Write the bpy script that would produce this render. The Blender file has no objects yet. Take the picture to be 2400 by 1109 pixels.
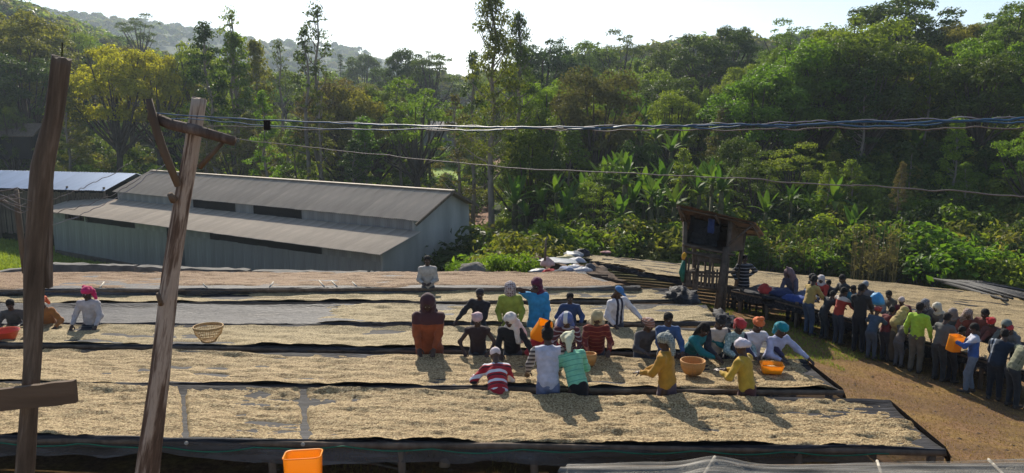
import bpy, math, random
import numpy as np
from mathutils import Vector, Matrix

random.seed(7)
rng = np.random.default_rng(7)
scene = bpy.context.scene
COL = scene.collection
R = math.radians

# ------------------------------------------------------------------ camera
CAM_Z = 4.8
F_PX = 1800.0
PITCH = math.atan(290.5 / F_PX)
cam_data = bpy.data.cameras.new('camera')
cam = bpy.data.objects.new('camera', cam_data)
COL.objects.link(cam)
cam_data.sensor_width = 36.0
cam_data.lens = 36.0 * F_PX / 2400.0
cam_data.clip_start = 0.05
cam_data.clip_end = 6000
cam.location = (0, 0, CAM_Z)
cam.rotation_euler = (math.pi / 2 - PITCH, 0, 0)
scene.camera = cam

# ------------------------------------------------------------------ light
SUN_AZ = -12.0      # degrees to the left of straight ahead
SUN_EL = 35.0
world = bpy.data.worlds.new('World')
scene.world = world
world.use_nodes = True
wn = world.node_tree
sky = wn.nodes.new('ShaderNodeTexSky')
sky.sky_type = 'NISHITA'
sky.sun_disc = False
sky.sun_elevation = R(SUN_EL)
sky.sun_rotation = R(SUN_AZ)
sky.altitude = 1800
sky.air_density = 1.0
sky.dust_density = 3.0
sky.ozone_density = 1.0
wn.nodes['Background'].inputs['Strength'].default_value = 0.115
wn.links.new(sky.outputs[0], wn.nodes['Background'].inputs['Color'])
sun_data = bpy.data.lights.new('sun', 'SUN')
sun = bpy.data.objects.new('sun', sun_data)
COL.objects.link(sun)
sun_data.energy = 5.0
sun_data.angle = R(0.53)
sun_data.color = (1.0, 0.91, 0.77)
sd = Vector((math.sin(R(SUN_AZ)) * math.cos(R(SUN_EL)), math.cos(R(SUN_AZ)) * math.cos(R(SUN_EL)), math.sin(R(SUN_EL))))
sun.rotation_euler = sd.to_track_quat('Z', 'Y').to_euler()
sun.location = sd * 50
scene.view_settings.view_transform = 'Standard'
scene.view_settings.look = 'None'
scene.view_settings.exposure = 0.42
scene.view_settings.gamma = 1.0
scene.view_settings.use_curve_mapping = False
scene.render.engine = 'CYCLES'

# ------------------------------------------------------------------ pixel rays
def ray(px, py):
    cx = (px - 1200.0) / F_PX
    cy = -(py - 554.5) / F_PX
    return np.array([cx, math.cos(PITCH) + cy * math.sin(PITCH), -math.sin(PITCH) + cy * math.cos(PITCH)])
def Pd(px, py, d):
    r = ray(px, py)
    return Vector(r * (d / r[1])) + Vector((0, 0, CAM_Z))
def Pz(px, py, z):
    r = ray(px, py)
    return Vector(r * ((z - CAM_Z) / r[2])) + Vector((0, 0, CAM_Z))
def on_surface(px, py, fn, t0=4.0, t1=400.0):
    r = ray(px, py); t = t0
    prev = t
    while t < t1:
        p = r * t
        if p[2] + CAM_Z < fn(p[0], p[1]):
            lo, hi = prev, t
            for _ in range(30):
                m = (lo + hi) / 2; p = r * m
                if p[2] + CAM_Z < fn(p[0], p[1]): hi = m
                else: lo = m
            p = r * hi
            return Vector((p[0], p[1], p[2] + CAM_Z))
        prev = t; t *= 1.01
    p = r * t1
    return Vector((p[0], p[1], p[2] + CAM_Z))
def proj(x, y, z):
    v = np.array([x, y, z - CAM_Z])
    f = np.array([0, math.cos(PITCH), -math.sin(PITCH)]); u = np.array([0, math.sin(PITCH), math.cos(PITCH)])
    d = v @ f
    return 1200 + F_PX * v[0] / d, 554.5 - F_PX * (v @ u) / d

# ------------------------------------------------------------------ noise
def _hash(ix, iy, iz, seed):
    n = (ix * 374761393 + iy * 668265263 + iz * 2147483647 + seed * 1274126177) & 0xffffffff
    n = ((n ^ (n >> 13)) * 1274126177) & 0xffffffff
    n = n ^ (n >> 16)
    return (n & 0xffff) / 65535.0
def vnoise(x, y, z=0.0, seed=0):
    x, y, z = np.broadcast_arrays(np.asarray(x, float), np.asarray(y, float), np.asarray(z, float))
    ix = np.floor(x).astype(np.int64); iy = np.floor(y).astype(np.int64); iz = np.floor(z).astype(np.int64)
    fx = x - ix; fy = y - iy; fz = z - iz
    fx = fx * fx * (3 - 2 * fx); fy = fy * fy * (3 - 2 * fy); fz = fz * fz * (3 - 2 * fz)
    out = 0
    for dx in (0, 1):
        wx = fx if dx else 1 - fx
        for dy in (0, 1):
            wy = fy if dy else 1 - fy
            for dz in (0, 1):
                wz = fz if dz else 1 - fz
                out = out + wx * wy * wz * _hash(ix + dx, iy + dy, iz + dz, seed)
    return out * 2 - 1
def _vn1(x, y, z, seed):
    ix = math.floor(x); iy = math.floor(y); iz = math.floor(z); fx = x - ix; fy = y - iy; fz_ = z - iz
    fx = fx * fx * (3 - 2 * fx); fy = fy * fy * (3 - 2 * fy); fz_ = fz_ * fz_ * (3 - 2 * fz_)
    out = 0.0; s1 = seed * 1274126177
    for dz, wz in ((0, 1 - fz_), (1, fz_)):
        if wz == 0: continue
        for dx, wx in ((0, 1 - fx), (1, fx)):
            for dy, wy in ((0, 1 - fy), (1, fy)):
                n = ((ix + dx) * 374761393 + (iy + dy) * 668265263 + (iz + dz) * 2147483647 + s1) & 0xffffffff
                n = ((n ^ (n >> 13)) * 1274126177) & 0xffffffff
                out += wx * wy * wz * ((n ^ (n >> 16)) & 0xffff)
    return out / 65535.0 * 2 - 1
def fbm(x, y, z=0.0, seed=0, oct=3):
    if np.ndim(x) == 0 and np.ndim(y) == 0 and np.ndim(z) == 0:
        a = 1.0; s = 0.0; t = 0.0; x = float(x); y = float(y); z = float(z)
        for o in range(oct):
            s += a * _vn1(x * 2**o, y * 2**o, z * 2**o, seed + o); t += a; a *= .5
        return s / t
    a = 1.0; s = 0; t = 0
    for o in range(oct):
        s = s + a * vnoise(np.asarray(x) * 2**o, np.asarray(y) * 2**o, np.asarray(z) * 2**o, seed + o); t += a; a *= .5
    return s / t

# ------------------------------------------------------------------ object helpers
def tag(o, label=None, cat=None, group=None, kind=None):
    if label: o['label'] = label
    if cat: o['category'] = cat
    if group: o['group'] = group
    if kind: o['kind'] = kind
    return o
def empty(name, loc=(0, 0, 0), rz=0.0, label=None, cat=None, group=None):
    o = bpy.data.objects.new(name, None)
    o.empty_display_size = 0.2
    COL.objects.link(o)
    o.location = loc; o.rotation_euler = (0, 0, rz)
    return tag(o, label, cat, group)
def link(name, me, mat=None, parent=None, loc=None, rot=None, scale=None):
    o = bpy.data.objects.new(name, me)
    COL.objects.link(o)
    if mat is not None:
        if not me.materials: me.materials.append(mat)
        elif me.materials[0] != mat:
            o.material_slots[0].link = 'OBJECT'; o.material_slots[0].material = mat
    if parent is not None: o.parent = parent
    if loc is not None: o.location = loc
    if rot is not None: o.rotation_euler = rot
    if scale is not None: o.scale = scale
    return o
def mesh_np(name, V, F, smooth=True):
    """V (n,3); F (m,3) or (m,4) array"""
    V = np.asarray(V, dtype=np.float32); F = np.asarray(F, dtype=np.int32)
    me = bpy.data.meshes.new(name)
    me.vertices.add(len(V)); me.vertices.foreach_set('co', V.ravel())
    k = F.shape[1]
    me.loops.add(F.size); me.loops.foreach_set('vertex_index', F.ravel())
    me.polygons.add(len(F))
    me.polygons.foreach_set('loop_start', np.arange(0, F.size, k, dtype=np.int32))
    me.polygons.foreach_set('loop_total', np.full(len(F), k, dtype=np.int32))
    me.polygons.foreach_set('use_smooth', np.full(len(F), smooth))
    me.update(calc_edges=True)
    me.validate()
    return me
class MB:
    def __init__(s): s.v = []; s.f = []; s.sm = []
    def add(s, V, F, smooth=False):
        n = len(s.v); s.v += [tuple(map(float, v)) for v in V]
        s.f += [tuple(int(i) + n for i in f) for f in F]; s.sm += [smooth] * len(F)
        return s
    def box(s, c, size, rot=None, jit=0.0):
        hx, hy, hz = [a / 2 for a in size]
        V = [Vector((x * hx, y * hy, z * hz)) for x in (-1, 1) for y in (-1, 1) for z in (-1, 1)]
        if jit: V = [v + Vector([random.uniform(-jit, jit) for _ in range(3)]) for v in V]
        if rot is not None: V = [rot @ v for v in V]
        V = [v + Vector(c) for v in V]
        F = [(0, 1, 3, 2), (4, 6, 7, 5), (0, 4, 5, 1), (2, 3, 7, 6), (0, 2, 6, 4), (1, 5, 7, 3)]
        return s.add(V, F)
    def beam(s, a, b, w, h, up=(0, 0, 1)):
        a = Vector(a); b = Vector(b); d = b - a; L = d.length; d.normalize()
        u = Vector(up); r = d.cross(u)
        if r.length < 1e-4: r = d.cross(Vector((1, 0, 0)))
        r.normalize(); u = r.cross(d)
        M = Matrix((d, r, u)).transposed()
        return s.box((a + b) / 2, (L, w, h), M)
    def tube(s, pts, rad, n=8, cap=True, wob=0.0):
        pts = [Vector(p) for p in pts]; m = len(pts)
        rads = rad if isinstance(rad, (list, tuple)) else [rad] * m
        V = []; F = []
        ref = Vector((0.31, 0.2, 0.93))
        for i, p in enumerate(pts):
            d = (pts[min(i + 1, m - 1)] - pts[max(i - 1, 0)]).normalized()
            if abs(d.dot(ref)) > .95: ref = Vector((1, 0.1, 0))
            a = d.cross(ref).normalized(); b = d.cross(a)
            for k in range(n):
                t = 2 * math.pi * k / n
                r = rads[i] * (1 + (random.uniform(-wob, wob) if wob else 0))
                V.append(p + (a * math.cos(t) + b * math.sin(t)) * r)
        for i in range(m - 1):
            for k in range(n):
                F.append((i * n + k, i * n + (k + 1) % n, (i + 1) * n + (k + 1) % n, (i + 1) * n + k))
        if cap:
            F.append(tuple(range(n))[::-1]); F.append(tuple((m - 1) * n + k for k in range(n)))
        return s.add(V, F, True)
    def mesh(s, name):
        me = bpy.data.meshes.new(name)
        me.from_pydata(s.v, [], s.f)
        me.polygons.foreach_set('use_smooth', s.sm)
        me.update()
        return me
    def build(s, name, mat, parent=None, **k):
        return link(name, s.mesh(name), mat, parent, **k)

# ------------------------------------------------------------------ materials
def newmat(name):
    m = bpy.data.materials.new(name); m.use_nodes = True
    nt = m.node_tree
    return m, nt, nt.nodes['Principled BSDF']
def N(nt, t, **k):
    n = nt.nodes.new(t)
    for a, b in k.items():
        if a.startswith('i_'): n.inputs[a[2:].replace('_', ' ')].default_value = b
        else: setattr(n, a, b)
    return n
def ramp(nt, fac, stops):
    r = nt.nodes.new('ShaderNodeValToRGB')
    e = r.color_ramp.elements
    while len(e) > 1: e.remove(e[-1])
    e[0].position = stops[0][0]; e[0].color = (*stops[0][1], 1)
    for p, c in stops[1:]:
        x = e.new(p); x.color = (*c, 1)
    nt.links.new(fac, r.inputs[0])
    return r.outputs[0]
def noise_tex(nt, scale, detail=4, vec=None, rough=.55, stretch=None, coord='Object'):
    tc = nt.nodes.new('ShaderNodeTexCoord')
    v = tc.outputs[coord]
    if stretch:
        mp = nt.nodes.new('ShaderNodeMapping'); mp.inputs['Scale'].default_value = stretch
        nt.links.new(v, mp.inputs[0]); v = mp.outputs[0]
    n = nt.nodes.new('ShaderNodeTexNoise'); n.inputs['Scale'].default_value = scale
    n.inputs['Detail'].default_value = detail; n.inputs['Roughness'].default_value = rough
    nt.links.new(v, n.inputs['Vector'])
    return n.outputs['Fac']
def bump(nt, h, strength, dist, bs):
    b = nt.nodes.new('ShaderNodeBump'); b.inputs['Strength'].default_value = strength
    b.inputs['Distance'].default_value = dist
    nt.links.new(h, b.inputs['Height']); nt.links.new(b.outputs[0], bs.inputs['Normal'])
def mix(nt, fac, a, b, mode='MIX'):
    m = nt.nodes.new('ShaderNodeMix'); m.data_type = 'RGBA'; m.blend_type = mode
    for sock, val in ((0, fac), (6, a), (7, b)):
        if hasattr(val, 'is_linked') or hasattr(val, 'links'): nt.links.new(val, m.inputs[sock])
        elif sock == 0: m.inputs[0].default_value = val
        else: m.inputs[sock].default_value = (*val, 1)
    return m.outputs[2]
_mc = {}
def mat_noise(name, c1, c2, scale=3.0, rough=.8, stretch=None, bs=.3, bd=.02, bscale=None, mid=.5, wid=.25, spec=.3, metal=0.0, c3=None):
    if name in _mc: return _mc[name]
    m, nt, b = newmat(name)
    f = noise_tex(nt, scale, 5, stretch=stretch)
    st = [(max(0, mid - wid), c1), (min(1, mid + wid), c2)]
    if c3: st.append((min(1, mid + wid + .12), c3))
    col = ramp(nt, f, st)
    nt.links.new(col, b.inputs['Base Color'])
    b.inputs['Roughness'].default_value = rough
    b.inputs['Specular IOR Level'].default_value = spec
    b.inputs['Metallic'].default_value = metal
    if bs:
        g = noise_tex(nt, bscale or scale * 4, 4, stretch=stretch)
        bump(nt, g, bs, bd, b)
    _mc[name] = m
    return m

def leaf_mat(name, dark, light, trans=.35, gloss=.45, yellow=None):
    if name in _mc: return _mc[name]
    m, nt, b = newmat(name)
    geo = nt.nodes.new('ShaderNodeNewGeometry'); oi = nt.nodes.new('ShaderNodeObjectInfo')
    n = noise_tex(nt, .75, 4, rough=.6)
    a1 = N(nt, 'ShaderNodeMath', operation='MULTIPLY'); nt.links.new(geo.outputs['Random Per Island'], a1.inputs[0]); a1.inputs[1].default_value = .40
    a2 = N(nt, 'ShaderNodeMath', operation='MULTIPLY_ADD'); nt.links.new(n, a2.inputs[0]); a2.inputs[1].default_value = .75; nt.links.new(a1.outputs[0], a2.inputs[2])
    st = [(.22, dark), (.78, light)]
    if yellow: st.append((1.0, yellow))
    col = ramp(nt, a2.outputs[0], st)
    hsv = N(nt, 'ShaderNodeHueSaturation')
    mr = N(nt, 'ShaderNodeMapRange'); nt.links.new(oi.outputs['Random'], mr.inputs[0]); mr.inputs[3].default_value = .475; mr.inputs[4].default_value = .52
    nt.links.new(mr.outputs[0], hsv.inputs['Hue'])
    mr2 = N(nt, 'ShaderNodeMapRange'); nt.links.new(oi.outputs['Random'], mr2.inputs[0]); mr2.inputs[3].default_value = 1.2; mr2.inputs[4].default_value = .8
    nt.links.new(mr2.outputs[0], hsv.inputs['Value'])
    nt.links.new(col, hsv.inputs['Color'])
    nt.links.new(hsv.outputs[0], b.inputs['Base Color'])
    b.inputs['Roughness'].default_value = gloss
    b.inputs['Specular IOR Level'].default_value = .25
    tr = nt.nodes.new('ShaderNodeBsdfTranslucent')
    tcol = mix(nt, 1.0, hsv.outputs[0], (1.25, 1.35, .5), 'MULTIPLY')
    nt.links.new(tcol, tr.inputs[0])
    ms = nt.nodes.new('ShaderNodeMixShader'); ms.inputs[0].default_value = trans
    nt.links.new(b.outputs[0], ms.inputs[1]); nt.links.new(tr.outputs[0], ms.inputs[2])
    nt.links.new(ms.outputs[0], nt.nodes['Material Output'].inputs['Surface'])
    _mc[name] = m
    return m

# ------------------------------------------------------------------ terrain
def field_plane(x, y): return .2 - .0856 * (x - 2.4) - .1438 * (y - 22)
FP = field_plane
CP = [(0,0,0),(-10,5,0),(10,3,-.35),(0,9,0),(-9,10,0),(-14,18,-.27),(0,12,0),(4,12,0),(5.3,9,-.05),(5,11.5,-.05),(7.5,10,-.5),
 (9.3,17.6,-1.1),(12,14,-1.25),(11,20,-1.3),(6.2,18,-.6),(4.3,17,-.3),(0,18,-.27),(-8,18,-.27),(7.1,23,-1.15),(4.3,21,-.55),
 (-14,23,-.5),(0,23,-.5),(-22,24,-.4),(-8,23,-.5),(3,14.5,-.12),(-4,14.5,-.12),(7,13,-.65),(15,17,-1.7),(14,23,-2.0),
 (5,27,FP(5,27)-.75),(5,34,FP(5,34)-.75),(4.4,40,FP(4.4,40)-.75),(13,27,FP(13,27)-.75),(13,36,FP(13,36)-.75),(22.7,34,FP(22.7,34)-.75),(22,26,FP(22,26)-.75),(32,30,-4.6),
 (0,27,-1.2),(-2,30,-2.6),(-5,34,-4.6),(-15,34,-5),(-7,42,-5.9),(-34,57,-6),(-20,49,-6),(-39,50,-4.2),(-46,40,-2),(-28,38,-3.6),(-20,30,-2.6),(0,46,-5.6),
 (8,46,-4.8),(25,42,-4.8),(15,60,-3.5),(30,55,-2.5),(32,80,2.5),(60,80,5),(15,90,-1),(50,130,11),(100,130,16),(0,130,-1.5),(-14,130,-1.2),(0,90,-4.6),(-40,78,-4.8),(-58,68,-4),(-62,100,-1),
 (-32,130,0),(-80,150,11),(-100,150,17),(-150,250,24),(-112,250,12),(-190,250,40),(-80,250,6),(0,250,8),(100,250,18),(200,200,24),(-250,300,56),(-120,120,9),
 (-700,900,125),(-485,900,104),(-400,900,96),(-340,900,84),(-200,900,70),(-145,900,52),(-60,900,34),(100,900,15),(300,900,15),(0,500,6),(400,500,30),(-300,500,30),(-170,500,16),(-600,500,80),
 (0,-30,.3),(-40,-20,0),(40,-20,-1),(800,600,30),(-1100,1600,100),(1100,1600,30),(0,1600,10),(100,400,18),(-900,200,60),(900,200,40),(-400,-300,10),(400,-300,0),(40,20,-4)]
CP = np.array(CP, float)
def _warp(x, y): return np.arcsinh(np.asarray(x, float) / 25) * 25, np.arcsinh(np.asarray(y, float) / 25) * 25
_u, _v = _warp(CP[:, 0], CP[:, 1])
def _tps(r2): return np.where(r2 > 1e-9, .5 * r2 * np.log(np.maximum(r2, 1e-9)), 0)
_n = len(CP)
_A = np.zeros((_n + 3, _n + 3))
_A[:_n, :_n] = _tps((_u[:, None] - _u[None]) ** 2 + (_v[:, None] - _v[None]) ** 2) + np.eye(_n) * .3
_A[:_n, _n] = 1; _A[:_n, _n + 1] = _u; _A[:_n, _n + 2] = _v; _A[_n:, :_n] = _A[:_n, _n:].T
_w = np.linalg.solve(_A, np.concatenate([CP[:, 2], np.zeros(3)]))
def ground(x, y):
    x, y = np.broadcast_arrays(np.asarray(x, float), np.asarray(y, float)); sh = x.shape
    x = x.ravel(); y = y.ravel()
    u, v = _warp(x, y); out = np.zeros(len(x))
    for i in range(0, len(x), 20000):
        s = slice(i, i + 20000)
        r2 = (u[s, None] - _u[None]) ** 2 + (v[s, None] - _v[None]) ** 2
        out[s] = _tps(r2) @ _w[:_n] + _w[_n] + _w[_n + 1] * u[s] + _w[_n + 2] * v[s]
    rr = np.hypot(x, y)
    out += np.clip((rr - 60) / 400, 0, 1) * 5 * fbm(x / 60, y / 60, 0, 5, 3)
    out += .03 * fbm(x / 1.3, y / 1.3, 0, 9, 3) * np.clip(1 - rr / 90, 0, 1)
    out = out.reshape(sh)
    return out if sh else float(out)
def G(x, y):
    x = float(x); y = float(y)
    u = math.asinh(x / 25) * 25; v = math.asinh(y / 25) * 25
    z = float(_tps((u - _u) ** 2 + (v - _v) ** 2) @ _w[:_n] + _w[_n] + _w[_n + 1] * u + _w[_n + 2] * v)
    rr = math.hypot(x, y)
    if rr > 60: z += min(1, (rr - 60) / 400) * 5 * fbm(x / 60, y / 60, 0, 5, 3)
    if rr < 90: z += .03 * fbm(x / 1.3, y / 1.3, 0, 9, 3) * (1 - rr / 90)
    return z
def GV(p): return Vector((p[0], p[1], G(p[0], p[1])))

def axis_pts(lims):
    out = []
    for a, b, st in lims: out += list(np.arange(a, b, st))
    return np.array(out + [lims[-1][1]])
gx = axis_pts([(-1600, -400, 60), (-400, -100, 10), (-100, -30, 2.0), (-30, 30, .3), (30, 100, 2.0), (100, 400, 10), (400, 1600, 60)])
gy = axis_pts([(-400, -40, 40), (-40, 0, 4), (0, 8, .6), (8, 30, .25), (30, 60, .7), (60, 140, 2.5), (140, 400, 8), (400, 1200, 20), (1200, 2200, 100)])
X, Y = np.meshgrid(gx, gy, indexing='ij')
Z = ground(X, Y)
V = np.stack([X, Y, Z], -1).reshape(-1, 3)
nx, ny = len(gx), len(gy)
I = (np.arange(nx - 1)[:, None] * ny + np.arange(ny - 1)[None]).ravel()
Fc = np.stack([I, I + ny, I + ny + 1, I + 1], -1)
m, nt, b = newmat('ground_soil')
f1 = noise_tex(nt, .35, 5); f2 = noise_tex(nt, 14, 6, rough=.7); f3 = noise_tex(nt, 1.6, 4)
soil = ramp(nt, f2, [(.3, (.09, .047, .025)), (.55, (.24, .14, .070)), (.75, (.37, .235, .125))])
dry = ramp(nt, f2, [(.3, (.14, .085, .030)), (.6, (.30, .19, .070)), (.8, (.42, .29, .12))])
grs = ramp(nt, f2, [(.3, (.04, .06, .015)), (.7, (.11, .16, .04))])
mm = ramp(nt, f3, [(.42, (0, 0, 0)), (.6, (1, 1, 1))])
c = mix(nt, mm, soil, dry)
mm2 = ramp(nt, f1, [(.60, (0, 0, 0)), (.78, (.3, .3, .3))])
c = mix(nt, mm2, c, grs)
f4 = noise_tex(nt, .8, 5, rough=.65, stretch=(.6, 1.3, 1))
c = mix(nt, ramp(nt, f4, [(.44, (0, 0, 0)), (.60, (.75, .75, .75))]), c, mix(nt, f2, (.07, .038, .022), (.22, .14, .08)))
# distance from the yard: green hillside floor
tc = nt.nodes.new('ShaderNodeTexCoord'); sp = nt.nodes.new('ShaderNodeSeparateXYZ'); nt.links.new(tc.outputs['Object'], sp.inputs[0])
mr = N(nt, 'ShaderNodeMapRange'); nt.links.new(sp.outputs['Y'], mr.inputs[0]); mr.inputs[1].default_value = 26; mr.inputs[2].default_value = 38
hill = ramp(nt, f3, [(.35, (.02, .03, .01)), (.65, (.06, .09, .025))])
c = mix(nt, mr.outputs[0], c, hill)
nt.links.new(c, b.inputs['Base Color']); b.inputs['Roughness'].default_value = .95; b.inputs['Specular IOR Level'].default_value = .1
bump(nt, f2, .6, .04, b)
g_obj = link('ground', mesh_np('ground', V, Fc), m); g_obj['kind'] = 'structure'
# ------------------------------------------------------------------ trees
def leaves_np(P, Nrm, size, aspect=1.0, curl=.25):
    """rhombic leaf faces around points P with rough normals Nrm -> V, F"""
    n = len(P)
    Nn = Nrm + rng.normal(0, .55, (n, 3)); Nn /= np.linalg.norm(Nn, axis=1, keepdims=True) + 1e-9
    r = rng.normal(0, 1, (n, 3)); A = np.cross(Nn, r); A /= np.linalg.norm(A, axis=1, keepdims=True) + 1e-9
    B = np.cross(Nn, A)
    s = (size * rng.uniform(.6, 1.4, n))[:, None]
    a = A * s * aspect; bb = B * s * .55
    mid = Nn * s * curl
    V = np.stack([P - a, P + bb + mid, P + a, P - bb + mid], 1).reshape(-1, 3)
    F = np.arange(4 * n).reshape(n, 4)
    return V, F
def cloud(clusters, per, size, shell=.55, up=.35, aspect=1.0):
    Ps = []; Ns = []
    for (c, rad) in clusters:
        k = max(8, int(per * (rad[0] * rad[1] * rad[2]) ** (2 / 3)))
        d = rng.normal(0, 1, (k, 3)); d /= np.linalg.norm(d, axis=1, keepdims=True)
        d[:, 2] = np.where(d[:, 2] < -.35, -d[:, 2] * .6, d[:, 2])
        rr = rng.uniform(shell, 1.05, k) ** .7
        rr *= 1 + .42 * fbm(d[:, 0] * 2.2 + c[0], d[:, 1] * 2.2 + c[1], d[:, 2] * 2.2 + c[2], 3, 3)
        Ps.append(np.array(c) + d * rr[:, None] * np.array(rad)); Ns.append(d + np.array([0, 0, up]))
    P = np.concatenate(Ps); Nn = np.concatenate(Ns)
    return leaves_np(P, Nn, size, aspect)
bark_dark = mat_noise('bark_dark', (.045, .034, .025), (.13, .10, .075), 6, .95, stretch=(1, 1, .2), bs=.5, bd=.03)
bark_pale = mat_noise('bark_pale', (.16, .12, .09), (.36, .31, .25), 5, .85, stretch=(1, 1, .25), bs=.3, bd=.02)
LM = {
 'dark': leaf_mat('leaf_dark_green', (.028, .048, .012), (.105, .155, .030), .40, .5),
 'mid': leaf_mat('leaf_mid_green', (.055, .090, .016), (.215, .290, .042), .50, .5),
 'bright': leaf_mat('leaf_bright_green', (.07, .125, .016), (.22, .33, .040), .52, .5),
 'olive': leaf_mat('leaf_olive', (.070, .080, .020), (.27, .265, .055), .46, .6),
 'yellow': leaf_mat('leaf_yellow', (.22, .19, .020), (.62, .50, .045), .5, .6),
 'brown': leaf_mat('leaf_dry_brown', (.080, .070, .032), (.22, .19, .075), .34, .7),
 'enset': leaf_mat('leaf_enset', (.045, .095, .018), (.12, .20, .035), .48, .62),
}
TP = {}
TOPF = {'broa': 1.06, 'open': 1.08}
def trunk_mesh(name, pts, rads, limbs):
    m_ = MB(); m_.tube(pts, rads, 7)
    for (p, r) in limbs: m_.tube(p, r, 5, cap=False)
    return m_.mesh(name)
def make_broad(key, H, W, ncl, per, size, seed, flat=.75, base=.3, lumps=1.0):
    global rng
    rng = np.random.default_rng(seed); random.seed(seed)
    cl = []; limbs = []
    cz = H * (base + 1) / 2; rz = H * (1 - base) / 2
    top = Vector((random.uniform(-.5, .5), random.uniform(-.5, .5), cz))
    for i in range(ncl):
        u = (i + .5) / ncl; th = i * 2.399 + random.uniform(-.4, .4)
        zz = 1 - 1.7 * u; q = math.sqrt(max(0.02, 1 - zz * zz))
        rad = W / 2 * q * random.uniform(.42, 1.0)
        c = (math.cos(th) * rad, math.sin(th) * rad, cz + zz * rz * .72 + random.uniform(-.07, .07) * H)
        s = W * random.choice([.10, .13, .16, .19, .25]) * random.uniform(.85, 1.15) * lumps
        cl.append((c, (s, s, s * flat)))
        if i % 2 == 0:
            a = Vector((0, 0, H * base * random.uniform(.7, 1.1))); e = Vector(c)
            mid_ = a.lerp(e, .5) + Vector((0, 0, -.06 * H)) * random.uniform(-.5, 1)
            limbs.append(([a, mid_, e], [H * .012, H * .008, H * .003]))
    V, F = cloud(cl, per, size)
    TP[key] = (mesh_np('crown', V, F, False),
               trunk_mesh('trunk', [(0, 0, -.8), (0.05 * H * .2, 0, H * .15), (top.x * .5, top.y * .5, H * base), top * 1.0], [H * .03, H * .022, H * .018, H * .008], limbs), H, W)
def make_slender(key, H, W, n, per, size, seed, base=.25, sparse=.5, droop=0):
    global rng
    rng = np.random.default_rng(seed); random.seed(seed)
    cl = []; limbs = []
    wob = [Vector((random.uniform(-.25, .25), random.uniform(-.25, .25), z)) for z in np.linspace(-.8, H * .97, 9)]
    wob[0] = Vector((0, 0, -.8))
    for i in range(n):
        t = base + (1 - base) * (i + random.random() * .8) / n
        r = W / 2 * (1 - (max(0, t - base) / (1 - base)) ** 1.6) * random.uniform(.35, 1.0) + .15
        th = random.uniform(0, 6.283)
        c = Vector((math.cos(th) * r, math.sin(th) * r, H * t + r * .35))
        s = W * random.uniform(.09, .17)
        cl.append((tuple(c), (s, s, s * random.uniform(.6, 1.1))))
        a = Vector((0, 0, H * t * .93)); a = a + wob[min(8, int(t * 8))] * .3 * Vector((1, 1, 0)).length * 0
        if i % 2: limbs.append(([a, a.lerp(c, .5) + Vector((random.uniform(-.2, .2), random.uniform(-.2, .2), -.15)), c], [H * .003, H * .0025, H * .001]))
    cl.append(((wob[-1].x, wob[-1].y, H * .97), (W * .09, W * .09, W * .15)))
    V, F = cloud(cl, per, size, shell=.2)
    TP[key] = (mesh_np('crown', V, F, False), trunk_mesh('trunk', wob, [H * .014 * (1 - .85 * k / 8) + .02 for k in range(9)], limbs), H, W)
def make_bush(key, H, W, ncl, per, size, seed, aspect=1.0):
    global rng
    rng = np.random.default_rng(seed); random.seed(seed)
    cl = []
    for i in range(ncl):
        th = random.uniform(0, 6.28); q = W / 2 * math.sqrt(random.random()) * .8
        z = H * random.uniform(.2, .75) * (1 - .4 * q / (W / 2))
        s = W * random.uniform(.14, .24)
        cl.append(((math.cos(th) * q, math.sin(th) * q, z), (s, s, min(s, H * .35))))
    V, F = cloud(cl, per, size, shell=.3, aspect=aspect)
    m_ = MB()
    for (c, r) in cl[::2]:
        m_.tube([(c[0] * .15, c[1] * .15, -.3), (c[0] * .6, c[1] * .6, c[2] * .5), c], [.035, .025, .01], 4, cap=False)
    TP[key] = (mesh_np('foliage', V, F, False), m_.mesh('stem'), H, W)
make_broad('broad1', 12, 10, 44, 330, .135, 11, lumps=.66)
make_broad('broad2', 13, 9, 46, 330, .13, 12, flat=.9, base=.22, lumps=.64)
make_broad('broad3', 11, 10, 44, 300, .135, 13, flat=.7, base=.3, lumps=.66)
make_broad('broad4', 14, 10, 52, 320, .135, 14, flat=.85, base=.12, lumps=.62)
make_broad('open1', 13, 11, 38, 260, .12, 15, flat=.5, base=.38, lumps=.58)
make_broad('open2', 12, 9, 32, 250, .12, 16, flat=.55, base=.35, lumps=.6)
make_slender('slender1', 14, 4.4, 50, 240, .12, 21)
make_slender('slender2', 15, 3.6, 42, 230, .12, 22, base=.35)
make_slender('slender3', 12, 5.2, 56, 240, .12, 23, base=.12)
make_slender('euca', 18, 6.4, 66, 170, .11, 24, base=.34)
make_slender('wisp', 16, 4.2, 24, 150, .11, 25, base=.55)
make_bush('bush1', 2.6, 3.6, 16, 260, .12, 31)
make_bush('bush2', 2.0, 2.6, 12, 260, .10, 32)
make_bush('bush3', 3.6, 3.0, 18, 240, .13, 33)
make_bush('herb', .8, 2.0, 22, 520, .055, 34)
rng = np.random.default_rng(99); random.seed(99)

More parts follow.
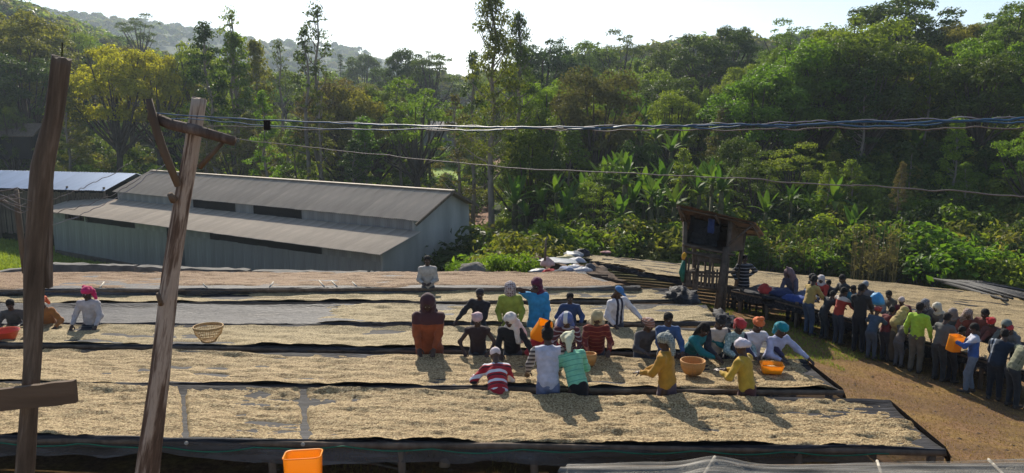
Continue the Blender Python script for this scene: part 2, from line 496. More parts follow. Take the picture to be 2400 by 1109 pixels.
def put_tree(key, x, y, height, mat='mid', label='', group=None, name=None, wid=1.0, bark=None, cat='tree', sink=0.0, tilt=0.0):
    cm, tm, H, W = TP[key]
    s = height / H * TOPF.get(key[:4], 1.0)
    name = name or ('slender_tree' if key in ('slender1', 'slender2', 'slender3', 'wisp') else 'eucalyptus_tree' if key == 'euca' else 'broadleaf_tree')
    o = empty(name, (x, y, G(x, y) - sink), random.uniform(0, 6.28), label, cat, group)
    o.rotation_euler = (random.uniform(-.03, .03) + tilt, random.uniform(-.03, .03), o.rotation_euler[2])
    cname = 'crown' if key[:4] not in ('bush', 'herb') else 'foliage'
    link(cname, cm, LM[mat], o, scale=(s * wid, s * wid, s))
    link('trunk' if cname == 'crown' else 'stem', tm, bark or (bark_pale if name != 'broadleaf_tree' else bark_dark), o, scale=(s, s, s))
    return o
for k in TP: # base materials on the shared meshes
    TP[k][0].materials.append(LM['mid']); TP[k][1].materials.append(bark_dark)

# trees that can be picked out: px, top py, depth, prototype, leaf, width factor, label
HERO = [
 (2350, 8, 78, 'broad4', 'mid', 1.05, 'tallest rounded tree at the right end of the skyline'),
 (2225, 62, 82, 'broad1', 'olive', .9, 'rounded olive tree on the skyline left of the tallest right-hand tree'),
 (2085, 8, 88, 'broad3', 'dark', 1.2, 'high spreading dark tree with uneven tiers, on the skyline right of centre'),
 (1990, 45, 70, 'broad2', 'mid', 1.2, 'huge leafy tree dropping from the skyline to the slope right of the hut'),
 (2110, 110, 72, 'broad4', 'olive', 1.1, 'massive dim tree in front of the high spreading skyline tree'),
 (2300, 130, 62, 'broad2', 'dark', 1.2, 'dark tree mass in the deep shade at the right edge'),
 (1838, 62, 95, 'open2', 'mid', 1.0, 'airy round-headed tree on the skyline above the hut'),
 (1700, 68, 105, 'broad1', 'dark', .9, 'pair-topped dark tree on the skyline left of the airy tree'),
 (1640, 95, 100, 'broad3', 'dark', 1.0, 'low domed skyline tree left of the pair-topped dark tree'),
 (1560, 110, 110, 'broad1', 'dark', 1.0, 'wide dark skyline tree over the banana thicket'),
 (1455, 84, 120, 'open2', 'dark', .8, 'small upright tree poking out of the middle skyline'),
 (1385, 112, 125, 'broad3', 'mid', .9, 'flat-headed tree on the skyline between two upright trees'),
 (1318, 92, 118, 'wisp', 'dark', 1.2, 'thin wispy tree with one tuft on the middle skyline'),
 (1265, 96, 108, 'broad2', 'dark', .9, 'tall dark bluish tree just right of the big eucalyptus'),
 (1212, 40, 66, 'euca', 'dark', .62, 'second eucalyptus leaning against the right side of the tallest one'),
 (1158, -14, 55, 'euca', 'olive', .8, 'tallest eucalyptus with a bare straight trunk in the middle of the view'),
 (1105, 130, 70, 'slender1', 'dark', .8, 'bushy tree touching the left side of the tallest eucalyptus'),
 (1075, 225, 60, 'slender2', 'brown', 1.1, 'sparse brownish tree left of the tallest eucalyptus'),
 (1010, 135, 135, 'open1', 'dark', .9, 'open tree with visible limbs on the skyline left of the eucalyptus'),
 (945, 122, 140, 'broad1', 'dark', .8, 'dark domed tree on the skyline above the green patch'),
 (858, 132, 190, 'broad1', 'dark', .9, 'hazy round tree at the foot of the far blue ridge'),
 (803, 128, 170, 'slender2', 'dark', 1.1, 'dark leaning spire tree before the blue ridge'),
 (742, 16, 78, 'wisp', 'dark', 1.1, 'tall wispy tree with a tufted tip against the sky, left of centre'),
 (722, 70, 76, 'slender2', 'dark', .9, 'shorter thin tree beside the tall tufted one'),
 (668, 98, 92, 'wisp', 'dark', 1.0, 'thin tree with a small tip right of the forked skyline tree'),
 (566, 26, 80, 'wisp', 'mid', 1.0, 'very thin sky-piercing tree with a leaning tuft'),
 (497, 60, 78, 'slender1', 'dark', 1.0, 'pointed dark tree on the skyline over the second pole'),
 (545, 88, 80, 'slender3', 'mid', .9, 'bushy-topped tree right of the pointed dark tree'),
 (612, 105, 84, 'slender3', 'olive', .9, 'leafy column tree below the thin sky-piercing tree'),
 (338, 42, 170, 'open2', 'dark', .9, 'lone dark round-headed tree standing over the blue ridge'),
 (272, 118, 86, 'broad1', 'yellow', .8, 'yellow-leaved tree on the left, the larger of two'),
 (368, 132, 88, 'broad1', 'yellow', .62, 'smaller yellow-leaved tree beside the larger one'),
 (460, 105, 92, 'broad2', 'mid', .8, 'green round tree between the yellow trees and the pointed one'),
 (100, 60, 110, 'broad1', 'olive', 1.2, 'broad hillside tree above the first pole'),
 (30, 22, 100, 'broad4', 'olive', 1.2, 'large tree in the top left corner'),
 (190, 75, 130, 'open1', 'mid', 1.0, 'flat-headed hillside tree right of the first pole top'),
 (60, 130, 92, 'broad2', 'dark', 1.1, 'dense dark tree behind the upper part of the first pole'),
 (150, 200, 84, 'slender3', 'olive', 1.3, 'grey-green bushy tree between the first pole and the yellow tree'),
 (20, 250, 84, 'broad4', 'dark', .6, 'dark tree low at the left edge above the metal shed'),
 (885, 215, 82, 'broad1', 'dark', .7, 'compact dome tree with clipped look right of the brown slope trees'),
 (830, 225, 78, 'broad3', 'olive', .7, 'olive dome tree left of the compact dome tree'),
 (1280, 190, 75, 'broad2', 'bright', .75, 'bright green rounded tree at the edge of the clearing'),
 (1395, 160, 66, 'broad2', 'brown', .8, 'bronze-leaved tree right of the bright rounded tree'),
 (1640, 205, 78, 'broad4', 'mid', .5, 'bushy green tree on the slope above the hut'),
 (1700, 260, 62, 'slender3', 'brown', 1.3, 'brownish feathery tree with drooping tiers above the hut'),
 (1810, 120, 75, 'broad4', 'mid', .85, 'bushy tree with sunlit left flank on the right slope'),
 (1500, 330, 58, 'broad2', 'dark', .8, 'black-shadowed tree behind the banana clump'),
 (1730, 330, 56, 'broad1', 'dark', .8, 'dark round tree just above the hut roof'),
 (1250, 310, 56, 'broad1', 'dark', .7, 'dark shrubby tree right of the eucalyptus trunk'),
 (1330, 310, 60, 'slender3', 'mid', 1.6, 'wide ragged tree below the long cables'),
 (1860, 330, 58, 'slender3', 'mid', 1.2, 'vine-hung tree right of the hut roof'),
 (1960, 360, 56, 'slender3', 'olive', 1.2, 'sunlit ragged tree above the crowd'),
 (2120, 385, 50, 'slender3', 'brown', .6, 'orange-tipped small tree above the far bean field'),
 (2010, 380, 52, 'slender3', 'mid', 1.3, 'small bushy tree on the bank over the crowd'),
 (2200, 330, 60, 'broad4', 'dark', 1.0, 'shadowy tree in the blue gloom right of the crowd'),
 (2350, 330, 56, 'broad4', 'dark', 1.0, 'nearly black tree at the right margin under the cables'),
 (955, 235, 100, 'broad1', 'bright', .6, 'pale green tree beside the distant huts'),
]
GFOR = 'forest trees on the opposite hillside'
occ = []
for (px, py, d, key, mt, wf, lab) in HERO:
    p = Pd(px, 264, d); z0 = G(p.x, d); top = Pd(px, py, d).z
    put_tree(key, p.x, d, top - z0, mt, lab, GFOR, wid=wf)
    occ.append((p.x, d, 3.0))
# the filling trees of the hillside, banded by distance and by the piece of the view they stand in
def zone(px):
    for a, t in ((130, 'behind the first pole on the left'), (330, 'left of the second pole'), (560, 'behind the second pole'), (800, 'above the warehouse roof'), (1020, 'above the right half of the warehouse'),
                 (1240, 'beside the tall eucalyptus'), (1500, 'behind the bean-sorting women'), (1700, 'above the white-hooded man'), (1900, 'above the lookout hut'), (2120, 'above the crowd'), (9999, 'at the right edge')):
        if px < a: return t
def band(d): return 'nearest row' if d < 62 else 'second row' if d < 85 else 'middle slope' if d < 130 else 'high slope' if d < 190 else 'farthest slope'
SKY = [(-100, 60), (0, 60), (200, 60), (320, 120), (400, 130), (560, 170), (760, 165), (900, 175), (1000, 150), (1150, 150), (1320, 140), (1450, 125), (1600, 120), (1800, 110), (1950, 80), (2400, 60), (2600, 60)]
cnt = 0; tries = 0; seenl = {}
TN = {'dark': 'dark green', 'mid': 'mid green', 'bright': 'light green', 'olive': 'olive', 'brown': 'brownish', 'yellow': 'yellowish'}
while cnt < 215 and tries < 6000:
    tries += 1
    px = random.uniform(-60, 2460); d = math.exp(random.uniform(math.log(47), math.log(260)))
    x = (px - 1200) / F_PX * d
    zx, zy = proj(x, d, G(x, d))
    if d < 66 and px < 1080: continue
    if d < 84 and px < 440: continue
    if 985 < zx < 1235 and 55 < d < 132: continue
    if any((x - a) ** 2 + (d - b_) ** 2 < (r_ * (.6 + d / 130)) ** 2 for a, b_, r_ in occ): continue
    left = px < 1050
    key = random.choice(['slender1', 'slender2', 'slender3', 'slender3', 'slender1', 'broad2', 'open2']) if (left and d < 120) else random.choice(['broad1', 'broad2', 'broad3', 'broad4', 'broad2', 'broad1', 'slender3'])
    mt = random.choice(['olive', 'mid', 'mid', 'bright', 'brown', 'dark']) if left else random.choice(['dark', 'mid', 'dark', 'mid', 'mid', 'bright'])
    if d < 62: key = random.choice(['slender3', 'slender1', 'open2', 'slender3'])
    h = random.uniform(7.5, 12.5) * (1.1 if left and d < 120 else 1)
    if d < 60: h *= .62
    if px > 1800 and d > 60: h *= 1.15
    if d > 150: h *= 1.1
    lim = np.interp(px, [a for a, _ in SKY], [b_ for _, b_ in SKY])
    top = Pd(px, lim + random.uniform(0, 45), d).z
    z0 = G(x, d)
    h = min(h, top - z0)
    if h < 4.5: continue
    sz = 'small' if h < 7 else 'tall' if h > 11 else 'medium'
    form = 'slender' if key.startswith('sl') else 'open-branched' if key.startswith('op') else 'rounded'
    if (sz, mt, form, zone(px), band(d)) in seenl and tries < 4500: continue
    occ.append((x, d, 2.6)); cnt += 1
    seenl[(sz, mt, form, zone(px), band(d))] = 1
    put_tree(key, x, d, h, mt, f'{sz} {TN[mt]} {form} forest tree {zone(px)}, {band(d)}', GFOR, wid=random.uniform(.85, 1.2))

# ---- undergrowth and far woods, one mass each
def gn_scatter(name, pts, protos, smin, smax, seed, label, cat, group=None):
    me = bpy.data.meshes.new(name); me.vertices.add(len(pts)); me.vertices.foreach_set('co', np.asarray(pts, np.float32).ravel()); me.update()
    o = bpy.data.objects.new(name, me); COL.objects.link(o)
    ng = bpy.data.node_groups.new(name + '_nodes', 'GeometryNodeTree')
    ng.interface.new_socket('Geometry', in_out='INPUT', socket_type='NodeSocketGeometry')
    ng.interface.new_socket('Geometry', in_out='OUTPUT', socket_type='NodeSocketGeometry')
    gi = ng.nodes.new('NodeGroupInput'); go = ng.nodes.new('NodeGroupOutput')
    jn = ng.nodes.new('GeometryNodeJoinGeometry'); L = ng.links
    idx = ng.nodes.new('GeometryNodeInputIndex')
    for i, (src, mt) in enumerate(protos):
        so = bpy.data.objects.new(name + '_source', src)
        inf = ng.nodes.new('GeometryNodeObjectInfo'); inf.inputs[0].default_value = so
        inst = ng.nodes.new('GeometryNodeInstanceOnPoints')
        md = N(ng, 'FunctionNodeRandomValue', data_type='INT'); md.inputs['Min'].default_value = 0
        mins = [s for s in md.inputs if s.name == 'Min' and s.type == 'INT'][0]; maxs = [s for s in md.inputs if s.name == 'Max' and s.type == 'INT'][0]
        mins.default_value = 0; maxs.default_value = len(protos) - 1
        md.inputs['Seed'].default_value = seed
        cmp_ = N(ng, 'FunctionNodeCompare', data_type='INT', operation='EQUAL')
        L.new([s for s in md.outputs if s.type == 'INT'][0], [s for s in cmp_.inputs if s.type == 'INT'][0])
        [s for s in cmp_.inputs if s.type == 'INT'][1].default_value = i
        L.new(gi.outputs[0], inst.inputs['Points']); L.new(cmp_.outputs[0], inst.inputs['Selection'])
        L.new(inf.outputs['Geometry'], inst.inputs['Instance'])
        rr = N(ng, 'FunctionNodeRandomValue', data_type='FLOAT_VECTOR')
        rr.inputs['Min'].default_value = (-.15, -.15, 0); rr.inputs['Max'].default_value = (.15, .15, 6.28); rr.inputs['Seed'].default_value = seed + 3
        L.new(rr.outputs[0], inst.inputs['Rotation'])
        rs = N(ng, 'FunctionNodeRandomValue', data_type='FLOAT')
        [s for s in rs.inputs if s.name == 'Min' and s.type == 'VALUE'][0].default_value = smin
        [s for s in rs.inputs if s.name == 'Max' and s.type == 'VALUE'][0].default_value = smax
        rs.inputs['Seed'].default_value = seed + 5 + i
        L.new([s for s in rs.outputs if s.type == 'VALUE'][0], inst.inputs['Scale'])
        sm_ = ng.nodes.new('GeometryNodeSetMaterial'); sm_.inputs['Material'].default_value = mt
        L.new(inst.outputs[0], sm_.inputs[0]); L.new(sm_.outputs[0], jn.inputs[0])
    L.new(jn.outputs[0], go.inputs[0])
    mod = o.modifiers.new('scatter', 'NODES'); mod.node_group = ng
    tag(o, label, cat, group, 'stuff')
    return o
def bare(me):
    c = me.copy(); c.materials.clear(); c.materials.append(LM['mid']); return c
def in_warehouse(x, y):
    return -40 < x < 0 and 33 < y < 70 and (y > 40 - .62 * (x + 6.8) - 4) and (y < 52 - .62 * (x + 6.8) + 2)
pts = []
while len(pts) < 5200:
    px = random.uniform(-150, 2550); d = math.exp(random.uniform(math.log(30), math.log(230)))
    x = (px - 1200) / F_PX * d
    if in_warehouse(x, d): continue
    if d < 40 + 0 and px < 1110: continue
    if d < 66 and px < 1080: continue
    if d < 70 and px < 440: continue
    # field of beds stays clear
    ey = np.interp(px, [1100, 1250, 1370, 1700, 2000, 2400, 2600], [31, 35, 43, 43, 42, 40, 40])
    if d < ey: continue
    if 1000 < px < 1225 and 58 < d < 135 and random.random() < .85: continue
    pts.append((x, d, G(x, d) - .3))
B1, B2, B3 = bare(TP['bush1'][0]), bare(TP['bush2'][0]), bare(TP['bush3'][0])
gn_scatter('undergrowth', pts, [(B1, LM['mid']), (B3, LM['dark']), (B2, LM['bright']), (B1, LM['olive']), (B3, LM['mid']), (B2, LM['dark'])], .7, 1.5, 3,
           'dense mixed green undergrowth covering the forest floor between the trees', 'undergrowth')
# far woods on the blue ridge and the left hill
make_broad('far', 12, 11, 9, 26, .75, 77)
FARM = bare(TP['far'][0])
pts = []
while len(pts) < 5200:
    px = random.uniform(-100, 2500); d = math.exp(random.uniform(math.log(230), math.log(1020)))
    if d > 450 and px > 1500: continue
    x = (px - 1200) / F_PX * d
    if vnoise(x / 45, d / 45, 0, 8) < -.45: continue
    pts.append((x, d, G(x, d) - 1.0))
gn_scatter('distant_forest', pts, [(FARM, LM['dark']), (FARM, LM['mid']), (FARM, LM['olive'])], .55, 1.15, 8, 'hazy blue-grey woods covering the far ridge and hill tops', 'forest')

# ---- enset (false banana) plants: stem and separate big leaves
def leaf_blade(L, W, bend, seed):
    n = 9; V = []; F = []
    for i in range(n):
        t = i / (n - 1)
        w = W * math.sin(math.pi * min(1, t * .93 + .07)) ** .7 * (1 if t < .98 else .2)
        y = L * (t - bend * t * t * .35); z = -bend * L * t * t * .6
        for k, sx in enumerate((-1, 0, 1)):
            V.append((sx * w / 2, z + (0.10 * W if sx else 0), y) if False else (sx * w / 2, -z, y - (0) ) )
            V[-1] = (V[-1][0], V[-1][1] - (.12 * W if sx else 0), V[-1][2] + (.03 * math.sin(i * 2.1 + sx) if sx else 0))
    for i in range(n - 1):
        for k in range(2):
            a = i * 3 + k
            F.append((a, a + 1, a + 4, a + 3))
    return mesh_np('leaf', np.array(V), np.array(F))
BL = [leaf_blade(2.6, .62, .25, 1), leaf_blade(2.3, .55, .7, 2), leaf_blade(2.0, .5, 1.1, 3)]
for q in BL: q.materials.append(LM['enset'])
st = MB(); st.tube([(0, 0, -.4), (0, 0, .5), (0, 0, 1.2)], [.26, .2, .12], 8); STEM = st.mesh('stem')
stem_mat = mat_noise('enset_stem', (.05, .06, .02), (.16, .14, .07), 5, .8)
STEM.materials.append(stem_mat)
ORD = ['beside the trunk', 'over the path', 'at the field edge', 'among dark bushes', 'under the cables', 'in the thicket', 'near the lower wire', 'in full sun', 'half in shade', 'in a bright gap', 'between two bushes', 'by a dark tree', 'with drooping leaves', 'with tall leaves', 'on the bank']
ENS = [(1212,440,50),(1228,330,70),(1240,300,74),(1218,372,66),(1330,470,48),(1420,400,52),(1455,375,54),(1480,440,49),(1508,410,52),(1530,440,49),(1552,400,52),(1580,455,48),(1610,395,54),
       (1640,430,50),(1660,400,52),(1540,300,66),(1505,260,72),(1570,330,62),(1600,310,66),(1700,240,72),(1780,250,70),(985,235,90),(960,255,86),(1010,250,92),(1135,255,85),(1760,330,60),
       (1800,470,46),(1850,450,48),(1960,440,48),(2000,505,45),(2065,545,43),(2180,350,62),(2145,320,64),(1500,290,70),(1450,480,46),(1700,470,47),(1390,420,52)] + [(random.uniform(1205, 1930), random.uniform(350, 500), random.uniform(45, 58)) for _ in range(26)]
for i, (px, py, d) in enumerate(ENS):
    px += random.uniform(-6, 6)
    p = Pd(px, py, d); z = G(p.x, d)
    s = random.uniform(.55, .95)
    if d < 49: s *= .8
    base_z = max(z, p.z - 2.2 * s)
    side = 'left' if px < 1240 else 'middle' if px < 1700 else 'right'
    row_ = 'upper row' if d > 60 else 'middle row' if d > 52 else 'low row' if d > 48 else 'lowest row'
    lab = f'{("small", "medium", "large")[int(max(0, min(2, (s - .5) / .15)))]} false banana {zone(px)}, {row_}, {ORD[i % 15]}'
    for q_ in range(15):
        if lab not in seenl: break
        lab = lab.rsplit(', ', 1)[0] + ', ' + ORD[q_]
    seenl[lab] = 1
    o = empty('enset_plant', (p.x, d, base_z), random.uniform(0, 6.28), lab, 'banana plant', 'false banana plants growing on the slope')
    o.scale = (s, s, s)
    link('stem', STEM, stem_mat, o)
    if base_z > z + .3:
        q = MB(); q.tube([(0, 0, (z - base_z) / s - .3), (0, 0, -.3)], .2, 7); q.build('trunk', stem_mat, o)
    nl = random.randint(8, 11)
    for k in range(nl):
        me = BL[0] if k < 4 else BL[1] if k < 8 else BL[2]
        tl = (.12, .25, .35, .45, .5, .65, .75, .85, .95, 1.05, 1.1)[k]
        link('leaf', me, None, o, loc=(0, 0, .95), rot=(tl * -1, 0, k * 2.4 + random.uniform(-.3, .3)))

# ---- bushes that stand out along the field edge and behind the yard
BU = [(1335,478,43,'bush3','bright','tall light green bush right of the green weeds'),(1400,520,41,'bush1','mid','rounded bush behind the heap of sacks'),
 (1465,500,43,'bush1','olive','yellow-tipped bush behind the upper end of the bean field'),(1530,515,43,'bush2','mid','low bush left of the hut along the field edge'),
 (1270,530,42,'bush1','mid','bush over the brown heap'),(1200,520,42,'bush3','dark','dark bush at the foot of the tall eucalyptus'),(1130,510,43,'bush1','dark','dark bush beside the warehouse gable'),
 (1650,530,43,'bush1','olive','bush behind the hut'),(1790,540,42,'bush1','mid','bush right of the hut at the field edge'),(1850,540,42,'bush3','olive','dry-stalked bush behind the man in stripes'),
 (1910,550,42,'bush1','bright','light green bush behind the field above the crowd'),(1975,555,42,'bush1','mid','low bush along the middle of the field edge'),
 (2040,560,41,'bush3','brown','bush of tall brown dry stalks at the field edge'),(2090,555,41,'bush3','brown','second clump of brown dry stalks at the field edge'),
 (2180,505,41,'bush1','bright','big pale leafy bush behind the dark branch pile'),(2240,530,41,'bush1','bright','pale leafy bush adjoining the big one'),
 (2330,590,39,'bush1','mid','bush in the lower right behind the bean field'),(2390,560,39,'bush3','mid','bush at the right edge behind the bean field'),(2150,560,41,'bush3','mid','upright bush between dry stalks and pale bush'),
 (1600,545,43,'bush2','mid','small bush left of the hut roof'),(1095,555,38,'bush2','bright','bright weed bush at the warehouse corner')]
for (px, py, d, key, mt, lab) in BU:
    p = Pd(px, py, d); z = G(p.x, d)
    put_tree(key, p.x, d, max(1.8, p.z - z), mt, lab, 'bushes along the field edge', name='bush', cat='bush', wid=1.15)
BU2 = [(1008,322,112,'bush1','bright'),(1055,330,110,'bush3','bright'),(975,325,112,'bush3','mid'),(1085,300,118,'bush1','olive'),(1000,470,52,'bush3','olive'),(940,440,60,'bush3','mid'),(1100,430,50,'bush3','brown'),(1060,400,70,'bush3','brown'),(1120,470,46,'bush3','olive'),
       (700,380,66,'bush3','bright'),(410,330,70,'bush3','mid'),(330,330,72,'bush3','bright'),(210,330,72,'bush3','mid'),(140,340,74,'bush3','olive')]
for (px, py, d, key, mt) in BU2:
    p = Pd(px, py, d); z = G(p.x, d)
    put_tree(key, p.x, d, max(2.5, p.z - z), mt, f'{TN[mt]} tall bush {zone(px)}, {band(d)}', 'tall bushes behind the warehouse', name='bush', cat='bush', wid=.8)
# ------------------------------------------------------------------ buildings
zinc = mat_noise('weathered_zinc_roof', (.31, .25, .185), (.57, .47, .355), .9, .7, stretch=(1.5, .5, 1), bs=.15, bd=.01, spec=.25, c3=(.24, .15, .10))
zinc2 = mat_noise('zinc_wall', (.185, .18, .17), (.37, .36, .335), 1.1, .6, stretch=(2.5, .25, 2.5), bs=.1, bd=.01, spec=.4)
zinc3 = mat_noise('bright_zinc', (.22, .30, .42), (.40, .50, .65), .6, .33, stretch=(1.5, .5, 1), bs=.1, bd=.01, spec=.5, metal=.4)
whitewash = mat_noise('stained_render', (.28, .27, .24), (.56, .54, .49), .5, .85, stretch=(1.5, 1.5, .35), bs=.2, bd=.02)
def sheet_tint(m, lo=.92, hi=1.07):
    nt = m.node_tree; b = nt.nodes['Principled BSDF']; src = b.inputs['Base Color'].links[0].from_socket
    oi = nt.nodes.new('ShaderNodeObjectInfo'); mr = N(nt, 'ShaderNodeMapRange'); nt.links.new(oi.outputs['Random'], mr.inputs[0]); mr.inputs[3].default_value = lo; mr.inputs[4].default_value = hi
    hv = N(nt, 'ShaderNodeHueSaturation'); nt.links.new(src, hv.inputs['Color']); nt.links.new(mr.outputs[0], hv.inputs['Value']); nt.links.new(hv.outputs[0], b.inputs['Base Color'])
for _m in (zinc, zinc2, zinc3): sheet_tint(_m)
dark_in = mat_noise('dark_interior', (.012, .011, .010), (.025, .022, .02), 2, .95, bs=0)  # near-black colour stands in for the shade inside buildings
old_wood = mat_noise('old_wood', (.07, .05, .035), (.20, .15, .105), 7, .85, stretch=(1, 1, .15), bs=.5, bd=.01)
grey_wood = mat_noise('grey_wood', (.10, .085, .07), (.27, .235, .20), 9, .85, stretch=(.12, 1, 1), bs=.5, bd=.01)
concrete = mat_noise('worn_concrete', (.10, .095, .085), (.24, .225, .20), 3, .9, bs=.5, bd=.02)

EZ = Pd(895, 583, 40.0)                                # near end of the low eave
ra = ray(125, 487); t_ = (EZ.z - CAM_Z) / ra[2]; EL = Vector(ra * t_) + Vector((0, 0, CAM_Z))
ax = (EL - EZ); ax.z = 0; WL = ax.length; ax.normalize()
pr = Vector((-ax.y, ax.x, 0))
if pr.y < 0: pr = -pr
def solve_w(px, py):
    lo, hi = 0.0, 14.0
    for _ in range(40):
        m_ = (lo + hi) / 2; q = EZ + pr * m_
        if 1200 + F_PX * q.x / q.y < px - 0: lo = m_
        else: hi = m_
    q = EZ + pr * lo
    return lo, Pd(px, py, q.y).z
w_lt, z_lt = solve_w(968, 541)
w_ue, z_ue = solve_w(966, 517)
w_rg, z_rg = solve_w(1046, 447)
w_fe, z_fe = solve_w(1098, 476)
base_z = -6.4
wh = empty('warehouse', (EZ.x, EZ.y, base_z), math.atan2(ax.y, ax.x), 'long grey corrugated metal coffee warehouse with a raised second roof', 'warehouse')
# local frame: x along the building (away to the left), y = -perp
def WHp(t, w, z): # local coordinates
    return Vector((t, w * (1 if (Matrix.Rotation(wh.rotation_euler.z, 3, 'Z') @ Vector((0, 1, 0))).dot(pr) > 0 else -1), z - base_z))
SG = WHp(0, 1, 0).y
def corr_sheet(name, W, L, pitch=.15, amp=.03, nl=2):
    n = int(W / pitch * 4) + 1; V = []; F = []
    xs = np.linspace(0, W, n)
    for i in range(nl):
        for x_ in xs: V.append((x_, L * i / (nl - 1), amp * math.sin(2 * math.pi * x_ / pitch)))
    for i in range(nl - 1):
        for k in range(n - 1): a = i * n + k; F.append((a, a + 1, a + n + 1, a + n))
    return mesh_np(name, np.array(V), np.array(F))
def sheet_row(parent, name, t0, t1, w0, z0, w1, z1, mat, W=.9, jit=.02, overhang=0, skip=None):
    """corrugated sheets side by side from t0 to t1, each running from (w0,z0) to (w1,z1)"""
    a = WHp(0, w0, z0); b_ = WHp(0, w1, z1); d = b_ - a; L = d.length; d.normalize()
    me = corr_sheet(name, W + .04, L); me.materials.append(mat)
    up = Vector((1, 0, 0)).cross(d)
    Mx = Matrix((Vector((1, 0, 0)), d, up)).transposed().to_4x4()
    n = int(round((t1 - t0) / W))
    for i in range(n):
        if skip and skip(t0 + i * W): continue
        o = link(name, me, None, parent)
        J = Matrix.Rotation(random.uniform(-.004, .004), 4, 'Z')
        lift = up * ((i % 2) * .006 * (1 if up.z > 0 else -1) + random.uniform(0, .004))
        o.matrix_local = Matrix.Translation(Vector((t0 + i * W, a.y, a.z)) + lift + d * random.uniform(-jit, jit)) @ Mx @ J
TL = WL
def t_at(w, z, px):
    best = min(np.linspace(0, TL + 3, 400), key=lambda t: abs(proj(*(EZ + ax * t + pr * w).to_tuple()[:2], z)[0] - px)); return best
TU = .5 * (t_at(w_ue, z_ue, 262) + t_at(w_rg, z_rg, 365)); print('TL', TL, 'TU', TU)
# added near-black shell keeps light out and stands for the dark inside, a few cm inside the sheets
def shell(parent, pts_bottom, name, mat): pass
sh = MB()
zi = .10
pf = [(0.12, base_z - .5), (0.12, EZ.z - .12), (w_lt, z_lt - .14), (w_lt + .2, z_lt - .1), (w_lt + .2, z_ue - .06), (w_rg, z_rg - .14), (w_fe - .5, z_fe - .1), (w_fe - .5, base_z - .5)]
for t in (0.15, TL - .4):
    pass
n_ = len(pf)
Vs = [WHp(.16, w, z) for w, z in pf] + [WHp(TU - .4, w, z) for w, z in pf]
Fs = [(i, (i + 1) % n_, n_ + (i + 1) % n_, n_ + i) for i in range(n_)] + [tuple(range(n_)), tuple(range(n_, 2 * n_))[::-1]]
sh.add(Vs, Fs); sh.build('light_block_shell', dark_in, wh)
sheet_row(wh, 'roof_sheet', -.55, TL + .3, -.75, EZ.z - .17 + .0, w_lt - .02, z_lt, zinc)
sheet_row(wh, 'roof_sheet', -.5, TU, w_ue - .10, z_ue + .02, w_rg, z_rg, zinc)
sheet_row(wh, 'roof_sheet', -.5, TU, w_fe + .3, z_fe - .1, w_rg, z_rg, zinc)
rc = MB(); rc.beam(WHp(-.5, w_rg, z_rg + .04), WHp(TU, w_rg, z_rg + .04), .36, .05); rc.build('ridge_cap', zinc, wh)
# clerestory band with openings
def band_open(t):
    # openings between light sheets: t measured from the near (right) end
    return (.27 * TL < t < .385 * TL) or (.455 * TL < t < .60 * TL)
sheet_row(wh, 'wall_sheet', 0, TU - .2, w_lt + .06, z_lt - .05, w_lt + .06, z_ue + .1, zinc2, skip=band_open)
# long wall under the low eave with a dark slot under the eave
def wall_rows(t): return .50 * TL < t < .555 * TL      # doorway
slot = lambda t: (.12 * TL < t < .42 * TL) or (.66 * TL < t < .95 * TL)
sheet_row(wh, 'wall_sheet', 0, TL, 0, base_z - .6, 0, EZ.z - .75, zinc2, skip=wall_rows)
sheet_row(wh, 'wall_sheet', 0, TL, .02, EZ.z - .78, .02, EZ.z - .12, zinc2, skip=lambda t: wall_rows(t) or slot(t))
dm = MB(); dm.box(WHp(.5275 * TL, .05, base_z + 1.1), (TL * .06, .06, 3.4)); dm.build('door', mat_noise('door_metal', (.05, .055, .055), (.10, .10, .095), 2, .7), wh)
# plinth
pm = MB(); pm.box(WHp(TL / 2, -.06, base_z + .2), (TL, .16, 1.3)); pm.build('plinth', mat_noise('mud_plinth', (.07, .055, .04), (.15, .12, .09), 1.5, .95), wh)
# gable end wall (rendered) as a closed slab
gw = MB()
prof = [(0, base_z - .6), (0, EZ.z - .2), (w_lt, z_lt - .08), (w_lt, z_ue - .06), (w_rg, z_rg - .1), (w_fe, z_fe - .12), (w_fe, base_z - .6)]
Vs = [WHp(-.02, w, z) for w, z in prof] + [WHp(.13, w, z) for w, z in prof]; n_ = len(prof)
gw.add(Vs, [tuple(range(n_)), tuple(range(n_, 2 * n_))[::-1]] + [(i, n_ + i, n_ + (i + 1) % n_, (i + 1) % n_) for i in range(n_)])
gw.build('gable_wall', whitewash, wh)
Vs = [WHp(TU - .3, w, z) for w, z in prof] + [WHp(TU - .15, w, z) for w, z in prof]
gw = MB(); gw.add(Vs, [tuple(range(n_)), tuple(range(n_, 2 * n_))[::-1]] + [(i, n_ + i, n_ + (i + 1) % n_, (i + 1) % n_) for i in range(n_)])
gw.build('gable_wall', zinc2, wh)
bb = MB()
bb.beam(WHp(-.53, w_ue - .4, z_ue - .17), WHp(-.53, w_rg, z_rg - .04), .05, .16); bb.build('barge_board', old_wood, wh)
bb = MB(); bb.beam(WHp(-.53, w_rg, z_rg - .04), WHp(-.53, w_fe + .3, z_fe - .17), .05, .16); bb.build('barge_board', old_wood, wh)

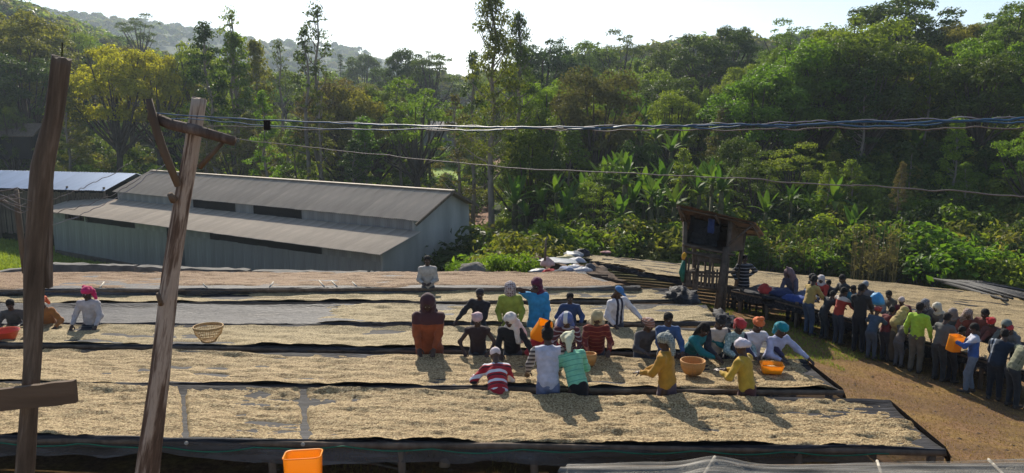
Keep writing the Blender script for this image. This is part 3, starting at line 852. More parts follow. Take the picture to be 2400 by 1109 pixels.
# blue-grey metal shed at the far left
A = Pd(272, 412, 61); B_ = Pd(-230, 380, 66)
E1 = Pd(248, 441, 58.5); E0 = Pd(-260, 423, 63)
axs = (B_ - A); axs.z = 0; LS = axs.length; axs.normalize()
sh_o = empty('metal_shed', (E1.x, E1.y, -5.4), math.atan2(axs.y, axs.x), 'open-slatted shed with a shiny blue-grey metal roof behind the first pole', 'shed')
WHb, bzb = wh, base_z
def Sp(t, w, z): return Vector((t, -w, z + 5.4))
_keep = WHp
dpt = abs((Vector((A.x, A.y, 0)) - Vector((E1.x, E1.y, 0))).dot(Vector((axs.y, -axs.x, 0)))) + .4
zr, ze = A.z + .15, E1.z
def WHp(t, w, z): return Vector((t, -w, z + 5.4))
sheet_row(sh_o, 'roof_sheet', -.3, LS + 3, -.5, ze - .15, dpt + .3, zr, zinc3)
sheet_row(sh_o, 'roof_sheet', -.3, LS + 3, dpt * 2 + .6, ze - .1, dpt + .3, zr, zinc3)
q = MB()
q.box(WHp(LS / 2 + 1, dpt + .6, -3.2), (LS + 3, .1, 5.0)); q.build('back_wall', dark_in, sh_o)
sl_me = MB().box((0, 0, 0), (.22, .03, 3.4)).mesh('plank'); sl_me.materials.append(old_wood)
for i in range(90):
    t = i * (LS + 3) / 90
    link('plank', sl_me, None, sh_o, loc=WHp(t, random.uniform(0, .03), -3.0 + random.uniform(-.06, .06)), rot=(0, random.uniform(-.02, .02), 0))
pm_ = MB().tube([(0, 0, -2.2), (0, 0, 2.2)], .09, 7).mesh('post'); pm_.materials.append(old_wood)
for i in range(8): link('post', pm_, None, sh_o, loc=WHp(i * (LS + 2) / 7, -.2, -3.0))
WHp = _keep

# small distant houses in the clearing
def small_house(px, py, d, w, dep, hw, label, wallm, roofm, rz=.3):
    p = Pd(px, py, d)
    o = empty('small_house', (p.x, d, G(p.x, d) if G(p.x, d) > p.z - 6 else p.z), rz, label, 'house')
    o.location.z = p.z
    MB().box((0, 0, hw / 2 - .3), (w, dep, hw + .6)).build('wall', wallm, o)
    r_ = MB(); e = .5
    V = [(-w / 2 - e, -dep / 2 - e, hw - .1), (w / 2 + e, -dep / 2 - e, hw - .1), (w / 2 + e, 0, hw + 1.2), (-w / 2 - e, 0, hw + 1.2), (-w / 2 - e, dep / 2 + e, hw - .1), (w / 2 + e, dep / 2 + e, hw - .1)]
    V2 = [(a, b_, c_ - .1) for a, b_, c_ in V]
    r_.add(V + V2, [(0, 1, 2, 3), (3, 2, 5, 4), (6, 9, 8, 7), (9, 10, 11, 8), (0, 6, 7, 1), (4, 5, 11, 10), (0, 3, 9, 6), (3, 4, 10, 9), (1, 7, 8, 2), (2, 8, 11, 5)])
    r_.build('roof', roofm, o)
    MB().box((w * .1, -dep / 2 - .03, hw * .42), (.9, .08, hw * .8)).build('door', dark_in, o)
    MB().box((-w * .28, -dep / 2 - .03, hw * .55), (.8, .08, .7)).build('window', dark_in, o)
small_house(1012, 333, 118, 6.5, 4, 2.0, 'small grey-roofed house in the clearing left of the tall eucalyptus', zinc2, zinc, .15)
small_house(30, 358, 85, 6, 4, 2.0, 'dark little house half hidden by trees at the left edge', dark_in, old_wood, .1)
m_path = mat_noise('red_path', (.16, .085, .055), (.33, .19, .12), 1.2, .95, bs=.4)
m_lawn = mat_noise('bright_grass', (.15, .24, .03), (.32, .46, .06), 2.5, .9, bs=.5, bd=.1)
def patch(name, pix, mat, label=None, off=.12, n=16):
    """strip on the terrain between two pixel polylines"""
    V = []; L_ = pix[0]; R_ = pix[1]
    for i in range(n + 1):
        t = i / n
        a = [np.interp(t, np.linspace(0, 1, len(L_)), [q_[k] for q_ in L_]) for k in range(3)]
        c_ = [np.interp(t, np.linspace(0, 1, len(R_)), [q_[k] for q_ in R_]) for k in range(3)]
        for s in range(5):
            u_ = s / 4; px = a[0] + (c_[0] - a[0]) * u_; d = a[2] + (c_[2] - a[2]) * u_
            x = (px - 1200) / F_PX * d; V.append((x, d, G(x, d) + off))
    F = [(i * 5 + s, i * 5 + s + 1, (i + 1) * 5 + s + 1, (i + 1) * 5 + s) for i in range(n) for s in range(4)]
    o = link(name, mesh_np(name, np.array(V), np.array(F)), mat); o['kind'] = 'structure'
    return o
patch('path', [[(1085, 0, 60), (1095, 0, 85), (1120, 0, 125)], [(1135, 0, 60), (1150, 0, 85), (1200, 0, 125)]], m_path)
patch('grass', [[(1000, 0, 100), (1015, 0, 126)], [(1085, 0, 100), (1078, 0, 126)]], m_lawn, off=.2)
patch('lawn', [[(-160, 0, 40), (-160, 0, 60)], [(330, 0, 44), (150, 0, 60)]], m_lawn)

# ------------------------------------------------------------------ kerb blocks behind the last bed
def kerb(a, b_, ya, yb, w, label):
    za, zb = -.05, -.08
    pa = Pz(a, ya, za); pb = Pz(b_, yb, zb)
    k = MB(); n = 14
    V = []; F = []
    d = (pb - pa).normalized(); r = Vector((d.y, -d.x, 0))
    for i in range(n + 1):
        p = pa.lerp(pb, i / n)
        j = lambda: random.uniform(-.025, .025)
        V += [p + r * (w / 2 + j()) + Vector((0, 0, j())), p - r * (w / 2 + j()) + Vector((0, 0, j())), p - r * (w / 2) - Vector((0, 0, .9)), p + r * (w / 2) - Vector((0, 0, .9))]
    for i in range(n):
        for s in range(4): F.append((i * 4 + s, i * 4 + (s + 1) % 4, i * 4 + 4 + (s + 1) % 4, i * 4 + 4 + s))
    F += [(3, 2, 1, 0), (n * 4, n * 4 + 1, n * 4 + 2, n * 4 + 3)]
    k.add(V, F)
    o = k.build('concrete_kerb', concrete); tag(o, label, 'kerb', 'worn kerb blocks behind the last bean bed')
kerb(-150, 116, 655, 619, .28, 'leftmost worn kerb block slanting up at the left edge')
kerb(122, 318, 617, 622, .28, 'short worn kerb block right of the first pole')
kerb(326, 584, 623, 632, .28, 'kerb block crossing behind the second pole')
kerb(594, 860, 634, 637, .28, 'kerb block under the warehouse wall, right of the gap')
kerb(868, 985, 638, 640, .26, 'last kerb block, ending at the man in the pale coat')

# ------------------------------------------------------------------ raised drying beds
bean_pale = None
def bean_mat(name, c1, c2, c3, vs=70):
    m, nt, b = newmat(name)
    tc = nt.nodes.new('ShaderNodeTexCoord')
    vo = nt.nodes.new('ShaderNodeTexVoronoi'); vo.inputs['Scale'].default_value = vs; nt.links.new(tc.outputs['Object'], vo.inputs['Vector'])
    f = noise_tex(nt, 1.3, 5); f2 = noise_tex(nt, 30, 3, rough=.7)
    cv = nt.nodes.new('ShaderNodeSeparateColor'); nt.links.new(vo.outputs['Color'], cv.inputs[0])
    a = N(nt, 'ShaderNodeMath', operation='MULTIPLY_ADD'); nt.links.new(cv.outputs[0], a.inputs[0]); a.inputs[1].default_value = .45; nt.links.new(f2, a.inputs[2])
    col = ramp(nt, a.outputs[0], [(.4, c1), (.72, c2), (1.0, c3)])
    nt.links.new(col, b.inputs['Base Color']); b.inputs['Roughness'].default_value = .75; b.inputs['Specular IOR Level'].default_value = .2
    bump(nt, vo.outputs['Distance'], 1.0, -.012, b)
    return m
BM = {'pale': bean_mat('parchment_beans', (.11, .066, .028), (.36, .25, .118), (.62, .49, .27)),
      'green': bean_mat('wet_beans', (.12, .085, .038), (.34, .26, .13), (.56, .46, .27)),
      'brown': bean_mat('husk_beans', (.08, .038, .020), (.25, .145, .075), (.42, .31, .18)),
      'field': bean_mat('field_beans', (.13, .09, .042), (.31, .23, .115), (.44, .34, .18), 40)}
net_m = mat_noise('black_shade_net', (.010, .010, .012), (.045, .044, .048), 8, .7, stretch=(.25, 2.5, 2.5), bs=.8, bd=.02, spec=.2, mid=.48, wid=.12, c3=(.15, .145, .15))  # pale streaks in the colour stand in for glints along the net folds
net_g = mat_noise('grey_shade_net', (.018, .018, .021), (.060, .058, .064), 5, .6, stretch=(.3, 2, 2), bs=1.0, bd=.05, spec=.28)
def net_translucent(name, col, alpha):
    m, nt, b = newmat(name)
    f = noise_tex(nt, 6, 4, stretch=(.25, 2, 2))
    c_ = ramp(nt, f, [(.3, tuple(x * .6 for x in col)), (.7, col)])
    nt.links.new(c_, b.inputs['Base Color']); b.inputs['Roughness'].default_value = .55
    tr = nt.nodes.new('ShaderNodeBsdfTransparent'); ms = nt.nodes.new('ShaderNodeMixShader')
    a_ = N(nt, 'ShaderNodeMapRange'); nt.links.new(f, a_.inputs[0]); a_.inputs[1].default_value = .3; a_.inputs[2].default_value = .7; a_.inputs[3].default_value = alpha - .18; a_.inputs[4].default_value = alpha + .15
    nt.links.new(a_.outputs[0], ms.inputs[0])
    nt.links.new(tr.outputs[0], ms.inputs[1]); nt.links.new(b.outputs[0], ms.inputs[2])
    nt.links.new(ms.outputs[0], nt.nodes['Material Output'].inputs['Surface'])
    return m
net_skirt = net_translucent('thin_dark_net', (.11, .11, .115), .70)
net_cover = net_translucent('pale_cover_net', (.30, .28, .24), .45)
GREEN = mat_noise('green_cord', (.01, .12, .07), (.02, .22, .12), 4, .6, bs=0)
def bedz(x, y): return .8 - .045 * max(0, y - 11.5)
def bed_corner(px, py): return on_surface(px, py, bedz)
BEDS = {}
def make_bed(idx, FL, FR, BR, BL_, label, group, beans, res, legs=True, skirt=.32, ext=2.2, zfun=None, thick=None, rail=True, furrow=1.0, skirt_mat=None, cross=None, corners=None, bare_net=False):
    if corners: fl, fr, br, bl = corners
    else:
        zf = zfun or bedz
        fl, fr, br, bl = [on_surface(q_[0], q_[1], zf) for q_ in (FL, FR, BR, BL_)]
        df = (fl - fr).normalized(); db = (bl - br).normalized()
        fl = fl + df * ext; bl = bl + db * ext
    BEDS[idx] = (fl, fr, br, bl)
    root = empty('drying_bed', ((fr.x + br.x) / 2, (fr.y + br.y) / 2, G(fr.x, fr.y)), 0, label, 'drying bed', group)
    off = -Vector(root.location)
    L = (fr - fl).length
    def S(u, v): # u: left->right, v: front->back
        a = fl.lerp(fr, u); c_ = bl.lerp(br, u); return a.lerp(c_, v)
    # net: hangs at the back, rides the rail, sags, rides the front rail, hangs down in front
    nu = max(20, int(L / res[0])); prof = [(-.014, -skirt), (-.012, -skirt * .6), (-.010, -.12), (-.007, -.03), (.0, .0), (.02, -.005), (.05, -.03), (.2, -.05), (.32, -.06), (.44, -.065), (.56, -.065), (.68, -.06), (.8, -.05), (.93, -.03), (.97, 0), (1.0, .015), (1.008, -.02), (1.014, -.12), (1.016, -skirt * .6)]
    us = np.linspace(0, 1, nu + 1)
    P0 = np.array([S(u, 0) for u in us]); P1 = np.array([S(u, 1) for u in us])
    sc = L
    V = []
    for j, (v, dz) in enumerate(prof):
        p = P0 + (P1 - P0) * v
        x = us * sc
        wob = .05 * fbm(x * .8, j * .3, idx * 7.1, 4, 4)
        edge = 1 if (v < .05 or v > .95) else .5
        p[:, 1] += wob * edge * 1.6 + .012 * fbm(x * 5, j * .9, 1, 5, 2)
        hang = (abs(dz) / max(skirt, .01)) if v < 0 or v > 1 else 0
        p[:, 2] += dz + .028 * fbm(x * 1.3, j * .5, idx, 6, 4) * (1 + 2.0 * hang) + .035 * edge * fbm(x * .4, 3, idx, 7, 3)
        p[:, 2] += (.05 * hang * fbm(x * 2.5, 0, idx, 17, 2))
        if bare_net and .05 < v < .95: p[:, 2] += .05 * fbm(x * .8, j * 1.3, idx, 18, 3)
        V.append(p)
    V = np.array(V).transpose(1, 0, 2).reshape(-1, 3) + np.array(off)
    k = len(prof); I = (np.arange(nu)[:, None] * k + np.arange(k - 1)[None]).ravel()
    Fq = np.stack([I, I + k, I + k + 1, I + 1], -1)
    jn = np.tile(np.arange(k - 1), nu)
    top = (jn >= 3) & (jn <= k - 5)
    def sub(F_):
        ids, inv = np.unique(F_.ravel(), return_inverse=True)
        return V[ids], inv.reshape(F_.shape)
    v1, f1_ = sub(Fq[top]); link('net', mesh_np('net', v1, f1_), net_g if bare_net else net_m, root)
    v2, f2_ = sub(Fq[~top]); link('net_skirt', mesh_np('net_skirt', v2, f2_), skirt_mat or net_skirt, root)
    # end flap
    em = MB(); ev = []
    for i in range(9):
        p = S(1, i / 8) + off
        ev.append([p + Vector((0.0, 0, .02)), p + Vector((.05 + .03 * random.random(), 0, -.1)), p + Vector((.07 + .05 * random.random(), random.uniform(-.03, .03), -.22 - .1 * random.random()))])
    em.add([q_ for r_ in ev for q_ in r_], [(i * 3 + s, i * 3 + s + 1, i * 3 + 4 + s, i * 3 + 3 + s) for i in range(8) for s in range(2)], True)
    em.build('end_flap', net_m, root)
    # beans
    if beans:
        nb_u = max(10, int(L / res[1])); Wd = (P1[0] - P0[0]); nb_v = max(6, int(np.linalg.norm(Wd) / res[2]))
        u = np.linspace(.0, 1, nb_u + 1); v = np.linspace(.012, .988, nb_v + 1)
        U, VV = np.meshgrid(u, v, indexing='ij')
        A0 = np.array(fl)[None, None] + (np.array(fr) - np.array(fl))[None, None] * U[..., None]
        A1 = np.array(bl)[None, None] + (np.array(br) - np.array(bl))[None, None] * U[..., None]
        P = A0 + (A1 - A0) * VV[..., None]
        x = U * sc; y = VV * np.linalg.norm(Wd)
        sag = -.065 * np.clip(1 - (2 * VV - 1) ** 4, 0, 1)
        h = .04 + .032 * furrow * fbm(x * .8, y * 4.5, idx, 11, 3) + .036 * fbm(x * 3.2, y * 6, idx, 12, 3)
        if res[1] < .05: h = h + .014 * fbm(x * 20, y * 20, idx, 13, 2)
        h = h + .04 * fbm(x * .7, y * 1.1, idx, 14, 2) - .05 * np.clip(fbm(x * .55, y * 2.4, idx, 16, 3) * 2.2 - .75, 0, 1)
        ed = np.minimum(np.minimum((VV + .04) / .05, (1.01 - VV) / .022), (1 - U) * sc / .25)
        h = h - .07 * np.clip(1 - ed + 1.1 * fbm(x * 1.2, y * 2.2, idx, 15, 4), 0, 1)
        if thick is not None: h = h + thick(P[..., 0], P[..., 1], U, VV)
        if cross:
            for cpx in cross:
                cxp = (cpx - 1200) / F_PX * P[..., 1]
                h = h - .11 * np.exp(-((P[..., 0] - cxp) / .035) ** 2)
        P[..., 2] += sag + h
        P = P + np.array(off)
        I = (np.arange(nb_u)[:, None] * (nb_v + 1) + np.arange(nb_v)[None]).ravel()
        Fb = np.stack([I, I + nb_v + 1, I + nb_v + 2, I + 1], -1)
        o = link('beans', mesh_np('beans', P.reshape(-1, 3), Fb), BM[beans], root); o['kind'] = 'stuff'
    # rails and posts
    if rail:
        for v in (0, 1):
            r_ = MB(); pts_ = [S(u, v) + off + Vector((0, 0, -.05)) + Vector([random.uniform(-.012, .012) for _ in range(3)]) for u in np.linspace(0, 1, 9)]
            r_.tube(pts_, .04, 7); r_.build('rail', old_wood, root)
    if legs:
        lm = MB().tube([(0, 0, 0), (.01, 0, -.5), (0, 0, -1.25)], [.055, .05, .06], 7).mesh('post'); lm.materials.append(old_wood)
        nl = int(L / 1.6)
        for i in range(nl + 1):
            for v in (0.02, .98):
                p = S(1 - (i * 1.6 + .18) / L, v) + off
                if (p - off).x / (p - off).y * F_PX + 1200 < -160: continue
                gz = G((p - off).x, (p - off).y) + off.z
                ln = p.z - gz
                link('post', lm, None, root, loc=p + Vector((random.uniform(-.05, .05), 0, -.06)), scale=(1, 1, max(.1, (ln + .1) / 1.25)))
    return root, S, off
GB = 'raised bean drying beds in the yard'
r1, S1, o1 = make_bed(1, (0, 1024), (2215, 1050), (2085, 940), (0, 899), 'nearest full drying bed, the longest one, with a green cord along its net', GB, 'pale', (.12, .035, .03), skirt=.27, cross=(392, 688), furrow=.9)
r2, S2, o2 = make_bed(2, (0, 897), (1975, 913), (1890, 847), (0, 819), 'second drying bed, where the women bend over the beans', GB, 'pale', (.15, .05, .035), skirt=.36,
    thick=lambda x, y, U, V_: -.10 * np.exp(-((x + .9) / .5) ** 2 - ((V_ - .65) / .2) ** 2) * 0)
r3, S3, o3 = make_bed(3, (0, 803), (1830, 829), (1785, 773), (0, 762), 'third drying bed, with the wicker basket and the red basin on it', GB, 'green', (.2, .07, .05), skirt=.3)
r4, S4, o4 = make_bed(4, (0, 760), (1712, 754), (1655, 716), (0, 714), 'fourth drying bed, its left part bare shiny net', GB, 'green', (.2, .08, .05), skirt=.22, bare_net=True,
    thick=lambda x, y, U, V_: -.16 / (1 + np.exp((x + 4.3 + .8 * fbm(x, y * 3, 0, 31, 2)) / .25)))
r5, S5, o5 = make_bed(5, (0, 711), (1612, 702), (1565, 680), (0, 684), 'fifth drying bed, with bunched net on its right end', GB, 'green', (.25, .1, .06), skirt=.3)
r6, S6, o6 = make_bed(6, (0, 678), (1500, 672), (1370, 640), (0, 640), 'last wide yard bed, covered in reddish brown coffee husks', GB, 'brown', (.3, .1, .07), skirt=.2, bare_net=True,
    zfun=lambda x, y: .45 - .12 * (y - 19.5), thick=lambda x, y, U, V_: -.14 / (1 + np.exp((V_ - .16 + .16 * fbm(x * .7, y, 0, 32, 3)) / .03)) * (x < 2.5) + .0)
# green cord along the front net of the nearest bed
gc = MB(); gc.tube([S1(u, 0) + o1 + Vector((0, -.06, -.04 - .05 * abs(math.sin(u * 40)) - .1 * max(0, fbm(u * 9, 0, 0, 3, 2)))) for u in np.linspace(.05, .95, 80)], .008, 5); gc.build('cord', GREEN, r1)
# pale cross sticks showing through the nearest bed, tips poking over the front edge
for cpx in (392, 680):
    u_lo = None
    best = min(np.linspace(0, 1, 800), key=lambda u: abs(1200 + F_PX * S1(u, 0).x / S1(u, 0).y - cpx))
    best2 = min(np.linspace(0, 1, 800), key=lambda u: abs(1200 + F_PX * S1(u, 1).x / S1(u, 1).y - (cpx + 8)))
    q = MB(); q.tube([S1(best, -.04) + o1 + Vector((0, 0, -.02)), S1(best, .06) + o1 + Vector((0, 0, -.10)), S1(best2, .95) + o1 + Vector((0, 0, -.13)), S1(best2, 1.03) + o1 + Vector((0, 0, -.03))], [.026, .026, .024, .022], 7)
    q.build('cross_stick', mat_noise('peeled_stick', (.30, .27, .22), (.52, .48, .40), 8, .7), r1)

# ---- field of beds on the right
fdir = None
_fu = CP
def fz(x, y):
    a = min(1, max(0, (y - 20 + .25 * (x - 8)) / 9)); return G(x, y) * .25 + .75 * (G(x - .8, y - .8) + G(x + .8, y + .8)) / 2 + .72
Pa = on_surface(1440, 598, field_plane); Pb = on_surface(2400, 692, field_plane)
dirv = (Pb - Pa); dirv.z = 0; dirv.normalize()
perp = Vector((dirv.y, -dirv.x, 0))
if perp.y > 0: perp = -perp
Lf0 = Vector((3.9, 40.5, 0)); Lf1 = Vector((4.5, 22.0, 0))
n_rows = 12
pitch_f = 1.42
for i in range(n_rows):
    s0 = Pa + perp * (pitch_f * i + .0)
    # left end: crossing with the left border line
    d1 = Lf1 - Lf0
    den = dirv.x * d1.y - dirv.y * d1.x
    tt = ((Lf0.x - s0.x) * d1.y - (Lf0.y - s0.y) * d1.x) / den
    tl = tt
    # near rows stop right of the hut and behind the crowd table
    def pt(t):
        q_ = s0 + dirv * t; return Vector((q_.x, q_.y, fz(q_.x, q_.y)))
    while s0.y + dirv.y * tl < 24.3 and pt(tl).x < 7.2: tl += .2
    tr = tl
    while 1200 + F_PX * pt(tr).x / max(1, pt(tr).y) < 2560 and tr < tl + 60: tr += .3
    if tr - tl < 3: continue
    a, b_ = pt(tl), pt(tr)
    w = 1.12
    def sh_(p, k):
        q_ = p + perp * k; q_.z = fz(q_.x, q_.y) + (.05 if k == 0 else -.01); return q_
    fl, fr, br, bl = sh_(a, w), sh_(b_, w), sh_(b_, 0), sh_(a, 0)
    names = ['farthest of all', 'second farthest', 'third from the back', 'fourth from the back', 'fifth from the back', 'sixth from the back', 'sixth row behind the crowd', 'fifth row behind the crowd', 'fourth row behind the crowd', 'third row behind the crowd', 'second row behind the crowd', 'right behind the crowd']
    make_bed(20 + i, None, None, None, None, f'bean bed in the sloping right-hand field, {names[i]}', 'long bean beds in the sloping field', 'field', (.4, .12, .12), skirt=.16, corners=(fl, fr, br, bl), rail=False, legs=(i > 10), furrow=.8, skirt_mat=net_m)
# ------------------------------------------------------------------ figures
class SDF:
    def __init__(s, lo, hi, h, k=.025):
        s.h = h; s.k = k; s.o = np.array(lo, float)
        s.n = np.ceil((np.array(hi) - s.o) / h).astype(int) + 2
        s.F = np.full(s.n, .15, np.float32)
    def _sub(s, lo, hi, m=.06):
        a = np.maximum(0, np.floor((np.array(lo) - m - s.o) / s.h).astype(int)); b = np.minimum(s.n, np.ceil((np.array(hi) + m - s.o) / s.h).astype(int) + 1)
        if np.any(b <= a): return None
        sl = tuple(slice(a[i], b[i]) for i in range(3))
        ax_ = [s.o[i] + s.h * np.arange(a[i], b[i]) for i in range(3)]
        return sl, ax_[0][:, None, None], ax_[1][None, :, None], ax_[2][None, None, :]
    def _un(s, sl, d, k=None):
        k = s.k if k is None else k
        a = s.F[sl]; h = np.clip(.5 + .5 * (a - d) / k, 0, 1)
        s.F[sl] = a * (1 - h) + d * h - k * h * (1 - h)
    def cap(s, a, b, r0, r1, k=None):
        a = np.array(a, float); b = np.array(b, float); r = max(r0, r1)
        q = s._sub(np.minimum(a, b) - r, np.maximum(a, b) + r)
        if q is None: return
        sl, x, y, z = q; d = b - a; L2 = d @ d + 1e-9
        t = np.clip(((x - a[0]) * d[0] + (y - a[1]) * d[1] + (z - a[2]) * d[2]) / L2, 0, 1)
        dist = np.sqrt((x - a[0] - t * d[0]) ** 2 + (y - a[1] - t * d[1]) ** 2 + (z - a[2] - t * d[2]) ** 2) - (r0 + (r1 - r0) * t)
        s._un(sl, dist, k)
    def ell(s, c, r, M=None, k=None, sub=False):
        c = np.array(c, float); r = np.array(r, float); R_ = float(max(r))
        q = s._sub(c - R_, c + R_)
        if q is None: return
        sl, x, y, z = q; x = x - c[0]; y = y - c[1]; z = z - c[2]
        if M is not None:
            M = np.array(M)  # columns = local axes
            x, y, z = (M[0, 0] * x + M[1, 0] * y + M[2, 0] * z, M[0, 1] * x + M[1, 1] * y + M[2, 1] * z, M[0, 2] * x + M[1, 2] * y + M[2, 2] * z)
        k0 = np.sqrt((x / r[0]) ** 2 + (y / r[1]) ** 2 + (z / r[2]) ** 2) + 1e-6
        k1 = np.sqrt((x / r[0] ** 2) ** 2 + (y / r[1] ** 2) ** 2 + (z / r[2] ** 2) ** 2) + 1e-6
        d = k0 * (k0 - 1) / k1
        if sub: s.F[sl] = np.maximum(s.F[sl], -d)
        else: s._un(sl, d, k)
    def grid(s):
        return [s.o[0] + s.h * np.arange(s.n[0])[:, None, None], s.o[1] + s.h * np.arange(s.n[1])[None, :, None], s.o[2] + s.h * np.arange(s.n[2])[None, None, :]]
    def cut(s, p, n):
        """keep the side n points away from"""
        x, y, z = s.grid(); s.F = np.maximum(s.F, ((x - p[0]) * n[0] + (y - p[1]) * n[1] + (z - p[2]) * n[2]).astype(np.float32))
    def wrinkle(s, amp, f, seed=0):
        I_ = np.nonzero(np.abs(s.F) < s.h * 2.2)
        x, y, z = [s.o[i] + s.h * I_[i] for i in range(3)]
        w = np.sin(x * f + 2.1 * np.sin(z * f * .55 + seed) + seed) * np.sin(z * f * .9 + 1.7 * np.sin(y * f * .7 + seed * 2)) + .5 * np.sin(y * f * 1.7 + z * f * 1.3 + seed)
        s.F[I_] += (amp * w).astype(np.float32)
    def mesh(s):
        F = s.F; nx, ny, nz = F.shape
        F[0], F[-1], F[:, 0], F[:, -1], F[:, :, 0], F[:, :, -1] = .1, .1, .1, .1, .1, .1
        S = F < 0
        acc = np.zeros((nx - 1, ny - 1, nz - 1), np.int8)
        for i in (0, 1):
            for j in (0, 1):
                for k in (0, 1): acc += S[i:nx - 1 + i, j:ny - 1 + j, k:nz - 1 + k]
        act = (acc > 0) & (acc < 8)
        ids = np.argwhere(act); n = len(ids)
        idx = -np.ones(act.shape, np.int32); idx[act] = np.arange(n)
        pos = np.zeros((n, 3)); cn = np.zeros(n)
        C = [(i, j, k) for i in (0, 1) for j in (0, 1) for k in (0, 1)]
        for a in range(8):
            for axis in range(3):
                ca = C[a]
                if ca[axis]: continue
                cb = list(ca); cb[axis] = 1
                fa = F[ids[:, 0] + ca[0], ids[:, 1] + ca[1], ids[:, 2] + ca[2]]; fb = F[ids[:, 0] + cb[0], ids[:, 1] + cb[1], ids[:, 2] + cb[2]]
                cr = (fa < 0) != (fb < 0); t = np.where(cr, fa / np.where(cr, fa - fb, 1), 0)
                p = np.array(ca, float)[None] + 0.0 * t[:, None]; p = p.copy(); p[:, axis] += t
                pos += p * cr[:, None]; cn += cr
        pos = (pos / cn[:, None] + ids) * s.h + s.o
        Q = []
        for axis in range(3):
            sl0 = [slice(1, -1)] * 3; sl0[axis] = slice(0, -1); sl1 = list(sl0); sl1[axis] = slice(1, None)
            a = S[tuple(sl0)]; b = S[tuple(sl1)]
            e = np.argwhere(a != b)
            off = np.array([1, 1, 1]); off[axis] = 0
            g = e + off
            sg = a[tuple(e.T)]
            u = [(1, 2), (2, 0), (0, 1)][axis]
            q_ = []
            for (du, dv) in ((-1, -1), (0, -1), (0, 0), (-1, 0)):
                c_ = g.copy(); c_[:, u[0]] += du; c_[:, u[1]] += dv
                q_.append(idx[tuple(c_.T)])
            q_ = np.stack(q_, 1)
            q_[~sg] = q_[~sg][:, ::-1]
            Q.append(q_)
        return pos, np.concatenate(Q)
def unit(v):
    v = np.array(v, float); return v / (np.linalg.norm(v) + 1e-9)
def frame(zax, yhint):
    z = unit(zax); x = unit(np.cross(yhint, z)); y = np.cross(z, x)
    return np.stack([x, y, z], 1)
# head with a face, prebuilt (origin at head centre, +y forward, height .24)
def head_mesh():
    s = SDF((-.12, -.13, -.20), (.12, .15, .15), .0085, .018)
    s.ell((0, -.012, .03), (.076, .094, .088))
    s.ell((0, .012, -.035), (.062, .076, .078))
    s.ell((0, .045, -.085), (.036, .034, .028))
    s.ell((0, .088, .018), (.05, .012, .012), k=.012)      # brow
    s.ell((0, .092, -.03), (.014, .022, .016), k=.010); s.cap((0, .088, .012), (0, .102, -.024), .008, .011, k=.01)
    s.ell((0, .083, -.062), (.026, .014, .007), k=.006); s.ell((0, .080, -.076), (.022, .014, .008), k=.006)
    for q in (-1, 1):
        s.ell((q * .030, .094, .000), (.017, .014, .011), sub=True)
        s.ell((q * .042, .062, -.028), (.022, .022, .02), k=.015)
        s.ell((q * .076, -.008, -.012), (.010, .020, .032), k=.006)
    s.cap((0, -.018, -.05), (0, -.035, -.19), .052, .050)
    return s.mesh()
HEAD = head_mesh()
def eye_geo():
    V = []; Fs = []
    for q in (-1, 1):
        c = np.array([q * .030, .078, .001]); n0 = len(V)
        for i in range(5):
            for k in range(8):
                ph = math.pi * (i + .5) / 5; th = 2 * math.pi * k / 8
                V.append(c + .0125 * np.array([math.sin(ph) * math.cos(th), math.cos(ph), math.sin(ph) * math.sin(th)]))
        for i in range(4):
            for k in range(8): Fs.append((n0 + i * 8 + k, n0 + i * 8 + (k + 1) % 8, n0 + (i + 1) * 8 + (k + 1) % 8, n0 + (i + 1) * 8 + k))
    return np.array(V), np.array(Fs)
EYES = eye_geo()
def hand_mesh(curl):
    """right hand, wrist at origin, fingers along +z, palm facing +y, thumb to -x"""
    s = SDF((-.09, -.04, -.03), (.07, .10, .21), .0062, .008)
    s.ell((0, 0, .045), (.040, .016, .052)); s.cap((0, 0, -.02), (0, 0, .02), .024, .026)
    for i, (fx, L) in enumerate(((-.030, .072), (-.010, .082), (.011, .076), (.031, .060))):
        p = np.array([fx, 0, .085]); ang = curl * (.5 + .12 * i)
        for sg in (.45, .32, .23):
            d = np.array([fx * .8, math.sin(ang), math.cos(ang)]); d /= np.linalg.norm(d); e = p + d * L * sg
            s.cap(p, e, .0098 if sg > .4 else .0088, .0088 if sg > .3 else .0078, k=.004); p = e; ang += curl * .9
    p = np.array([-.028, .006, .02]); s.cap(p, (-.058, .018, .05), .014, .012); s.cap((-.058, .018, .05), (-.066, .032, .088), .0115, .009)
    return s.mesh()
HANDS = {'flat': hand_mesh(.22), 'curl': hand_mesh(.75)}

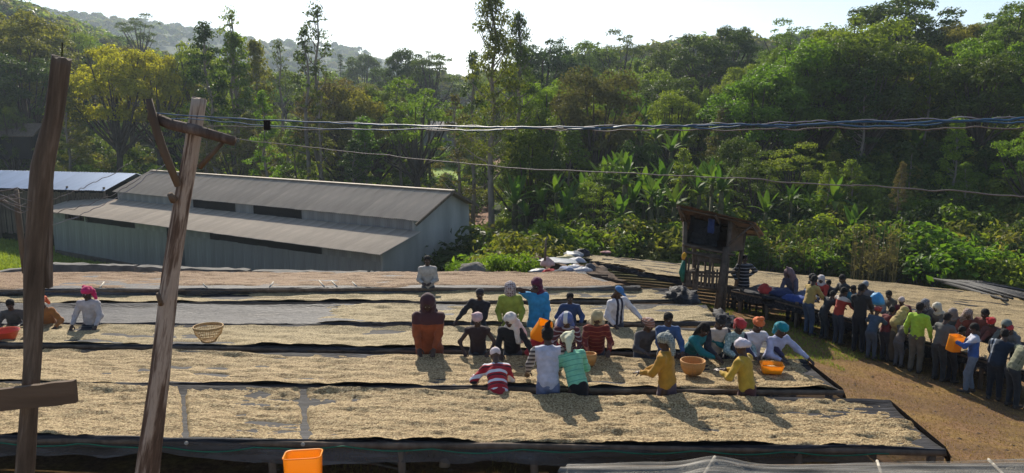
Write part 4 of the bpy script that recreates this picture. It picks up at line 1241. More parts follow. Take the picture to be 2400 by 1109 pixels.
skin_m = mat_noise('dark_brown_skin', (.040, .021, .014), (.085, .045, .028), 3, .48, bs=.1, bd=.003, spec=.4)
eye_m = mat_noise('eye_white', (.35, .33, .30), (.5, .48, .45), 2, .3, bs=0)
hair_m = mat_noise('black_hair', (.006, .005, .005), (.02, .017, .015), 60, .8, bs=1, bd=.01)
shoe_m = mat_noise('dusty_shoe', (.03, .025, .022), (.09, .07, .055), 10, .8)
def cloth(name, c, rough=.85, var=.25, stripes=None, plaid=None, axis=2, sleeves=None):
    key = 'cl_' + name
    if key in _mc: return _mc[key]
    m, nt, b = newmat(name)
    f = noise_tex(nt, 9, 4)
    lo = tuple(x * (1 - var) for x in c); hi = tuple(min(1, x * (1 + var * .6)) for x in c)
    col = ramp(nt, f, [(.3, lo), (.7, hi)])
    if stripes or plaid or sleeves:
        at = nt.nodes.new('ShaderNodeAttribute'); at.attribute_name = 'cloth'
        sp = nt.nodes.new('ShaderNodeSeparateXYZ'); nt.links.new(at.outputs['Vector'], sp.inputs[0])
        lst = stripes or []
        for (c2, per, duty, phase) in lst:
            a = N(nt, 'ShaderNodeMath', operation='MULTIPLY_ADD'); nt.links.new(sp.outputs['XYZ'[axis]], a.inputs[0]); a.inputs[1].default_value = 1 / per; a.inputs[2].default_value = phase
            fr = N(nt, 'ShaderNodeMath', operation='FRACT'); nt.links.new(a.outputs[0], fr.inputs[0])
            lt = N(nt, 'ShaderNodeMath', operation='LESS_THAN'); nt.links.new(fr.outputs[0], lt.inputs[0]); lt.inputs[1].default_value = duty
            col = mix(nt, lt.outputs[0], col, c2)
        if sleeves:
            c2, c3, lim = sleeves
            ab = N(nt, 'ShaderNodeMath', operation='ABSOLUTE'); nt.links.new(sp.outputs['X'], ab.inputs[0])
            gt = N(nt, 'ShaderNodeMath', operation='GREATER_THAN'); nt.links.new(ab.outputs[0], gt.inputs[0]); gt.inputs[1].default_value = lim
            a = N(nt, 'ShaderNodeMath', operation='MULTIPLY'); nt.links.new(sp.outputs['Z'], a.inputs[0]); a.inputs[1].default_value = 1 / .06
            fr = N(nt, 'ShaderNodeMath', operation='FRACT'); nt.links.new(a.outputs[0], fr.inputs[0])
            lt = N(nt, 'ShaderNodeMath', operation='LESS_THAN'); nt.links.new(fr.outputs[0], lt.inputs[0]); lt.inputs[1].default_value = .5
            col = mix(nt, gt.outputs[0], col, mix(nt, lt.outputs[0], c2, c3))
        if plaid:
            c2, per, duty = plaid
            for ax_ in 'XYZ':
                a = N(nt, 'ShaderNodeMath', operation='MULTIPLY'); nt.links.new(sp.outputs[ax_], a.inputs[0]); a.inputs[1].default_value = 1 / per
                fr = N(nt, 'ShaderNodeMath', operation='FRACT'); nt.links.new(a.outputs[0], fr.inputs[0])
                lt = N(nt, 'ShaderNodeMath', operation='LESS_THAN'); nt.links.new(fr.outputs[0], lt.inputs[0]); lt.inputs[1].default_value = duty
                mu = N(nt, 'ShaderNodeMath', operation='MULTIPLY'); nt.links.new(lt.outputs[0], mu.inputs[0]); mu.inputs[1].default_value = .6
                col = mix(nt, mu.outputs[0], col, c2)
    nt.links.new(col, b.inputs['Base Color']); b.inputs['Roughness'].default_value = rough; b.inputs['Specular IOR Level'].default_value = .2
    b.inputs['Sheen Weight'].default_value = .15
    g = noise_tex(nt, 26, 4); bump(nt, g, .5, .012, b)
    _mc[key] = m
    return m
def set_cloth(me, V):
    a = me.attributes.new('cloth', 'FLOAT_VECTOR', 'POINT'); a.data.foreach_set('vector', np.asarray(V, np.float32).ravel())

def head_shape(kind, seed=0):
    """headwear in head coordinates"""
    s = SDF((-.26, -.34, -.52), (.26, .24, .27), .0135, .02)
    if kind == 'wrap':
        s.ell((0, -.02, .055), (.094, .112, .078)); s.ell((0, -.01, .03), (.096, .108, .045)); s.ell((.02, -.12, .03), (.055, .045, .05))
        s.cap((-.06, -.03, .10), (.07, .02, .11), .03, .03, k=.01)
        s.wrinkle(.004, 70, seed)
    elif kind == 'wraptail':
        s.ell((0, -.02, .055), (.098, .118, .085)); s.ell((-.02, -.12, .0), (.06, .055, .07)); s.cap((-.03, -.13, -.02), (-.06, -.15, -.17), .05, .03)
        s.cap((-.07, .02, .08), (.08, -.05, .12), .028, .03, k=.01)
        s.wrinkle(.005, 60, seed)
    elif kind == 'knot':
        s.ell((0, -.02, .055), (.094, .112, .078)); s.cap((-.07, .03, .06), (.07, .03, .10), .03, .03, k=.01); s.ell((0, .02, .15), (.05, .045, .04)); s.ell((.04, -.01, .14), (.035, .035, .03))
        s.wrinkle(.004, 70, seed)
    elif kind == 'scarf':
        s.ell((0, -.025, .045), (.105, .118, .095)); s.ell((0, -.03, -.06), (.102, .10, .10)); s.ell((0, .0, -.15), (.115, .11, .065)); s.ell((0, -.06, -.2), (.16, .10, .07))
        s.ell((0, .135, -.02), (.062, .10, .082), sub=True)
        s.wrinkle(.005, 50, seed)
    elif kind == 'shawl':
        s.ell((0, -.025, .05), (.108, .122, .095)); s.ell((0, -.05, -.07), (.115, .10, .12)); s.cap((0, -.07, -.12), (0, -.11, -.36), .13, .17); s.cap((.1, -.0, -.15), (.13, .04, -.38), .05, .07); s.cap((-.1, -.0, -.15), (-.13, .04, -.36), .05, .06)
        s.ell((0, .14, -.04), (.066, .11, .10), sub=True)
        s.wrinkle(.006, 42, seed)
    elif kind == 'veil':   # cloth thrown over the head and face
        s.ell((0, -.01, .04), (.112, .125, .098)); s.ell((0, .02, -.06), (.105, .115, .12)); s.cap((0, .0, -.1), (.02, .02, -.25), .11, .085)
        s.wrinkle(.006, 45, seed)
    elif kind == 'hood':
        s.ell((0, -.015, .045), (.115, .13, .11)); s.ell((0, -.01, -.07), (.12, .12, .12)); s.ell((0, 0, -.17), (.14, .125, .075))
        s.ell((0, .15, -.01), (.072, .11, .098), sub=True)
        s.wrinkle(.003, 40, seed)
    elif kind == 'cap':
        s.ell((0, -.012, .05), (.088, .106, .078)); s.cut((0, 0, .025), (0, 0, -1))
        s.ell((0, .11, .035), (.07, .07, .012), k=.008)
    elif kind == 'beanie':
        s.ell((0, -.015, .05), (.09, .108, .085)); s.cut((0, .05, .02), (0, .25, -1)); s.wrinkle(.003, 80, seed)
    elif kind == 'hair':
        s.ell((0, -.022, .045), (.088, .100, .086)); s.ell((0, -.04, -.01), (.082, .078, .07)); s.ell((0, .12, -.03), (.09, .09, .085), sub=True); s.wrinkle(.0035, 150, seed)
    elif kind == 'bun':
        s.ell((0, -.022, .045), (.088, .100, .086)); s.ell((0, -.04, -.01), (.082, .078, .07)); s.ell((0, -.05, .14), (.045, .045, .05)); s.cap((0, -.05, .15), (.03, -.07, .21), .03, .018); s.ell((0, .12, -.03), (.09, .09, .085), sub=True); s.wrinkle(.005, 90, seed)
    elif kind == 'braids':
        s.ell((0, -.022, .045), (.092, .104, .088)); s.ell((0, -.05, -.04), (.09, .08, .11)); s.cap((.05, -.07, -.08), (.07, -.05, -.24), .04, .025); s.cap((-.05, -.07, -.08), (-.07, -.05, -.24), .04, .025); s.ell((0, .13, -.04), (.078, .09, .09), sub=True); s.wrinkle(.005, 110, seed)
    elif kind == 'drape':  # big stiff sheet held over the head
        s.ell((0, -.02, .06), (.13, .14, .13)); s.cap((0, 0, .12), (.05, -.02, .22), .09, .03); s.cap((-.08, .0, 0), (-.14, .02, -.42), .10, .14); s.cap((.06, -.05, 0), (.02, -.12, -.42), .12, .14)
        s.ell((.05, .16, -.08), (.085, .13, .16), sub=True); s.wrinkle(.006, 35, seed)
    return s.mesh()
HW = {}
PERS = []
def person(px, py, d, face, label, h=1.62, lean=10, side=0, twist=0, top=(.2, .2, .2), bottom=(.06, .07, .09), head='hair', hc=None, skirt=False, hands='table', hr=None, hl=None, nod=18, turn=0,
           sleeve='long', stance=0, vox=.0205, group=None, bulk=1.0, topm=None, headm=None, gz=None, shirt_len=.0, coat=False, curl='flat', base=None, step=0.0, top_name='shirt', sit=False):
    """a person whose feet stand at depth d under pixel column px; face: 0 = away from the camera, 180 = towards it, 90 = to the left"""
    if base is None:
        p = Pd(px, py, d); bx, by = p.x, d
    else: bx, by = base
    z0 = (G(bx, by) if gz is None else gz)
    s_ = h / 1.70
    root = empty('person', (bx, by, z0), R(face), label, 'person', group)
    ln = R(lean); sd_ = R(side)
    t = unit([math.sin(sd_), math.sin(ln) * math.cos(sd_), math.cos(ln) * math.cos(sd_)])
    hipz = .93 * s_ - .10 * s_ * abs(math.sin(ln)) * .5
    if sit: hipz = .55 * s_
    pel = np.array([0, -.17 * s_ * math.sin(ln), hipz])
    rx = np.array([math.cos(R(twist)), math.sin(R(twist)) * 1.0, 0]); rx = unit(rx - t * (rx @ t))
    fw = np.cross(t, rx)
    M = np.stack([rx, fw, t], 1)
    chest = pel + t * .36 * s_; neck = pel + t * .54 * s_
    hd = unit(t * .75 + np.array([0, 0, .45]) + np.array([0, .12, 0]))
    hc_ = neck + hd * .175 * s_
    # head orientation
    yaw = R(turn); pit = R(nod)
    f_ = np.array([-math.sin(yaw) * math.cos(pit), math.cos(yaw) * math.cos(pit), -math.sin(pit)])
    x_ = unit(np.cross(f_, [0, 0, 1])); up = np.cross(x_, f_)
    HM = np.stack([x_, f_, up], 1)
    sh = [neck - t * .055 * s_ + rx * q * .175 * s_ * bulk ** .5 for q in (-1, 1)]
    UA, FA = .285 * s_, .255 * s_
    tg = {'table': ((-.17, .40, .92), (.17, .42, .92)), 'down': ((-.26, .04, .80), (.26, .04, .80)), 'hips': ((-.17, -.02, 1.02), (.17, -.02, 1.02)), 'front': ((-.12, .36, 1.05), (.12, .36, 1.05)),
          'akimbo': ((-.16, .34, .93), (.16, .34, .93))}[hands]
    tgt = [np.array(hl if hl else tg[0], float), np.array(hr if hr else tg[1], float)]
    arms = []
    for i, q in enumerate((-1, 1)):
        T = tgt[i] * np.array([1, 1, 1]); v = T - sh[i]; D = np.linalg.norm(v)
        if D > (UA + FA) * .985: T = sh[i] + v / D * (UA + FA) * .985; v = T - sh[i]; D = np.linalg.norm(v)
        D = max(D, .12)
        a = (UA ** 2 - FA ** 2 + D * D) / (2 * D); hh = math.sqrt(max(0, UA * UA - a * a))
        hint = np.array([q * (1.0 if hands in ('hips', 'akimbo') else .45), -.55, -.35]); vn = v / D; hint = unit(hint - vn * (hint @ vn))
        el = sh[i] + vn * a + hint * hh
        arms.append((sh[i], el, T))
    ft = [np.array([-.10 * s_, .02 + step, .05]), np.array([.10 * s_, .02 - step, .05])]
    hips = [pel + np.array([q * .085 * s_, 0, -.04 * s_]) for q in (-1, 1)]
    legs = []
    for i in (0, 1):
        kn = (hips[i] + ft[i]) / 2 + np.array([0, .05 + (.25 if sit else 0), .02]); legs.append((hips[i], kn, ft[i]))
    lo = (-.62 * s_, -.55 * s_, -.02); hi = (.62 * s_, .85 * s_, 1.98 * s_)
    # fit the box to what is used
    allp = np.array([pel, chest, neck, hc_] + [p for a in arms for p in a] + [p for l_ in legs for p in l_])
    lo = allp.min(0) - .22; hi = allp.max(0) + .22; lo[2] = -.03
    B = bulk
    S = SDF(lo, hi, vox, .03)
    S.ell(chest + t * .02, (.155 * s_, .105 * s_, .20 * s_), M); S.ell(pel + t * .08, (.145 * s_, .10 * s_, .15 * s_), M)
    S.cap(chest + t * .1, neck + hd * .06 * s_, .07 * s_, .052 * s_)
    for (a, e, w_) in arms: S.cap(a, e, .048 * s_, .040 * s_); S.cap(e, w_, .040 * s_, .027 * s_)
    for (a, k_, f0) in legs: S.cap(a, k_, .082 * s_, .055 * s_); S.cap(k_, f0, .055 * s_, .036 * s_); S.cap(f0 + [0, -.03, -.01], f0 + [0, .14 * s_, -.02], .036, .028)
    V, Fq = S.mesh()
    nb_ = len(Fq)
    Vs = [V]; Fs = [Fq]; nv = len(V)
    hv = HEAD[0] * s_ * 1.0; hv = hv @ HM.T + hc_; Vs.append(hv); Fs.append(HEAD[1] + nv); nv += len(hv)
    for i, (a, e, w_) in enumerate(arms):
        HV, HF = HANDS[curl]; hv = HV.copy() * s_
        if i == 0: hv[:, 0] *= -1
        fz_ = unit(w_ - e)
        if w_[2] < 1.05 * s_ and hands == 'table': fz_ = unit(fz_ + np.array([0, .15, -.15]))
        nrm = np.array([0, -.35, -1.0]) if hands in ('table', 'front', 'akimbo') else np.array([-(1 if i else -1), .1, -.1])
        Mh = frame(fz_, nrm)
        # palm faces local +y
        yv = unit(nrm - fz_ * (nrm @ fz_)); xv = np.cross(yv, fz_); Mh = np.stack([xv, yv, fz_], 1)
        hv = hv @ Mh.T + w_; Vs.append(hv); Fs.append(HF[:, ::-1] + nv if i == 0 else HF + nv); nv += len(hv)
    ev = EYES[0] * s_ @ HM.T + hc_; ne = len(EYES[1]); Vs.append(ev); Fs.append(EYES[1] + nv)
    me = mesh_np('body', np.concatenate(Vs), np.concatenate(Fs)); me.materials.append(skin_m); me.materials.append(eye_m)
    mi = np.zeros(len(me.polygons), np.int32); mi[-ne:] = 1; me.polygons.foreach_set('material_index', mi)
    link('body', me, None, root)
    # shirt
    S = SDF(lo, hi, vox, .035)
    g_ = .010 if not coat else .020
    S.ell(chest + t * .03, (.165 * s_ * B + g_ * .5, .118 * s_ * B + g_ * .5, .21 * s_), M); S.ell(chest - t * .14, (.150 * s_ * B + g_ * .6, .112 * s_ * B + g_ * .6, .20 * s_), M); S.ell(pel + t * .05, (.155 * s_ * B + g_ * .7, .120 * s_ * B + g_ * .7, .17 * s_), M)
    if coat: S.ell(pel - np.array([0, 0, .12]), (.18 * s_ * B + g_ * .6, .14 * s_ * B + g_ * .6, .22 * s_), M)
    S.cap(sh[0], sh[1], .062 * s_ + g_ * .3, .062 * s_ + g_ * .3)
    for (a, e, w_) in arms:
        S.cap(a, a + (e - a) * (1 if sleeve != 'none' else .05), .058 * s_ + g_, (.050 if sleeve == 'long' else .056) * s_ + g_ * .9)
        if sleeve == 'long': S.cap(e, e + (w_ - e) * .88, .049 * s_ + g_ * .8, .036 * s_ + g_ * .7)
        if sleeve == 'short': pass
    if sleeve == 'short':
        pass
    S.wrinkle(.0072, 34 + (len(PERS) * 7) % 9, len(PERS) * 1.7)
    hem = pel - t * (.10 * s_ + shirt_len + (.18 if coat else 0)); S.cut(hem, -t)
    S.cut(neck + hd * .035 * s_, hd)
    V, Fq = S.mesh(); me = mesh_np(top_name, V, Fq)
    rel = V - pel; set_cloth(me, np.stack([rel @ rx, rel @ fw, rel @ t], 1))
    tm = topm or cloth('shirt_%d' % len(PERS), top); me.materials.append(tm); link(top_name, me, None, root)
    # trousers or skirt
    S = SDF(lo, hi, vox, .03)
    S.ell(pel + t * .02, (.158 * s_, .122 * s_, .14 * s_), M)
    if skirt:
        S.cap(pel - np.array([0, 0, .02]), ((ft[0] + ft[1]) / 2 + np.array([0, .02, .12])), .145 * s_, .20 * s_)
    else:
        for (a, k_, f0) in legs: S.cap(a, k_, .098 * s_, .074 * s_); S.cap(k_, f0 + [0, 0, .03], .072 * s_, .058 * s_)
    S.wrinkle(.005, 30, len(PERS) * 1.3); S.cut(pel + t * .10 * s_, t); S.cut((0, 0, .07), (0, 0, -1))
    V, Fq = S.mesh(); me = mesh_np('skirt' if skirt else 'trousers', V, Fq); set_cloth(me, V)
    me.materials.append(cloth('lower_%d' % len(PERS), bottom)); link('skirt' if skirt else 'trousers', me, None, root)
    # shoes
    S = SDF((-.22, -.2 - abs(step), -.02), (.22, .32 + abs(step), .14), .014, .01)
    for f0 in ft: S.cap(f0 + [0, -.035, -.008], f0 + [0, .15 * s_, -.018], .044, .036)
    S.cut((0, 0, .0), (0, 0, -1))
    V, Fq = S.mesh(); me = mesh_np('shoes', V, Fq); me.materials.append(shoe_m); link('shoes', me, None, root)
    # headwear
    if head not in HW: HW[head] = head_shape(head, len(HW))
    V, Fq = HW[head]
    V = (V * s_ * (1.10 if head in ('wrap', 'wraptail', 'knot', 'scarf', 'shawl', 'veil', 'hood') else 1.02)) @ HM.T + hc_
    nm = {'hair': 'hair', 'bun': 'hair', 'braids': 'hair', 'cap': 'cap', 'beanie': 'cap', 'hood': 'hood'}.get(head, 'headscarf')
    me = mesh_np(nm, V, Fq); set_cloth(me, V - hc_)
    hm_ = headm or (hair_m if nm == 'hair' else cloth('head_%d' % len(PERS), hc or (.3, .3, .3))); me.materials.append(hm_); link(nm, me, None, root)
    PERS.append(root)
    root_info = dict(root=root, hands=[a[2] for a in arms], head=hc_, s=s_)
    return root_info
def wpt(info, p):
    o = info['root']; M = Matrix.Translation(o.location) @ Matrix.Rotation(o.rotation_euler.z, 4, 'Z')
    return M @ Vector(p)
def gap_depth(k, px):
    """depth of the walking gap behind bed k at pixel column px"""
    S_ = {1: (S1, S2), 2: (S2, S3), 3: (S3, S4), 4: (S4, S5), 5: (S5, S6)}[k]
    def at(S, v):
        best = min(np.linspace(0, 1.0, 200), key=lambda u: abs(1200 + F_PX * S(u, v).x / S(u, v).y - px)); return S(best, v).y
    return (at(S_[0], 1) + at(S_[1], 0)) / 2
_pc = {}
def P(px, gap, face, label, **k):
    d = gap_depth(gap, px); x = (px - 1200) / F_PX * d * math.cos(0)
    # column at table height
    q = Pd(px, 264 + 1800 * 4 / d, d)
    q = Pd(px, 554, d); 
    # keep the waist in the pixel column
    zz = .95 - .045 * max(0, d - 11.5)
    lo, hi = -30., 30.
    for _ in range(40):
        m_ = (lo + hi) / 2
        if proj(m_, d, zz)[0] < px: lo = m_
        else: hi = m_
    return person(px, 0, d, face, label, base=(lo, d), **k)
C = cloth
GW = 'people sorting beans at the drying beds'
# --- left group
P(-22, 3, 178, 'person in an orange sleeve cut off by the left edge of the picture', h=1.5, lean=25, top=(.62, .28, .04), head='hair', hands='table', group=GW)
P(34, 3, 200, 'dark-clothed boy with short hair leaning over the bed beside the first pole', h=1.42, lean=28, top=(.09, .085, .08), head='hair', hands='table', nod=25, turn=15, group=GW)
P(112, 3, 185, 'woman in an orange headscarf and rust shirt, half behind the first pole', h=1.5, lean=30, top=(.34, .14, .04), head='wraptail', hc=(.75, .16, .06), hands='table', nod=35, hl=(-.30, .35, .90), hr=(.25, .35, .90), group=GW)
P(213, 3, 182, 'woman in a magenta headscarf and pale grey button shirt standing upright', h=1.56, lean=8, top=(.48, .43, .42), head='wraptail', hc=(.62, .03, .14), hands='table', hl=(-.24, .30, .90), hr=(.24, .26, .90), nod=8, turn=-12, group=GW)
P(1003, 5, 180, 'person in an open pale coat standing alone at the last bed', h=1.57, lean=4, top=(.42, .39, .35), head='hair', hands='table', hl=(-.10, .25, 1.0), hr=(.10, .25, 1.0), nod=4, group=GW)
# --- behind bed 3
P(1120, 3, 165, 'person in a black jacket and dark cap reaching sideways over the third bed', h=1.5, lean=14, side=-8, top=(.025, .025, .03), head='beanie', hc=(.03, .03, .035), hands='table', hl=(-.12, .36, .86), hr=(.38, .30, .86), nod=10, group=GW)
P(1196, 3, 178, 'person in a lime green jacket with a checked scarf pulled over the head', h=1.56, lean=3, top=(.30, .36, .06), head='veil', headm=C('checked_scarf', (.10, .03, .03), plaid=((.55, .5, .48), .035, .4)), hands='down', hl=(-.19, .14, .86), hr=(.19, .14, .86), nod=30, coat=True, group=GW)
P(1257, 3, 182, 'person in a bright blue jacket holding a hand to a purple headscarf', h=1.63, lean=2, top=(.04, .26, .50), head='scarf', hc=(.11, .02, .05), hands='down', hr=(.13, .18, 1.50), hl=(-.20, .10, .84), nod=20, turn=-30, coat=True, group=GW)
P(1335, 3, 180, 'short-haired boy in a navy shirt behind the striped women', h=1.38, lean=6, top=(.04, .07, .16), head='hair', hands='table', hl=(-.2, .22, .86), hr=(.2, .22, .86), nod=8, group=GW)
P(1446, 3, 205, 'person in a white hooded top with dark lapels and a blue cap', h=1.56, lean=16, side=6, topm=C('white_hoodie', (.62, .60, .62), stripes=[((.03, .03, .05), 1.0, .05, .07), ((.03, .03, .05), 1.0, .05, .98)], axis=0), head='cap', hc=(.05, .17, .38), hands='table', hl=(-.42, .34, .86), hr=(.22, .26, .86), nod=35, turn=35, bulk=1.05, group=GW)
# --- gap between beds 2 and 3
P(1006, 2, 180, 'person in a dark orange hooded parka with a maroon yoke, tallest figure at the beds', h=1.76, lean=10, topm=C('rust_parka', (.30, .075, .025), stripes=[((.075, .028, .03), 3.0, .09, -.138)]), head='hood', hc=(.060, .024, .030), hands='table', hl=(-.10, .34, .86), hr=(.12, .38, .84), nod=30, bulk=1.22, coat=True, group=GW)
P(1120, 2, 180, 'woman in a dark sleeveless top and pale pink headwrap with bare arms spread', h=1.48, lean=16, top=(.045, .028, .028), head='wrap', hc=(.60, .42, .42), hands='akimbo', hl=(-.20, .26, .88), hr=(.22, .26, .88), sleeve='none', nod=14, turn=-8, group=GW)
P(1200, 2, 168, 'woman in black with a long white scarf, reaching towards the orange jerrycan', h=1.50, lean=22, top=(.018, .018, .02), head='shawl', hc=(.62, .57, .52), hands='table', hl=(-.45, .40, .88), hr=(.12, .34, .86), nod=20, turn=-22, group=GW)
P(1268, 2, 190, 'person in a red top bent low behind the man in the white vest', h=1.42, lean=40, top=(.38, .03, .04), head='wrap', hc=(.12, .16, .35), hands='table', nod=50, group=GW)
P(1330, 2, 170, 'woman in a maroon and grey striped top with a blue and white veil', h=1.50, lean=24, topm=C('maroon_stripe', (.12, .035, .04), stripes=[((.38, .32, .33), .055, .28, 0)]), head='shawl', headm=C('blue_white_veil', (.10, .13, .30), stripes=[((.60, .58, .55), .20, .35, .12)], axis=0), hands='table', nod=45, turn=12, group=GW)
P(1396, 2, 180, 'woman in a dark red patterned top with a tan scarf wound over the face', h=1.50, lean=18, topm=C('red_knit', (.16, .025, .02), stripes=[((.35, .10, .05), .07, .15, 0)]), head='scarf', hc=(.46, .37, .20), hands='table', nod=38, bulk=1.1, group=GW)
P(1508, 2, 195, 'child in a dark grey top and brown striped turban leaning over the second bed', h=1.42, lean=26, top=(.07, .065, .07), head='wrap', headm=C('brown_turban', (.22, .10, .07), stripes=[((.38, .27, .23), .04, .3, 0)]), hands='table', nod=25, turn=20, hl=(-.38, .42, .86), group=GW)
P(1562, 2, 182, 'boy in a blue denim shirt behind the woman in mustard', h=1.46, lean=10, top=(.05, .10, .22), head='hair', hands='table', nod=12, turn=15, group=GW)
P(1628, 2, 212, 'woman with dark braids in a teal cardigan stretching low over the basket', h=1.52, lean=42, side=10, top=(.02, .17, .19), head='braids', hands='table', hl=(-.42, .50, .86), hr=(.05, .52, .86), nod=38, turn=10, group=GW)
P(1675, 2, 190, 'woman in a cream waistcoat with a black knotted turban', h=1.50, lean=22, topm=C('cream_waistcoat', (.50, .44, .38), sleeves=((.04, .04, .05), (.03, .03, .04), .15)), head='knot', hc=(.02, .022, .028), hands='table', nod=30, turn=10, group=GW)
P(1720, 2, 190, 'woman with a red headwrap and a pale green checked shirt', h=1.46, lean=24, topm=C('green_check', (.42, .52, .48), plaid=((.16, .25, .24), .05, .3)), head='wraptail', hc=(.42, .04, .045), hands='table', nod=28, turn=12, group=GW)
P(1764, 2, 192, 'woman with an orange knotted headwrap and a white and navy top', h=1.47, lean=18, topm=C('white_navy', (.58, .56, .60), sleeves=((.05, .045, .09), (.045, .04, .08), .19)), head='knot', hc=(.66, .17, .05), hands='table', nod=22, turn=14, hl=(-.35, .42, .86), group=GW)
P(1812, 2, 200, 'woman with a teal wound headscarf and a lilac shirt at the end of the bed', h=1.47, lean=26, top=(.42, .44, .60), head='wraptail', hc=(.01, .22, .27), hands='table', hl=(-.40, .44, .86), nod=24, turn=16, group=GW)
# --- gap between beds 1 and 2, backs to the camera
P(1166, 1, 6, 'bending woman in a red, black and white striped top with a white cap', h=1.50, lean=52, topm=C('red_white_stripes', (.42, .02, .03), stripes=[((.70, .68, .72), .155, .30, .10), ((.02, .02, .03), .155, .12, .40)]), bottom=(.30, .02, .03), head='beanie', hc=(.66, .58, .58), hands='table', hl=(-.32, .42, .86), hr=(.12, .5, .86), nod=45, skirt=True, bulk=1.05, group=GW)
P(1284, 1, 2, 'man in a white vest over striped sleeves, seen from behind', h=1.66, lean=16, topm=C('white_vest', (.50, .50, .58), sleeves=((.06, .05, .05), (.42, .38, .34), .185)), bottom=(.16, .19, .30), head='bun', hands='table', hl=(-.28, .42, .88), hr=(.20, .44, .88), nod=14, bulk=1.05, group=GW)
P(1352, 1, 14, 'woman in a mint green striped sweater and black skirt, seen from behind', h=1.60, lean=30, side=-6, topm=C('mint_stripes', (.22, .56, .36), stripes=[((.10, .34, .24), .075, .16, 0)]), bottom=(.012, .012, .014), head='wraptail', hc=(.62, .62, .42), hands='table', hl=(-.26, .44, .86), nod=32, skirt=True, group=GW)
P(1562, 1, 62, 'woman in a mustard sweater with a grey patterned headscarf, seen from the left', h=1.54, lean=6, top=(.46, .24, .03), bottom=(.12, .08, .09), head='wraptail', headm=C('grey_patterned_scarf', (.14, .16, .14), plaid=((.34, .36, .32), .03, .35)), hands='table', hl=(-.10, .36, 1.0), hr=(.10, .36, .96), nod=6, skirt=True, bulk=1.1, group=GW)
ywi = P(1748, 1, 48, 'woman in a yellow sweater with a white headwrap over dark hair, back to the camera', h=1.46, lean=12, top=(.50, .32, .04), bottom=(.10, .035, .03), head='wrap', hc=(.64, .58, .62), hands='table', hl=(-.14, .34, 1.0), hr=(.06, .34, .98), nod=14, skirt=True, bulk=1.05, group=GW)
# --- man at the hut
person(1741, 700, 22.6, 176, 'man in a black and white striped top standing hand on hip beside the lookout hut', h=1.62, lean=0, topm=C('black_white_stripes', (.02, .022, .026), stripes=[((.40, .40, .42), .10, .16, .02)]), bottom=(.05, .08, .11), head='hair', hands='hips', hr=(.26, .16, .95), hl=(-.17, -.02, 1.05), nod=4, coat=True, vox=.021)

# ------------------------------------------------------------------ the crowd at the sloping table
GC = 'crowd around the long sorting table on the right'
# table axis on the ground
TA = Vector((6.9, 22.1, 0)); TB = Vector((12.6, 13.4, 0))
tdir = (TB - TA).normalized(); tnor = Vector((tdir.y, -tdir.x, 0))
if tnor.x > 0: tnor = -tnor      # towards the camera side (left/near)
def table_pt(t, off, z=None):
    q = TA.lerp(TB, t) + tnor * off
    return Vector((q.x, q.y, G(q.x, q.y) if z is None else z))
def tz(t): q = TA.lerp(TB, t); return G(q.x, q.y) + .74
tb_root = empty('sorting_table', table_pt(.5, 0), 0, 'long rough sorting table on posts with the crowd around it', 'table')
o_ = -Vector(tb_root.location)
n = 40; V = []; F = []
for i in range(n + 1):
    t = i / n
    for j in range(7):
        v = -.62 + 1.24 * j / 6; q = table_pt(t, v, tz(t)) + o_
        q.z += .03 - .05 * (1 - (v / .62) ** 2) + .012 * random.uniform(-1, 1); V.append(q)
F = [(i * 7 + j, i * 7 + j + 1, i * 7 + j + 8, i * 7 + j + 7) for i in range(n) for j in range(6)]
link('net', mesh_np('net', np.array(V), np.array(F)), net_m, tb_root)
V2 = [Vector(v) + Vector((0, 0, .035 + .02 * random.random() - (.07 if i % 7 in (0, 6) else 0))) for i, v in enumerate(V)][7 * 9:]
n2 = n - 9; F2 = [(i * 7 + j, i * 7 + j + 1, i * 7 + j + 8, i * 7 + j + 7) for i in range(n2) for j in range(6)]
bo = link('beans', mesh_np('beans', np.array(V2), np.array(F2)), BM['pale'], tb_root); bo['kind'] = 'stuff'
for sg in (-.62, .62):
    r_ = MB(); r_.tube([table_pt(t, sg, tz(t) - .03) + o_ for t in np.linspace(0, 1, 9)], .04, 6); r_.build('rail', old_wood, tb_root)
    sk = MB(); vv = []
    for i in range(61):
        t = i / 60; q = table_pt(t, sg * 1.05, tz(t) + .02) + o_; vv += [q, q - Vector((0, 0, .2 + .12 * random.random()))]
    sk.add(vv, [(2 * i, 2 * i + 1, 2 * i + 3, 2 * i + 2) for i in range(60)], True); sk.build('net_skirt', net_m, tb_root)
    for i in range(11):
        t = (i + .3) / 11; q = table_pt(t, sg * .92) + o_
        MB().tube([q - Vector((0, 0, .2)), q + Vector((0, 0, .72))], .05, 6).build('post', old_wood, tb_root)
for i in range(14):
    t = (i + .5) / 14
    MB().tube([table_pt(t, -.62, tz(t) - .08) + o_, table_pt(t, .62, tz(t) - .08) + o_], .03, 6).build('cross_stick', old_wood, tb_root)
def heading(v): return math.degrees(math.atan2(-v.x, v.y))
HN = heading(-tnor); HF = heading(tnor)
